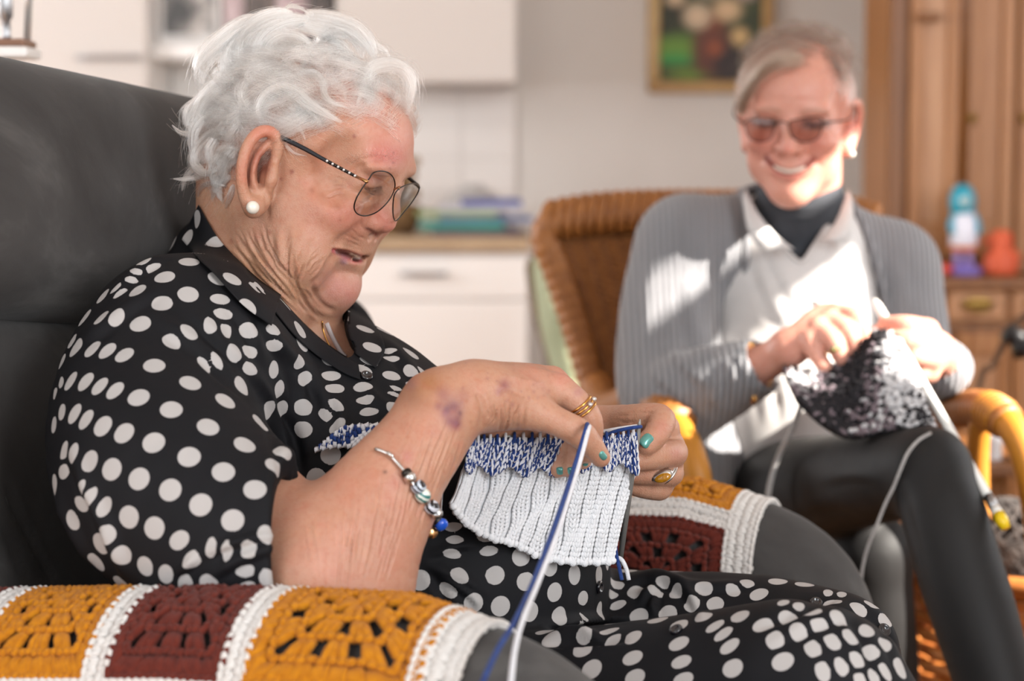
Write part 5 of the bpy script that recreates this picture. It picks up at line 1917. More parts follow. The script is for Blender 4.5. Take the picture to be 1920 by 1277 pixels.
# ================================================================== painting
M_GILT = mottled('gilt', '#b98f4e', '#9c7338', 12, .4, .1, 80)
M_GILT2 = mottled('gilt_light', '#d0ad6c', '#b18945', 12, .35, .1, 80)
YP = YB - .03
x0, x1 = px2x(1213, YP), px2x(1447, YP)
z0 = z_at(1300, 174, YP)
z1 = z0 + (x1 - x0) * 1.22
o = empty('painting', ((x0 + x1) / 2, YB - .005, z0))
tag(o, 'gilt-framed painting of white flowers in a brown vase on the wall', 'painting')
fw = .032
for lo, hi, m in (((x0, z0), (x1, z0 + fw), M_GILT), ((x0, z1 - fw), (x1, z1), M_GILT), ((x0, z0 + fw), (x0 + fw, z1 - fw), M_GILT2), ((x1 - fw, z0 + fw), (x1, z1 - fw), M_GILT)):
    MB().box((lo[0], YP, lo[1]), (hi[0], YB - .002, hi[1]), .006).build('frame_bar', m, o, smooth=False)
m = mat('canvas_paint', '#3c3a26', .55)
t = NT(m)
v = t.coord('Object')
base = t.ramp(t.noise(v, 9, 3), [(.35, '#2c2a1c'), (.55, '#414a2a'), (.7, '#5b5a34')])
cx, cz = (x0 + x1) / 2 - o.location.x, 0
# flat painted shapes: position is in the painting's own plane
sep = t.n('SeparateXYZ')
t.l(v, sep.inputs[0])


def spot(x, z, rx, rz, soft=.35):
    cmb = t.n('CombineXYZ')
    for i, (c, r_) in enumerate(((x, rx), (z, rz))):
        s1 = t.n('Math', _operation='SUBTRACT')
        t.l(sep.outputs[0 if i == 0 else 2], s1.inputs[0])
        s1.inputs[1].default_value = c
        s2 = t.n('Math', _operation='DIVIDE')
        t.l(s1.outputs[0], s2.inputs[0])
        s2.inputs[1].default_value = r_
        t.l(s2.outputs[0], cmb.inputs[i])
    ln = t.n('VectorMath', _operation='LENGTH')
    t.l(cmb.outputs[0], ln.inputs[0])
    mr = t.n('MapRange', _clamp=True)
    mr.inputs['From Min'].default_value = 1 + soft
    mr.inputs['From Max'].default_value = 1 - soft
    t.l(ln.outputs['Value'], mr.inputs[0])
    return mr.outputs[0]


W_ = x1 - x0
pxm = lambda px, py: ((px2x(px, YP) - x0), z_at(px, py, YP) - z0)
col = base
for px, py, rx, rz, c, a in ((1265, 92, 45, 24, '#6f9a3c', .5), (1262, 110, 36, 10, '#3f9a4a', .5), (1290, 138, 40, 10, '#6f8a35', .5), (1332, 92, 36, 52, '#6a3a2c', .3), (1362, 120, 28, 40, '#332625', .5), (1338, 90, 14, 14, '#9a5232', .5), (1335, 40, 18, 18, '#7a4228', .5),
                           (1304, 30, 24, 22, '#dcc3a4', .4), (1360, 18, 25, 20, '#d8b78f', .4), (1264, -4, 18, 14, '#d8bd9b', .4), (1384, 68, 16, 16, '#d3b07a', .4), (1330, -30, 30, 22, '#dcc3a4', .4), (1395, -25, 22, 22, '#c9a9a0', .4), (1280, -40, 20, 20, '#e0ccb0', .4)):
    k = YP / FPX
    p = pxm(px, py)
    col = t.mix(spot(p[0], p[1], rx * k, rz * k, a), col, c)
t.l(col, t.b.inputs['Base Color'])
cv = MB().box((x0 + fw - .004, YP + .012, z0 + fw - .004), (x1 - fw + .004, YP + .02, z1 - fw + .004)).build('canvas', m, o, smooth=False)
cvm = cv.data
cvm.transform(Matrix.Translation((-x0, 0, -z0)))
cv.matrix_parent_inverse = Matrix.Identity(4)
cv.location = (x0 - o.location.x, -o.location.y, z0 - o.location.z)


# ================================================================== wooden dresser
def wood(name, c1, c2, c3, rough=.45):
    m = mat(name, c1, rough)
    t = NT(m)
    v = t.coord('Object', (1, 1, .12))
    f = t.noise(v, 22, 5, .6, 1.2)
    t.l(t.ramp(f, [(.3, c1), (.5, c2), (.7, c3)]), t.b.inputs['Base Color'])
    t.bump(f, .1, .002)
    return m


M_PINE = wood('honey_wood', '#8d5a2f', '#9b683b', '#a57247')
M_PINE_D = wood('dark_stain', '#633a16', '#70441c', '#7c4e24')  # darker brown wood for posts, boards and mouldings
M_PINE_L = wood('pale_wood', '#9c6c45', '#a87852', '#b0825c')
M_BRASS = mat('aged_brass', '#8b6f3c', .4, 1.0)
YD = 4.25
X = lambda px, Y=YD: px2x(px, Y)
ztop = z_at(1800, 520, YD - .02)
o = empty('dresser', (1.25, YD + .3, 0))
tag(o, 'tall honey-coloured wooden dresser with panelled doors and small drawers', 'dresser')
xl, xr = X(1662, YD + .16), 1.72
# upper cabinet, set back
YU = YD + .16
MB().box((xl + .012, YU + .02, ztop + .001), (xr, YD + .55, 2.12), .004).build('upper_carcass', M_PINE, o, smooth=False)
MB().box((xl - .03, YU - .03, 2.12), (xr, YD + .56, 2.2), .012).build('cornice', M_PINE, o, smooth=False)
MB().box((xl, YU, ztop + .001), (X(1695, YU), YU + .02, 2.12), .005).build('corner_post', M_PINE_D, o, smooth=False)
for i, (a, b) in enumerate(((1700, 1796), (1806, 1896), (1904, 2000))):
    xa, xb_ = X(a, YU), X(b, YU)
    st = .030
    d = MB().box((xa, YU - .004, ztop + .03), (xa + st, YU + .018, 2.10), .004).box((xb_ - st, YU - .004, ztop + .03), (xb_, YU + .018, 2.10), .004).box((xa + st, YU - .004, ztop + .03), (xb_ - st, YU + .018, ztop + .11), .004).box((xa + st, YU - .004, 2.0), (xb_ - st, YU + .018, 2.10), .004)
    d = d.build('door', M_PINE, o, smooth=False)
    MB().box((xa + st, YU + .006, ztop + .11), (xb_ - st, YU + .014, 2.0), .002).build('panel', M_PINE_L if i != 1 else M_PINE, d, smooth=False)
    if i:
        MB().ball((xa + .012, YU - .012, z_at(1900, 222, YU)), .011, 10).build('knob', M_BRASS, d)
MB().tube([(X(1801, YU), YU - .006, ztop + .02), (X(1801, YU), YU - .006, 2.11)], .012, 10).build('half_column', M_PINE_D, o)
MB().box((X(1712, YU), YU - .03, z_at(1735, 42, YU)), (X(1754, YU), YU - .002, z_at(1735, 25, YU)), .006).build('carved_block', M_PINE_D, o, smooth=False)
# base with drawers and doors
MB().box((X(1722), YD, .02), (xr, YD + .56, ztop - .03), .004).build('base_carcass', M_PINE, o, smooth=False)
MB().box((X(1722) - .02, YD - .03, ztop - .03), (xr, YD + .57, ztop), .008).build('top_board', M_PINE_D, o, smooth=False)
zd0, zd1 = z_at(1830, 600, YD), z_at(1830, 541, YD)
for a, b in ((1776, 1886), (1896, 2005)):
    d = MB().box((X(a), YD - .016, zd0), (X(b), YD + .002, zd1), .005).build('drawer', M_PINE_L, o, smooth=False)
    xc = X((a + b) / 2)
    zc_ = (zd0 + zd1) / 2
    MB().tube(spline([(xc - .03, YD - .017, zc_ + .006), (xc - .022, YD - .032, zc_ - .006), (xc, YD - .036, zc_ - .012), (xc + .022, YD - .032, zc_ - .006), (xc + .03, YD - .017, zc_ + .006)], 12), .005, 6).ball((xc, YD - .018, zc_ + .004), (.036, .003, .012), 10).build('pull', M_BRASS, d)
for i in range(6):
    xa = X(1732 + 7 * i)
    MB().tube([(xa, YD - .003, zd0), (xa, YD - .003, zd1)], .0035, 8).build('flute', M_PINE, o)
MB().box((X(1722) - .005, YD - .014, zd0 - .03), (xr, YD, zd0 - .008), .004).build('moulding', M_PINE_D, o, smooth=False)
for a, b in ((1800, 1896), (1902, 2000)):
    xa, xb_ = X(a), X(b)
    za, zb_ = .12, z_at(1830, 622, YD)
    d = MB()
    st = .022
    for lo, hi in (((xa, za), (xa + st, zb_)), ((xb_ - st, za), (xb_, zb_)), ((xa + st, za), (xb_ - st, za + .06)), ((xa + st, zb_ - .05), (xb_ - st, zb_))):
        d.box((lo[0], YD - .016, lo[1]), (hi[0], YD + .002, hi[1]), .004)
    d = d.build('door', M_PINE, o, smooth=False)
    MB().box((xa + st, YD - .006, za + .06), (xb_ - st, YD + .001, zb_ - .05), .002).build('panel', M_PINE_L, d, smooth=False)

# trinkets on the dresser
YQ = YD + .06
zq = ztop
xf_ = X(1806, YQ)
o = empty('figurine', (xf_, YQ, zq))
tag(o, 'small figurine with a turquoise bonnet and white smock on the dresser', 'figurine')
k = YQ / FPX
T_ = mottled('turquoise_glaze', '#1f9db4', '#1a86a4', 20, .35)
MB().lathe([(.001, 0), (.034, 0), (.038, .010), (.030, .018), (.018, .024), (.001, .026)], (xf_ + .004, YQ, zq), 20).build('shoes', mat('lilac_glaze', '#7766b0', .4), o)
mb = MB()
for e in (-1, 1):
    mb.lathe([(.010, 0), (.009, .02), (.011, .05)], (xf_ + e * .012, YQ, zq + .020), 12)
mb.build('legs', mat('lilac_stockings', '#9c86b8', .5), o)
MB().lathe([(.026, 0), (.030, .004), (.029, .03), (.024, .058), (.019, .078), (.012, .086)], (xf_, YQ, zq + .062), 20).build('smock', mat('white_glaze', '#d7d7e4', .35), o)
MB().lathe([(.028, 0), (.031, .006), (.028, .012)], (xf_, YQ, zq + .052), 20).build('hem', mat('orange_hem', '#c9703e', .5), o)
hd = MB().lathe([(.012, 0), (.025, .006), (.029, .026), (.026, .048), (.017, .062), (.001, .068)], (xf_ - .004, YQ, zq + .130), 20)
hd.build('bonnet', T_, o)
MB().ball((xf_ - .004, YQ - .018, zq + .160), (.015, .014, .017), 12).build('face', mat('bisque', '#9fb6b8', .5), o)
for e in (-1, 1):
    MB().tube(spline([(xf_ + e * .018, YQ, zq + .134), (xf_ + e * .029, YQ - .006, zq + .110), (xf_ + e * .027, YQ - .018, zq + .09)], 8), [.008, .0078, .0075, .0075, .007, .007, .0065, .006], 8).build('arm', T_, o)
o = empty('figurine', (X(1876, YQ), YQ, zq))
tag(o, 'squat orange terracotta bird ornament beside the turquoise figurine', 'figurine')
OR = mottled('orange_terracotta', '#d9623c', '#c4512f', 20, .6)
xo = X(1876, YQ)
MB().lathe([(.001, 0), (.034, .0), (.038, .012), (.037, .035), (.030, .052), (.024, .06), (.026, .068), (.027, .08), (.021, .094), (.001, .1)], (xo, YQ, zq), 24).build('body', OR, o)
MB().tube(spline([(xo - .022, YQ, zq + .078), (xo - .036, YQ, zq + .074), (xo - .044, YQ, zq + .068)], 6), [.008, .007, .006, .004, .003, .001], 8).build('beak', OR, o)
MB().ball((xo + .03, YQ, zq + .035), (.012, .02, .022), 10).build('wing', OR, o)
o = empty('egg', (X(1768, YQ), YQ - .01, zq))
tag(o, 'small red ornament lying left of the turquoise figurine', 'ornament')
MB().ball((X(1768, YQ), YQ - .01, zq + .013), (.022, .018, .013), 12).build('shell', mat('red_glaze', '#cf4a3c', .4), o)
# ================================================================== wicker armchair
M_WICK = mottled('brown_wicker', '#8a5423', '#a86c33', 60, .5, .2, 300)
M_WICK_D = mottled('dark_wicker', '#5d3a20', '#7a4e2c', 60, .6, .2, 300)
M_CANE = mottled('varnished_cane', '#b97a22', '#a86a1a', 12, .5, 0, 1)
wf = np.array([-.35, -.937, 0])
wl = np.array([.937, -.35, 0])
wb, wt = A(1395, 960, 2.80), A(1348, 398, 2.93)
wicker = empty('wicker_armchair', (wb[0], wb[1] - .25, 0), math.atan2(wf[1], wf[0]))
tag(wicker, 'brown wicker armchair with cane arms the smiling woman sits in', 'armchair')


def back_pt(u, v):
    c = wb + (wt - wb) * v
    hw = .165 + .085 * v ** 1.2
    return c + wl * (hw * u) + wf * (.085 * u * u) - wf * (.03 * math.sin(v * 3.1)) + np.array([0, 0, -.018 * u ** 4 * v])


mb = MB()
NR, NC = 74, 41
for i in range(NR):
    v = .005 + i / NR * .95
    us = np.linspace(-.95, .95, NC)
    pts = [back_pt(u, v) + wf * (.0045 * (1 if (k + i) % 2 else -1)) for k, u in enumerate(us)]
    mb.tube(pts, .0036, 4, cap=False)
mb.build('weave', M_WICK, wicker)['kind'] = 'stuff'
for k in range(1, NC - 1, 2):
    u = np.linspace(-.95, .95, NC)[k]
    MB().tube([back_pt(u, v) for v in np.linspace(0, .96, 12)], .0042, 5).build('stake', M_WICK_D, wicker)


def wrapped(pts, r, n=90, k=10):
    P = spline(pts, n)
    rr = r * (1 + .09 * np.where(np.arange(n) % 3 == 0, -1, .5))
    return MB().tube(P, rr, k)


edge = [back_pt(-1, v) for v in np.linspace(0, .95, 10)] + [back_pt(u, 1.0) for u in np.linspace(-.93, .93, 14)] + [back_pt(1, v) for v in np.linspace(.95, 0, 10)]
wrapped(edge, .021, 260).build('back_rim', M_WICK, wicker)
# rolled top, its ribs standing out
mb = MB()
for k in range(34):
    u = -.97 + k * (1.94 / 33)
    c = back_pt(u, .972) - wf * .012
    ang = np.linspace(-.4, 5.2, 12)
    mb.tube([c + np.array([0, 0, .030]) * math.sin(a) * 1.3 + wf * .030 * math.cos(a) for a in ang], .0085, 6)
mb.build('rolled_top', M_WICK, wicker)['kind'] = 'stuff'
# arms: wrapped behind, bare cane in front
la = spline([back_pt(-.97, .42), A(1140, 768, 2.66), A(1200, 752, 2.47), A(1252, 778, 2.36), A(1296, 850, 2.29), A(1316, 960, 2.27), A(1318, 1180, 2.27)], 60)
a_l = wrapped(la[:34], .024, 120).build('arm', M_WICK, wicker)
MB().tube(la[30:], .0165, 14).build('cane_front', M_CANE, a_l)
ra = spline([back_pt(.97, .42), A(1700, 770, 2.56), A(1775, 772, 2.42), A(1846, 766, 2.30), A(1900, 806, 2.24), A(1930, 880, 2.22), A(1952, 1010, 2.22), A(1960, 1200, 2.22)], 70)
a_r = wrapped(ra[:38], .021, 120).build('arm', M_WICK, wicker)
MB().tube(ra[34:], .0175, 14).build('cane_front', M_CANE, a_r)
rings = MB()
for i in (31, 32, 33, 34, 35):
    rings.tube([ra[i] - (ra[i + 1] - ra[i]) * .2, ra[i] + (ra[i + 1] - ra[i]) * .2], .0235, 12)
rings.build('binding', M_CANE, a_r)
MB().tube(spline([A(1838, 780, 2.31), A(1834, 860, 2.32), A(1836, 1000, 2.32), A(1836, 1250, 2.33)], 12), .0135, 12).build('cane_post', M_CANE, wicker)
for k in range(2):
    p0 = A(1838, 1240 + 34 * k, 2.31)
    p1 = A(1962, 1245 + 34 * k, 2.225)
    MB().tube([p0, (p0 + p1) / 2 + (0, 0, .004), p1], .006, 6).build('side_rail', M_WICK, wicker)
# seat and its legs
sc_ = A(1405, 1040, 2.68)
sR = np.stack([wf, wl, CU], 1)
soft('seat', lambda s: s.box(sc_ - np.array([0, 0, .03]), (.23, .19, .035), .03, sR, .01), .012, sc_ - .5, sc_ + .5, 1, None, M_WICK, wicker)
for e in (-1, 1):
    for g in (-1, 1):
        p = sc_ + wf * (-.02 + .17 * g) + wl * (.16 * e)
        MB().tube([p, p * (1, 1, 0) + wf * .03 * g], .017, 10).build('leg', M_WICK, wicker)
# sage-green cushioned chair behind it
M_SAGE = mottled('sage_cloth', '#93997a', '#a6ab8d', 8, .8)
M_SAGE_D = mottled('dark_sage', '#4f5b49', '#5b6753', 8, .8)
o = empty('green_chair', (A(1080, 640, 3.6)[0], 3.6, 0))
tag(o, 'sage-green cushioned chair standing behind the wicker armchair', 'chair')
g1 = [A(1042, 500, 3.7), A(1062, 600, 3.62), A(1090, 705, 3.55)]
soft('back_cushion', lambda s: (s.chain(g1, [.045, .05, .05], .02, n=6, raw=True), s.chain([p + (.05, .22, 0) for p in g1], [.05, .055, .055], .08, n=6, raw=True), s.chain([p + (.09, .42, 0) for p in g1], [.05, .055, .055], .08, n=6, raw=True)), .010, (-.2, 3.2, .3), (.8, 4.4, 1.3), 3, None, M_SAGE, o)
g2 = A(1100, 740, 3.45)
soft('seat_cushion', lambda s: s.box(g2 + (.14, .1, -.03), (.20, .24, .05), .04, np.eye(3), .02), .010, (-.2, 3.0, .3), (.8, 4.4, 1.3), 2, None, M_SAGE, o)
soft('frame', lambda s: (s.chain([p + (-.045, .04, 0) for p in g1] + [A(1080, 1000, 3.55)], [.016, .018, .018, .018], .01, n=8, raw=True), s.box(g2 + (.12, .1, -.12), (.2, .23, .03), .02, np.eye(3), .02), s.cap(A(1150, 760, 3.3), A(1150, 1010, 3.3), .02, .02, .01, raw=True)), .010, (-.2, 3.0, .0), (.8, 4.4, 1.3), 2, None, mottled('dark_oak', '#6b5436', '#574428', 20, .5), o)
for fx_, fy_ in ((1070, 3.30), (1070, 3.72), (1330, 3.30), (1330, 3.72)):
    p = A(fx_, 790, fy_)
    MB().tube([p, p * (1, 1, 0)], .017, 10).build('leg', bpy.data.materials['dark_oak'], o)
mb = MB().tube(spline([p + (.055, -.03, 0) for p in g1], 12), .006, 6)
mb.build('piping', M_SAGE_D, o)
# ================================================================== crochet covers on the armrests
def yarn(name, c1, c2, scale=180, fuzz=.5):
    m = mat(name, c1, .95, **{'Sheen_Weight': .08, 'Sheen_Roughness': .6, 'Specular_IOR_Level': .15})
    t = NT(m)
    v = t.coord('Object')
    t.l(t.ramp(t.noise(v, scale, 3), [(.3, c1), (.7, c2)]), t.b.inputs['Base Color'])
    wv = t.n('TexWave', _wave_type='BANDS', _bands_direction='DIAGONAL')
    wv.inputs['Scale'].default_value = 420
    wv.inputs['Distortion'].default_value = 3
    t.l(v, wv.inputs['Vector'])
    t.bump(wv.outputs[1], fuzz, .0012)
    return m


M_YEL = yarn('mustard_yarn', '#b06a08', '#c9820f')
M_BRN = yarn('rust_brown_yarn', '#571e14', '#6c2a1d')
M_CREAM = yarn('cream_yarn', '#d3cfcb', '#e0dcd8')
ARM_S = np.array([-.30, -.1, .1, .25, .335, .375, .38])
ARM_Z = np.array([.672, .692, .712, .718, .702, .652, .56])
ARM_R = .0665


def arm_surf(e):
    """u along the armrest, v round it from its top, both in metres; v > 0 on the side that faces the camera"""
    def f(u, v, lift=0.0):
        s = min(u, .372)
        z = np.interp(s, ARM_S, ARM_Z) + (.010 if e < 0 else -.014)
        r = ARM_R * (1 - .06 * max(0, (s - .25) / .12)) + lift
        a = np.clip(v / ARM_R, -1.62, 1.62)
        over = max(0.0, abs(v) / ARM_R - 1.62) * ARM_R
        sg = 1 if v > 0 else -1
        p = ch(s, e * .345, z) - CL * (r * math.sin(a)) + CU * (r * math.cos(a)) - CU * over
        return p
    return f


def stitch(mb, f, a, b, r, lift=.003, bow=.0028, n=5):
    """one bowed strand of yarn from a to b, (u, v) pairs"""
    pts = [f(a[0] + (b[0] - a[0]) * t_, a[1] + (b[1] - a[1]) * t_, lift + bow * math.sin(t_ * 3.14159)) for t_ in np.linspace(0, 1, n)]
    mb.tube(pts, r * np.array([.75, 1.12, 1.18, 1.12, .75][:n]), 6, cap=True)


def granny(name, f, u0, u1, v0, v1, m, parent, seed, rounds=4):
    r_ = np.random.default_rng(seed)
    mb = MB()
    cu, cv = (u0 + u1) / 2, (v0 + v1) / 2
    hu, hv = (u1 - u0) / 2, (v1 - v0) / 2
    J = lambda k=.0007: r_.normal(0, k)
    for k in range(1, rounds + 1):
        f0, f1 = (k - .98) / rounds, (k + .03) / rounds
        ncl = k if k < rounds else 2 * k
        for side in range(4):
            for c in range(ncl):
                t0 = -1 + 2 * (c + .5) / ncl
                span = (1.0 / ncl) * (.50 if k < rounds else 1.0)
                for q in ((-1, 0, 1) if k < rounds else (-1, -.33, .33, 1)):
                    tt = t0 + span * q * .82
                    ti = t0 + span * q * .52
                    a, b = (ti * f0, f0), (tt * f1, f1)
                    if side == 1:
                        a, b = (a[1], a[0]), (b[1], b[0])
                    if side == 2:
                        a, b = (a[0], -a[1]), (b[0], -b[1])
                    if side == 3:
                        a, b = (-a[1], a[0]), (-b[1], b[0])
                    A0 = (cu + a[0] * hu + J(), cv + a[1] * hv + J())
                    B0 = (cu + b[0] * hu + J(), cv + b[1] * hv + J())
                    stitch(mb, f, A0, B0, .0033 if k < rounds else .0027)
            # the chain that closes the round
            nc = 4 * k + 1
            for c in range(nc):
                ta, tb = -1 + 2 * c / nc, -1 + 2 * (c + 1) / nc
                g = f1 * .985
                a, b = (ta * g, g), (tb * g, g * .97)
                if side == 1:
                    a, b = (a[1], a[0]), (b[1], b[0])
                if side == 2:
                    a, b = (a[0], -a[1]), (b[0], -b[1])
                if side == 3:
                    a, b = (-a[1], a[0]), (-b[1], b[0])
                stitch(mb, f, (cu + a[0] * hu + J(), cv + a[1] * hv + J()), (cu + b[0] * hu, cv + b[1] * hv), .0027, .0050, .0018, 4 + 1)
    o = mb.build(name, m, parent)
    o['kind'] = 'stuff'
    return o


def band(name, f, a, b, width, m, parent, across, seed=0, rows=2):
    """rows of cream stitches from a to b; across is the (u, v) unit direction over the band"""
    r_ = np.random.default_rng(seed)
    mb = MB()
    L_ = math.hypot(b[0] - a[0], b[1] - a[1])
    n = int(L_ / .0062)
    du, dv = (b[0] - a[0]) / n, (b[1] - a[1]) / n
    for k in range(rows):
        w0, w1 = width * (k / rows - .5), width * ((k + 1.12) / rows - .5)
        for i in range(n):
            u, v = a[0] + du * (i + .5), a[1] + dv * (i + .5)
            j = r_.normal(0, .0005, 4)
            for h in (-.42, .42):
                stitch(mb, f, (u + across[0] * w0 + du * h * 1.1 + j[0], v + across[1] * w0 + dv * h * 1.1 + j[1]), (u + across[0] * w1 + du * h * .1 + j[2], v + across[1] * w1 + dv * h * .1 + j[3]), .0023, .004, .0026)
    for i in range(n):
        for w0 in (-.5, .5):
            u, v = a[0] + du * i, a[1] + dv * i
            stitch(mb, f, (u + across[0] * width * w0, v + across[1] * width * w0), (u + du * 1.15 + across[0] * width * w0 * 1.05, v + dv * 1.15 + across[1] * width * w0 * 1.05), .0021, .0058, .002)
    o = mb.build(name, m, parent)
    o['kind'] = 'stuff'
    return o


fN = arm_surf(-1)
cover = empty('crochet_cover', ch(.1, -.345, .71), math.atan2(-.375, .927))
tag(cover, 'crochet cover of mustard and brown squares over the nearest armrest', 'crochet cover', 'crochet armrest covers')
us = [-.165, -.062, .047, .155, .298]
VA, VB = -.052, .082
for i, m_ in enumerate((M_BRN, M_YEL, M_BRN, M_YEL)):
    granny('granny_square', fN, us[i] + .008, us[i + 1] - .008, VA, VB, m_, cover, i + 1)
    granny('granny_square', fN, us[i] + .008, us[i + 1] - .008, VB + .016, VB + .13, (M_YEL, M_BRN)[i % 2], cover, i + 11)
for i, u in enumerate(us):
    band('border', fN, (u, VA), (u, VB + .13), .017 if i < 4 else .03, M_CREAM, cover, (1, 0), i, 2 if i < 4 else 3)
for i in range(4):
    band('border', fN, (us[i], VB + .008), (us[i + 1], VB + .008), .014, M_CREAM, cover, (0, 1), 20 + i)
band('border', fN, (us[0], VA - .008), (us[4], VA - .008), .014, M_CREAM, cover, (0, 1), 30)
fF = arm_surf(1)
cover2 = empty('crochet_cover', ch(.1, .345, .71), math.atan2(-.375, .927))
tag(cover2, 'crochet cover of mustard and brown squares on the far armrest, behind the silver-ringed hand', 'crochet cover', 'crochet armrest covers')
for i, (a, b) in enumerate(((.04, .15), (.168, .298))):
    granny('granny_square', fF, a, b, -.075, .040, M_YEL if i else M_BRN, cover2, 41 + i)
    granny('granny_square', fF, a, b, .060, .165, M_BRN if i else M_YEL, cover2, 45 + i)
band('border', fF, (.04, .050), (.305, .050), .017, M_CREAM, cover2, (0, 1), 50)
band('border', fF, (.04, .175), (.305, .175), .014, M_CREAM, cover2, (0, 1), 51)
band('border', fF, (.159, -.075), (.159, .175), .015, M_CREAM, cover2, (1, 0), 52)
band('border', fF, (.312, -.08), (.312, .18), .026, M_CREAM, cover2, (1, 0), 53, 3)
# ================================================================== the knitting in her hands
M_WOOL = yarn('white_wool', '#d9dadd', '#e6e6e8', 220, .35)
M_BLUE = yarn('blue_wool', '#1b2f66', '#27427f', 220, .35)
M_WOOL2 = yarn('white_strand', '#cfcfd4', '#dcdce0', 220, .35)
M_NEEDLE = mat('grey_needle', '#8f8d89', .35, .35)
knit = empty('knitting', A(1040, 930, 1.61))
tag(knit, 'white ribbed knitting with a blue and white band in the white-haired woman\'s hands', 'knitting')
TOPK = spline([(872, 868), (905, 872), (960, 874), (1010, 876), (1060, 872), (1110, 866), (1150, 866), (1198, 872)], 60)
BOTK = spline([(846, 944), (872, 978), (915, 1006), (965, 1020), (1010, 1042), (1060, 1052), (1105, 1054), (1152, 1052)], 60)
KY = spline([(1.535, 0), (1.552, 0), (1.575, 0), (1.594, 0), (1.606, 0)], 60)[:, 0]


def kpt(t_, s_, out=0.0):
    """t across the piece, s down it"""
    t_ = min(1, max(0, t_ + .010 * math.sin(s_ * 6 + t_ * 23) * math.sin(t_ * 3.14) + .005 * math.sin(s_ * 15 + t_ * 41) * math.sin(t_ * 3.14)))
    out += .0022 * math.sin(s_ * 8 + t_ * 17) * (1 - .5 * t_)
    i = t_ * 59
    j = min(int(i), 58)
    f = i - j
    a = TOPK[j] * (1 - f) + TOPK[j + 1] * f
    b = BOTK[j] * (1 - f) + BOTK[j + 1] * f
    Y = KY[j] * (1 - f) + KY[j + 1] * f + .006 * math.sin(s_ * 2.4 + 1) - .014 * s_ * (1 - t_)
    q = a + (b - a) * s_ + np.array([7 * math.sin(s_ * 3.14) * (.5 - t_), 0])
    return A(q[0], q[1], Y - out)


NRIB = 13
rib_t = lambda x: x ** .86 if x > 0 else 0.0                    # ribs crowd together to the left
mb = MB()
G, fs = [], []
nu, nv = 157, 26
for j in range(nv):
    for i in range(nu):
        x = i / (nu - 1)
        G.append(kpt(rib_t(x), j / (nv - 1), .0020 * (.5 - .5 * math.cos(x * NRIB * 6.283)) - .0008))
for j in range(nv - 1):
    for i in range(nu - 1):
        a = j * nu + i
        fs.append((a, a + nu, a + nu + 1, a + 1))
mb.add(G, fs)
sheet = mb.build('ribbed_panel', M_WOOL, knit)
sheet.modifiers.new('thickness', 'SOLIDIFY').thickness = .0025
rk = np.random.default_rng(9)


def vstitch(mbs, P, w, h, r, lean=.5):
    """a knit stitch: two legs leaning into a V; P(x, y) maps the stitch's own square to space"""
    for sgn, mb_ in zip((-1, 1), mbs):
        pts = [P(sgn * w * .50, -h * .62), P(sgn * w * .46, -h * .15), P(sgn * w * .24, h * .3), P(sgn * w * .06, h * .62)]
        mb_.tube(pts, r * np.array([.7, 1.15, 1.1, .65]), 6)


mb = MB()
NROW = 21
for k in range(NRIB):
    for half in (-.20, .0, .20):
        x0 = (k + .5 + half * 1.15) / NRIB
        for r_ in range(NROW):
            s0 = (r_ + .5) / NROW
            vstitch((mb, mb), lambda a, b: kpt(min(1, max(0, rib_t(min(1, max(1e-4, x0 + a))))), min(1.02, s0 + b), (.0014 if half else .0022) + .0008 * rk.random()), .27 / NRIB, 1.0 / NROW, .0014)
# cast-on edge
for i in range(NRIB * 3):
    x0 = (i + .5) / (NRIB * 3)
    p = kpt(rib_t(x0), 1.0 + (.012 if i % 3 == 1 else -.004), .0025 if i % 3 == 1 else .001)
    mb.ball(p, (.0034, .0026, .0032), 8)
mb.build('rib_stitches', M_WOOL, knit)['kind'] = 'stuff'
# the two-coloured band up to the needle
TB = spline([(880, 826), (930, 822), (1000, 822), (1060, 824), (1100, 826), (1150, 818), (1192, 812)], 60)


def bpt(t_, s_, out=0.0):
    i = min(max(t_, 0), 1) * 59
    j = min(int(i), 58)
    f = i - j
    a = TB[j] * (1 - f) + TB[j + 1] * f
    b = TOPK[j] * (1 - f) + TOPK[j + 1] * f + np.array([0, 10 + 9 * math.sin(t_ * 40)])
    q = a + (b - a) * s_
    return A(q[0], q[1], KY[j] - out - .002)


G, fs = [], []
for j in range(8):
    for i in range(60):
        G.append(bpt(i / 59, j / 7, 0))
for j in range(7):
    for i in range(59):
        a = j * 60 + i
        fs.append((a, a + 60, a + 61, a + 1))
bs_ = MB().add(G, fs).build('band_backing', M_BLUE, knit)
bs_.modifiers.new('thickness', 'SOLIDIFY').thickness = .002
mw, mbl = MB(), MB()
for c in range(34):
    for r_ in range(5):
        x0, s0 = (c + .5) / 34, (r_ + .5) / 5
        depth = .0030 if c % 3 else .0042
        flip = rk.random() < .5
        for off, tgt in ((0.0, mw if flip else mbl), (.17 / 34, mbl if flip else mw)):
            vstitch((tgt, tgt), lambda a, b: bpt(x0 + a + off, s0 + b, depth), .9 / 34, 1.0 / 5, .0012)
mw.build('white_band_stitches', M_WOOL2, knit)['kind'] = 'stuff'
mbl.build('blue_band_stitches', M_BLUE, knit)['kind'] = 'stuff'
# loops on the needle
ml, ml2 = MB(), MB()
for i in range(26):
    t_ = (i + .5) / 26
    p = bpt(t_, -.02, .001)
    ring = [p + np.array([0, .0036 * math.cos(a), .0036 * math.sin(a)]) for a in np.linspace(0, 6.28, 10)]
    (ml if i % 2 else ml2).tube(ring, .0013, 5)
ml.build('white_loops', M_WOOL2, knit)['kind'] = 'stuff'
ml2.build('blue_loops', M_BLUE, knit)['kind'] = 'stuff'
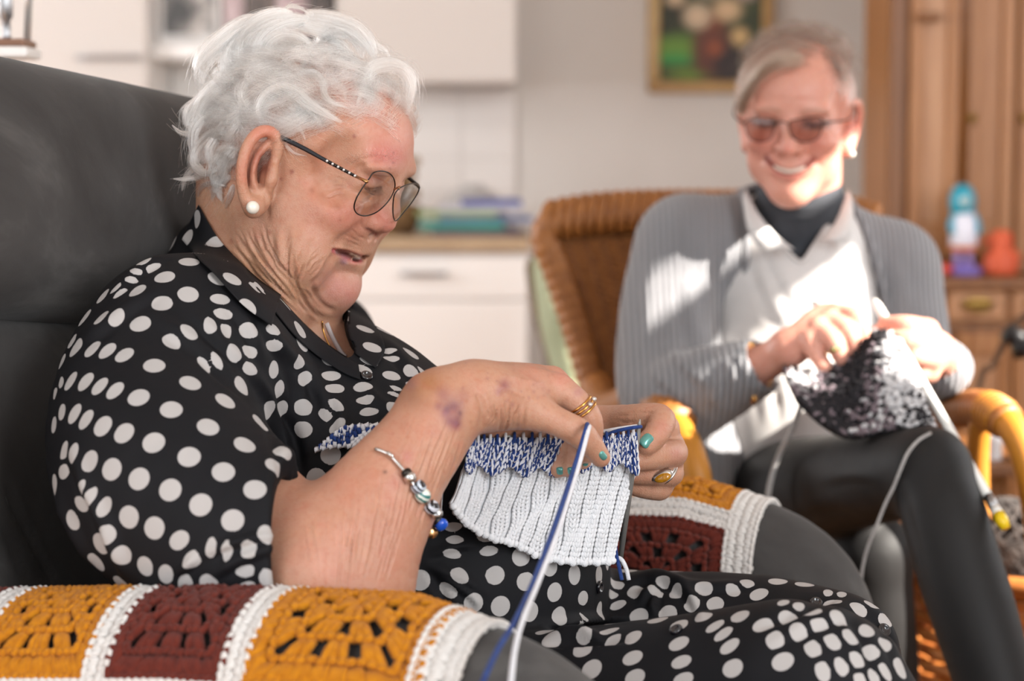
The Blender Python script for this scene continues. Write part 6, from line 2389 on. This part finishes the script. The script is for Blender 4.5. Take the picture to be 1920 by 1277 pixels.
# the garter-stitch end that lies on her lap behind the wrist
gt = spline([(640, 802), (690, 796), (760, 798), (840, 806)], 40)
gb = spline([(586, 846), (640, 838), (720, 846), (800, 868)], 40)


def gpt(t_, s_, out=0.0):
    j = min(int(t_ * 39), 38)
    f = t_ * 39 - j
    a = gt[j] * (1 - f) + gt[j + 1] * f
    b = gb[j] * (1 - f) + gb[j + 1] * f
    q = a + (b - a) * s_
    p = on_cloth(q[0], q[1], .010 + out)
    return A(q[0], q[1], 1.585 + .02 * t_ - out) if p is None else p


gw, gbl = MB(), MB()
for row in range(7):
    for c in range(22):
        s_ = (row + .5) / 7
        t0, t1 = (c - .1) / 22, min(1, (c + 1.1) / 22)
        tgt = gw if (row % 2 == 0) == (rk.random() < .82) else gbl
        up_ = .06 * (1 if c % 2 else -1)
        tgt.tube([gpt(max(0, t0), min(1, s_ + up_), .001), gpt((c + .5) / 22, s_ - up_, .0045), gpt(t1, min(1, s_ + up_), .001)], [.0017, .0024, .0017], 6)
gw.build('white_garter_stitches', M_WOOL2, knit)['kind'] = 'stuff'
gbl.build('blue_garter_stitches', M_BLUE, knit)['kind'] = 'stuff'
# tails of yarn at the corner
MB().tube(spline([A(1156, 990, 1.612), A(1154, 1030, 1.608), A(1160, 1060, 1.604), A(1166, 1088, 1.60)], 14), .0017, 7).build('yarn_tail', M_BLUE, knit)
MB().tube(spline([A(1150, 1046, 1.612), A(1164, 1048, 1.606), A(1174, 1066, 1.602), A(1179, 1088, 1.60)], 14), .0018, 7).build('yarn_tail', M_WOOL2, knit)


def needle(name, a, b, r, label, m, cap=None, grp=None):
    o = empty(name, (np.asarray(a) + b) / 2)
    tag(o, label, 'knitting needle', grp)
    a, b = np.asarray(a, float), np.asarray(b, float)
    d = (b - a) / np.linalg.norm(b - a)
    MB().tube([a, a + d * .004, a + d * .014, a + d * .02, b], [.0004, r * .6, r * .97, r, r], 12).build('shaft', m, o)
    if cap:
        MB().lathe([(r, -.001), (r * 1.9, .001), (r * 2.1, .006), (r * 1.6, .010), (.0004, .0115)], b, 14, d).build('end_cap', cap, o)
    return o


needle('knitting_needle', A(1200, 786, 1.600), A(1161, 1062, 1.622), .0023, 'grey needle held upright in the silver-ringed hand, its tip beside the teal nails', M_NEEDLE)
needle('knitting_needle', A(963, 818, 1.548), A(872, 819, 1.545), .0022, 'grey needle lying level under the bent wrist, along the top of the knitting', M_NEEDLE)
MB().tube([A(1120, 812, 1.602), A(1160, 805, 1.600), A(1196, 800, 1.602)], .0021, 8).build('strand_on_needle', M_WOOL2, knit)
MB().tube(spline([A(1128, 822, 1.597), A(1150, 810, 1.592), A(1180, 803, 1.590), A(1203, 800, 1.596)], 10), .0015, 6).build('strand_on_needle', M_BLUE, knit)
# the working yarn: blue and white strands running down past the near armrest
st = empty('working_yarn', A(1100, 797, 1.50))
tag(st, 'blue and white double strand of yarn running from the little finger down over the armrest', 'yarn')
MB().tube(spline([A(1092, 822, 1.535), A(1101, 797, 1.503), A(1078, 872, 1.47), A(1040, 985, 1.40), A(1000, 1090, 1.33), A(965, 1165, 1.27), A(935, 1215, 1.235), A(905, 1280, 1.20), A(860, 1400, 1.16)], 60), .0019, 8).build('blue_strand', M_BLUE, st)
MB().tube(spline([A(1096, 824, 1.537), A(1104, 801, 1.501), A(1084, 876, 1.469), A(1048, 990, 1.40), A(1010, 1090, 1.33), A(985, 1150, 1.28), A(968, 1205, 1.245), A(958, 1280, 1.21), A(950, 1400, 1.17)], 60), .0019, 8).build('white_strand', M_WOOL2, st)

# ================================================================== jewellery
M_SILVER = mat('silver', '#c9c7c4', .22, 1.0)
M_GOLD2 = mat('yellow_gold', '#d09a55', .22, 1.0)
M_OXID = mat('dark_silver', '#3b3733', .4, 1.0)


def ring_on(c, axis, r, wire, name, label, offs=(0,), m=None):
    o = empty(name, c)
    tag(o, label, 'ring')
    ax = np.asarray(axis, float)
    ax /= np.linalg.norm(ax)
    e1 = np.cross(ax, [0, 1, 0])
    e1 /= np.linalg.norm(e1)
    e2 = np.cross(ax, e1)
    for k in offs:
        MB().tube([c + ax * k + r * (math.cos(a) * e1 + math.sin(a) * e2) for a in np.linspace(0, 6.283, 33)[:-1]], wire, 8, closed=True).build('band', m or M_GOLD2, o)
    return o, ax, e1, e2


c = A(1088, 765, 1.5462)
o, ax, e1, e2 = ring_on(c, A(1103, 785, 1.548) - A(1078, 752, 1.546), .0122, .0010, 'ring', 'triple gold ring with small clear stones on the bent right hand', (-.0034, 0, .0034))
out = np.array([.75, -.55, .40])
out = out - ax * (out @ ax)
out /= np.linalg.norm(out)
for k in (-.5, .5):
    MB().ball(c + out * .0128 + np.cross(ax, out) * .0042 * k * 2, (.0021, .0021, .0019), 10).build('stone', M_CRYSTAL, o)
c = A(1243, 884, 1.656)
o, ax, e1, e2 = ring_on(c, A(1232, 886, 1.650) - A(1256, 888, 1.662) + np.array([-.004, 0, .014]), .0128, .0011, 'ring', 'large silver ring with an oval amber stone on the far hand', (-.0012, .0012), M_SILVER)
cb = A(1240, 891, 1.637)
Rb_ = np.stack([norm(np.array([.95, -.05, .32])), norm(np.array([.30, -.45, -.84])), norm(np.cross([.95, -.05, .32], [.30, -.45, -.84]))], 1)
MB().ball(cb, (.0098, .0058, .0034), 16, Rb_).build('bezel', M_SILVER, o)
MB().ball(cb + np.array([.001, -.0022, -.0016]), (.0074, .0042, .0030), 16, Rb_).build('amber', mottled('amber', '#8a5a12', '#b9801c', 700, .1), o)
for k in range(7):
    a = -1.3 + k * .42
    MB().tube(spline([cb + Rb_ @ np.array([-.006 + .0022 * k, -.0045, .001]), cb + Rb_ @ np.array([-.004 + .0018 * k, -.009, .001]), cb + Rb_ @ np.array([-.001 + .0010 * k, -.0115, -.001])], 6), .0007, 5).build('leaf_wire', M_SILVER if k % 2 else M_OXID, o)
# charm bracelet round the forearm
br = empty('charm_bracelet', A(765, 925, 1.44))
tag(br, 'silver charm bracelet of striped glass beads on the right forearm', 'bracelet')


def on_arm(px, py, off):
    h = WBVH.ray_cast(Vector(CAM), Vector(ray(px, py)).normalized(), 1.75)
    if h[0] is None:
        return A(px, py, 1.475)
    return np.array(h[0]) + np.array(h[1]) * off


za = lambda x, y: (700 + .2976 * x, 660 + .2976 * y)
path = [za(*q) for q in ((20, 632), (60, 645), (105, 668), (150, 710), (190, 765), (222, 808), (255, 850), (290, 905), (332, 962), (368, 1012), (398, 1062), (415, 1090))]
P = np.array([on_arm(x, y, .0035) for x, y in path])
P = spline(P, 60)
axis_c = A(762, 925, 1.478)
back = []
a0, a1 = P[-1], P[0]
for t_ in np.linspace(0, 1, 14)[1:-1]:
    v0, v1 = a0 - axis_c, a1 - axis_c
    m_ = v0 * (1 - t_) + v1 * t_
    back.append(axis_c + m_ * (1 - .2 * math.sin(t_ * 3.14)) + np.array([0.02, .058, 0.012]) * math.sin(t_ * 3.14))
MB().tube(np.vstack([P, back]), .0013, 8, closed=True).build('snake_chain', M_SILVER, br)


def bead_mat(name, c1, c2, scale):
    m = mat(name, c1, .12, 0, Coat_Weight=.5)
    t = NT(m)
    v = t.coord('Object', (1, 1, 1), (.6, .5, .8))
    wv = t.n('TexWave')
    wv.inputs['Scale'].default_value = scale
    wv.inputs['Distortion'].default_value = 4
    t.l(v, wv.inputs['Vector'])
    t.l(t.ramp(wv.outputs[1], [(.45, c1), (.55, c2)]), t.b.inputs['Base Color'])
    return m


B1, B2, B3 = bead_mat('striped_bead', '#1b1a20', '#b9c3d0', 95), bead_mat('teal_swirl_bead', '#2f6f6b', '#d8dcd2', 80), bead_mat('black_white_bead', '#17161b', '#c9ccd4', 70)
M_BLUEB = mat('blue_glass', '#1f55c4', .1, 0, Coat_Weight=.5)
for x, y, r_, ln, m_, lab in ((105, 668, .0016, .0030, M_SILVER, None), (198, 775, .0040, .0036, M_OXID, 'dark silver spacer'), (222, 800, .0046, .0040, M_SILVER, None), (256, 850, .0056, .0042, B1, 'black glass bead with pale stripes'), (290, 905, .0056, .0046, B2, 'teal and white swirled glass bead'),
                              (333, 962, .0055, .0042, B3, 'black and white glass bead'), (366, 1010, .0045, .0038, M_SILVER, None), (398, 1060, .0042, .0036, M_OXID, None), (428, 1088, .0052, .0032, M_BLUEB, 'bright blue glass bead')):
    q = za(x, y)
    p = on_arm(q[0], q[1], .0045)
    i = np.argmin(np.linalg.norm(P - p, axis=1))
    d = P[min(i + 2, 59)] - P[max(i - 2, 0)]
    d /= np.linalg.norm(d)
    L_ = ln
    o = MB().lathe([(r_ * .45, -L_), (r_ * .85, -L_ * .8), (r_, -L_ * .25), (r_, L_ * .25), (r_ * .85, L_ * .8), (r_ * .45, L_)], p, 16, d).build('bead', m_, br)
    if lab:
        o['label'] = lab
q = za(384, 1140)
p = on_arm(q[0] - 4, q[1], .006)
MB().lathe([(.0004, -.0008), (.0040, -.0008), (.0044, 0), (.0040, .0008), (.0004, .0008)], p, 18, (.3, -.9, .1)).build('coin_charm', M_GOLD, br)
# fine chain at the neck
o = empty('necklace', A(615, 640, 1.70))
tag(o, 'fine gold chain just visible in the open collar of the dotted dress', 'necklace')
pts = [on_cloth(x, y, .0012, (WBVH,)) for x, y in ((604, 602), (606, 618), (611, 634), (618, 648), (630, 660))]
pts = [p for p in pts if p is not None]
if len(pts) > 2:
    MB().tube(spline(pts, 24), .0007, 6).build('chain', M_GOLD2, o)
    pts = [p for p in (on_cloth(x, y, .0016, (WBVH,)) for x, y in ((612, 606), (622, 630), (634, 652), (642, 664), (648, 670))) if p is not None]
    MB().tube(spline(pts, 12), .0022, 6, flat=.3).build('strap', mat('pale_satin', '#cfc4c4', .35), o)
# ================================================================== the smiling woman's hair, glasses, knitting
M_HAIR2 = hair_mat('grey_brown_hair', '#4f4138', '#382d26')
M_HAIR2L = hair_mat('light_grey_hair', '#a0958d', '#857a73')
M_FRINGE = hair_mat('blonde_grey_hair', '#7d6e60', '#5f5145')
h3 = np.random.default_rng(4)
YB3 = np.stack([YFv, YRv, YUv])
Y3 = lambda L: YO + (np.asarray(L) * .00096) @ YB3
C2, R2 = np.array([-8, 0, 36.0]), np.array([89, 71, 75.0])
HL2F, HL2U = [-130, -40, -20, -4, 4, 20, 40, 60, 76], [-40, -40, -20, 20, 36, 40, 62, 84, 92]
groups = {0: [], 1: [], 2: []}
d_ = norm(h3.normal(size=(16000, 3)))
L0 = C2 + d_ * R2
ok2 = L0[:, 2] > np.interp(L0[:, 0], HL2F, HL2U) + h3.normal(0, 2, len(L0))
T2 = np.linspace(0, 1, 8)
part = norm(np.array([.55, -.35, .76]))
for d0 in d_[ok2][:7000]:
    front = d0[0] > .18 and d0[2] > .35
    top = d0[2] > .45
    if front:
        dirn = np.array([.30, .9 if d0[1] > -.42 else -.5, .22]) + h3.normal(0, .12, 3)      # swept across to her right
        ln, lift = h3.uniform(26, 44), h3.uniform(.05, .16)
    elif top:
        dirn = np.array([-.1, d0[1] * .6, .9]) + h3.normal(0, .40, 3)
        ln, lift = h3.uniform(18, 34), h3.uniform(.06, .33)
    else:
        dirn = np.array([-.45, 0, -.75]) + h3.normal(0, .2, 3)
        ln, lift = h3.uniform(10, 20), h3.uniform(.03, .08)
    t0 = norm(dirn - d0 * (dirn @ d0))
    a_ = ln / 75 * T2
    g = norm(np.cos(a_)[:, None] * d0 + np.sin(a_)[:, None] * t0)
    rr = 1 + lift * np.sin(T2 * 1.9) * (1.0 if not top else 1.15) + (.012 * d0[2] if top else 0)
    P_ = Y3(C2 + g * R2 * rr[:, None] * np.array([1, 1, 1.0]))
    key = 2 if (front and d0[1] > -.3 and h3.random() < .55) else (1 if (not top) else 0)
    groups[key].append(P_)
for key, m_ in ((0, M_HAIR2), (1, M_HAIR2L), (2, M_FRINGE)):
    strands('hair', np.array(groups[key]), .00017 * np.linspace(1, .5, 8)[None], m_, woman2)
# the long fringe lock falling beside her right temple
F_ = []
g0, g1 = np.array([[70, -8, 92], [84, 16, 90], [80, 40, 72], [66, 57, 44], [56, 63, 22.]]), None
base = spline(g0, 10)
for i in range(420):
    F_.append(Y3(base + h3.normal(0, 1, (1, 3)) * np.linspace(6, 3.0, 10)[:, None] + np.array([3, 3, 3])))
strands('fringe', np.array(F_), .00015, M_FRINGE, woman2)
# glasses
M_TINT = thin_glass('tinted_lens', (.80, .73, .71, 1), .012)
gp = [(YO + (YFv * 97 + YRv * 34 + YUv * 12) * .00096, -norm(YFv + YRv * .14)), (YO + (YFv * 97 - YRv * 34 + YUv * 12) * .00096, -norm(YFv - YRv * .14))]
ln1 = [(1452, 228), (1451, 244), (1444, 260), (1428, 266), (1410, 262), (1400, 248), (1398, 228), (1412, 223), (1434, 223)]
ln2 = [(1540, 222), (1541, 240), (1534, 258), (1516, 266), (1496, 264), (1483, 252), (1480, 230), (1494, 224), (1520, 220)]
gl2, rm2 = glasses('eyeglasses', 'thin brown-tinted glasses on the smiling woman in the cardigan', [ln1, ln2], gp, .0008, M_GUN, M_TINT, 0)
pa = rm2[0][np.argmax(proj(rm2[0])[:, 0])]
pb = rm2[1][np.argmin(proj(rm2[1])[:, 0])]
MB().tube(spline([pa, (pa + pb) / 2 + YUv * .004 + YFv * .002, pb], 8), .0009, 6).build('bridge', M_GUN, gl2)
for rm_, s_, pick in ((rm2[0], 1, np.argmin), (rm2[1], -1, np.argmax)):
    q = rm_[pick(proj(rm_)[:, 0])]
    MB().tube(spline([q, Y3((80, s_ * 71, 22)), Y3((40, s_ * 76, 28)), Y3((8, s_ * 74, 32))], 12), .0011, 6).build('temple', M_GUN, gl2)
o = empty('earring', A(1590, 272, 2.45))
tag(o, 'small pearl stud in the smiling woman\'s ear', 'earring')
q = Y3((2, -73, -33))
MB().ball(q, .0045, 14).build('pearl', bpy.data.materials['pearl'], o)
MB().tube([q, q + YRv * .006], .0007, 5).build('post', M_GOLD, o)
# bracelet, ring
o = empty('bracelet', A(1414, 715, 2.33))
tag(o, 'gold link bracelet at the grey cardigan cuff', 'bracelet')
ca = A(1418, 690, 2.335)
axb = norm(A(1480, 655, 2.31) - A(1340, 712, 2.38))
b1 = norm(np.cross(axb, [0, 1, 0]))
b2 = np.cross(axb, b1)
for k in range(18):
    a = k * 6.283 / 18
    p = ca + .0285 * (math.cos(a) * b1 + math.sin(a) * b2)
    tg = -math.sin(a) * b1 + math.cos(a) * b2
    nr = math.cos(a) * b1 + math.sin(a) * b2
    MB().tube([p + .0052 * math.cos(x) * tg + .0034 * math.sin(x) * (axb if k % 2 else nr) for x in np.linspace(0, 6.283, 11)[:-1]], .0010, 5, closed=True).build('link', M_GOLD2, o)
MB().ball(A(1414, 748, 2.315), (.004, .003, .006), 10).build('charm', M_GOLD2, o)
o, ax, e1, e2 = ring_on(A(1563, 655, 2.2675), A(1577, 672, 2.268) - A(1562, 640, 2.268), .0122, .0011, 'ring', 'thin gold ring on the smiling woman\'s hand over the dark knitting', (0,), M_GOLD2)
MB().ball(A(1563, 655, 2.254), (.003, .002, .003), 8).build('stone', mat('green_stone', '#6b7040', .2), o)
# her fluffy knitting
k3 = empty('knitting', A(1610, 740, 2.27))
tag(k3, 'fluffy black, white and mauve-grey knitting over the smiling woman\'s knee', 'knitting')
kt_ = spline([(1468, 690), (1520, 692), (1575, 676), (1618, 640), (1650, 618), (1690, 640), (1712, 690)], 30)
kb_ = spline([(1500, 748), (1545, 792), (1592, 818), (1640, 812), (1690, 802), (1730, 806), (1758, 818)], 30)


def k2pt(t_, s_, out=0.0):
    i = t_ * 29
    j = min(int(i), 28)
    f = i - j
    q = (kt_[j] * (1 - f) + kt_[j + 1] * f) * (1 - s_) + (kb_[j] * (1 - f) + kb_[j + 1] * f) * s_
    return A(q[0], q[1], 2.300 - .125 * s_ - .055 * t_ - .012 * math.sin(s_ * 3.14) - out)


G, fs = [], []
for j in range(10):
    for i in range(30):
        G.append(k2pt(i / 29, j / 9))
for j in range(9):
    for i in range(29):
        a = j * 30 + i
        fs.append((a, a + 30, a + 31, a + 1))
o = MB().add(G, fs).build('backing', mat('black_yarn', '#1d1b1e', .95), k3)
o.modifiers.new('thickness', 'SOLIDIFY').thickness = .006
tf = [MB(), MB(), MB()]
for r_ in range(24):
    for c in range(46):
        t_, s_ = (c + h3.uniform(0, 1)) / 46, (r_ + h3.uniform(0, 1)) / 24
        pat = math.sin(t_ * 9 + s_ * 3.5) + h3.normal(0, .7)
        white_side = t_ > .62 and pat > -.35
        k = 1 if white_side or pat > 1.05 else (2 if pat > .15 else 0)
        p = k2pt(t_, s_, h3.uniform(.002, .010))
        q, _ = np.linalg.qr(h3.normal(size=(3, 3)))
        tf[k].ball(p, (h3.uniform(.0028, .0068), h3.uniform(.0022, .004), h3.uniform(.002, .004)), 5, q)
for mb_, m_, nm in zip(tf, (mat('black_fluff', '#1f1c20', .9), yarn('white_fluff', '#c6c4c6', '#dbd9da'), yarn('mauve_fluff', '#6b5c62', '#8a7c82')), ('black_tufts', 'white_tufts', 'mauve_tufts')):
    mb_.build(nm, m_, k3)['kind'] = 'stuff'
M_WN = mat('white_plastic', '#e4e2dc', .3)
n1 = needle('knitting_needle', A(1638, 560, 2.335), A(1858, 940, 2.06), .0052, 'thick white needle with a yellow end reaching down past the crossed knee', M_WN)
MB().tube([A(1853, 931, 2.065), A(1866, 955, 2.05)], .0056, 12).build('grey_sleeve', M_STEEL, n1)
MB().tube([A(1865, 953, 2.051), A(1874, 968, 2.04)], .0058, 12).build('white_collar', M_WN, n1)
MB().tube([A(1872, 964, 2.042), A(1878, 976, 2.036), A(1886, 990, 2.03)], [.0064, .0072, .005], 12).build('yellow_end', mat('yellow_plastic', '#e0bd12', .3), n1)
needle('knitting_needle', A(1660, 642, 2.262), A(1524, 568, 2.36), .0040, 'white needle passing through the hand at the dark fluffy knitting', M_WN)
M_GREYARN = yarn('grey_yarn', '#a9a5a3', '#bcb8b5')
o = empty('working_yarn', A(1490, 800, 2.25))
tag(o, 'pale grey yarn hanging from the smiling woman\'s hand down her thigh', 'yarn')
MB().tube(spline([A(1526, 690, 2.262), A(1512, 725, 2.255), A(1497, 775, 2.25), A(1480, 815, 2.25), A(1462, 850, 2.27), A(1448, 890, 2.275), A(1440, 932, 2.28), A(1436, 1000, 2.30)], 40), .0032, 8).build('strand', M_GREYARN, o)
o = empty('working_yarn', A(1690, 880, 2.06))
tag(o, 'thin grey yarn lying over the crossed black knee and down between the legs', 'yarn')
KB = BVHTree.FromPolygons([tuple(v) for v in kp.V], [tuple(q) for q in kp.Q.tolist()])
pts = []
for x, y in ((1745, 812), (1722, 826), (1702, 850), (1688, 882), (1676, 912)):
    p = on_cloth(x, y, .003, (KB,))
    pts.append(A(x, y, 2.1) if p is None else p)
pts += [A(1660, 945, pts[-1][1] + .005), A(1642, 990, pts[-1][1] + .01), A(1626, 1030, pts[-1][1] + .02), A(1616, 1075, pts[-1][1] + .03), A(1614, 1130, pts[-1][1] + .04)]
MB().tube(spline(pts, 50), .0017, 8).build('strand', M_GREYARN, o)

# ================================================================== small things around
# yarn basket by the chair
bc = A(1950, 1190, 2.45)
o = empty('yarn_basket', (bc[0], bc[1], 0))
tag(o, 'orange-brown wicker basket of yarn at the right edge, beside the black trousers', 'basket')
zt_ = A(1900, 1068, 2.40)[2]
M_BASK = mottled('orange_wicker', '#a9602a', '#c07a38', 60, .55)
mb = MB()
nr = 30
for i in range(nr):
    z = .02 + (zt_ - .02) * i / (nr - 1)
    rr = .135 + .03 * i / nr
    mb.tube([(bc[0] + (rr + .004 * (1 if (k + i) % 2 else -1)) * math.cos(k * 6.283 / 36), bc[1] + (rr + .004 * (1 if (k + i) % 2 else -1)) * math.sin(k * 6.283 / 36), z) for k in range(36)], .0085, 5, closed=True)
mb.build('weave', M_BASK, o)['kind'] = 'stuff'
MB().tube([(bc[0] + .17 * math.cos(a), bc[1] + .17 * math.sin(a), zt_) for a in np.linspace(0, 6.283, 41)[:-1]], .013, 8, closed=True).build('rim', M_BASK, o)
MB().lathe([(.001, 0), (.13, 0), (.135, .015), (.12, .02), (.001, .02)], (bc[0], bc[1], 0), 24).build('base', M_BASK, o)


def yarn_ball(c, r, m, label, n=26):
    o = empty('yarn_ball', c)
    tag(o, label, 'yarn', 'balls of yarn in the basket')
    MB().ball(c, r * .93, 16).build('core', m, o)
    mb = MB()
    for i in range(n):
        a = norm(h3.normal(size=3))
        b = norm(np.cross(a, h3.normal(size=3)))
        c2 = np.cross(a, b)
        k = h3.uniform(-.5, .5)
        rr = math.sqrt(1 - k * k)
        mb.tube([np.asarray(c) + r * (a * k + rr * (math.cos(x) * b + math.sin(x) * c2)) for x in np.linspace(0, 6.283, 27)[:-1]], r * .07, 5, closed=True)
    mb.build('windings', m, o)['kind'] = 'stuff'
    return o


M_MOTT = yarn('mottled_grey_yarn', '#2c2725', '#524a46', 60)
yarn_ball(np.array([A(1902, 1030, 2.36)[0], 2.40, zt_ + .035]), .052, M_MOTT, 'mottled grey ball of yarn on top of the basket')
yarn_ball(np.array([A(1960, 1030, 2.45)[0], 2.47, zt_ + .03]), .05, yarn('taupe_yarn', '#3f3835', '#554c48'), 'darker taupe ball of yarn at the back of the basket')
# thin black floor lamp behind the chair
YL = 3.1
o = empty('floor_lamp', (A(1832, 760, YL)[0], YL, 0))
tag(o, 'thin dark floor lamp with a black clamp at the right edge, before the dresser', 'lamp')
M_BLK = mat('black_metal', '#171516', .45, .3)
lx = lambda x, y: A(x, y, YL)
foot = np.array([lx(1822, 790)[0] - .02, YL, .02])
MB().tube(spline([foot, (foot + lx(1830, 748)) / 2 + (-.01, 0, 0), lx(1834, 742), lx(1862, 686), lx(1884, 640), lx(1896, 616), lx(1922, 592), lx(1975, 560)], 40), .0055, 8).build('pole', mat('bronze_tube', '#4a372a', .4, .8), o)
MB().lathe([(.001, 0), (.12, 0), (.12, .012), (.1, .02), (.001, .022)], (foot[0], foot[1], 0), 28).build('base', M_BLK, o)
c0_, c1_ = lx(1886, 620), lx(1926, 646)
MB().tube([c0_, c1_], [.015, .017], 10).build('clamp', M_BLK, o)
MB().tube([lx(1914, 636), lx(1922, 668)], .018, 10).build('clamp_knob', M_BLK, o)
MB().lathe([(.02, 0), (.05, .03), (.075, .1), (.07, .1), (.045, .03), (.012, .004)], lx(1985, 556), 24, (.6, 0, -.8)).build('shade', M_BLK, o)
# a low stool with small boxes seen through the chair's arm
ys_ = 2.95
zs_ = A(1880, 862, ys_)[2]
xs_ = A(1872, 862, ys_)[0]
o = empty('side_table', (xs_ + .14, ys_ + .1, 0))
tag(o, 'low brown side table seen through the loop of the cane arm', 'table')
MB().box((xs_ - .03, ys_ - .06, zs_ - .018), (xs_ + .34, ys_ + .26, zs_), .004).build('top', M_PINE_D, o, smooth=False)
for a in (0, .31):
    for b in (-.04, .24):
        MB().tube([(xs_ - .012 + a, ys_ + b, 0), (xs_ - .012 + a, ys_ + b, zs_ - .018)], .013, 8).build('leg', M_PINE_D, o)
o = empty('pill_box', (xs_ - .005, ys_, zs_))
tag(o, 'small white tub on the low table, seen through the cane arm', 'tub')
p0 = A(1856, 862, ys_)
MB().lathe([(.012, 0), (.0135, .004), (.0135, .026), (.0145, .027), (.0145, .036), (.012, .038)], (p0[0] + .004, ys_, zs_), 18).build('tub', mat('white_tub', '#e8e8ea', .4), o)
o = empty('spool', (xs_ + .04, ys_, zs_))
tag(o, 'dark plum spool beside the small white tub', 'spool')
MB().lathe([(.016, 0), (.016, .004), (.011, .005), (.011, .022), (.016, .023), (.016, .027)], (p0[0] + .042, ys_, zs_), 18).build('spool_body', mat('plum', '#3d2530', .5), o)
# lamp stand behind the grey headrest, top left
YG = 2.25
zg = A(30, 92, YG)[2]
o = empty('pedestal', (A(10, 92, YG)[0] - .04, YG, 0))
tag(o, 'white pedestal behind the headrest carrying a chrome lamp, top left', 'stand')
px_ = A(74, 92, YG)[0]
MB().box((px_ - .17, YG - .06, zg - .012), (px_, YG + .012, zg), .003).build('top', M_WHITE, o, smooth=False)
MB().box((px_ - .14, YG - .04, 0), (px_ - .03, YG + .008, zg - .013), .004).build('column', M_WHITE, o, smooth=False)
o = empty('lamp', (px_ - .07, YG, zg))
tag(o, 'chrome lamp with two rods on a brown base, top left', 'lamp')
MB().box((px_ - .15, YG - .05, zg), (px_ - .004, YG + .008, zg + .009), .004).build('base', mottled('brown_base', '#7d5a48', '#8f6a55', 20, .4), o, smooth=False)
r0 = A(51, 80, YG)
MB().tube([(r0[0], YG, zg + .009), A(60, -160, YG)], .0042, 12).build('rod', mat('white_chrome', '#d6d6d4', .2, .6), o)
r1 = A(17, 80, YG)
MB().lathe([(.006, 0), (.0045, .006), (.0045, .022), (.0075, .026), (.008, .05), (.006, .056), (.005, .062), (.0065, .068), (.0065, .08), (.004, .085), (.004, .2)], (r1[0], YG - .01, zg + .009), 16).build('rod', M_STEEL, o)
MB().lathe([(.001, 0), (.045, 0), (.07, .09), (.066, .09), (.04, .004), (.001, .004)], (r0[0] - .01, YG, zg + .2), 20, (0, 0, -1)).build('shade', M_WHITE, o)
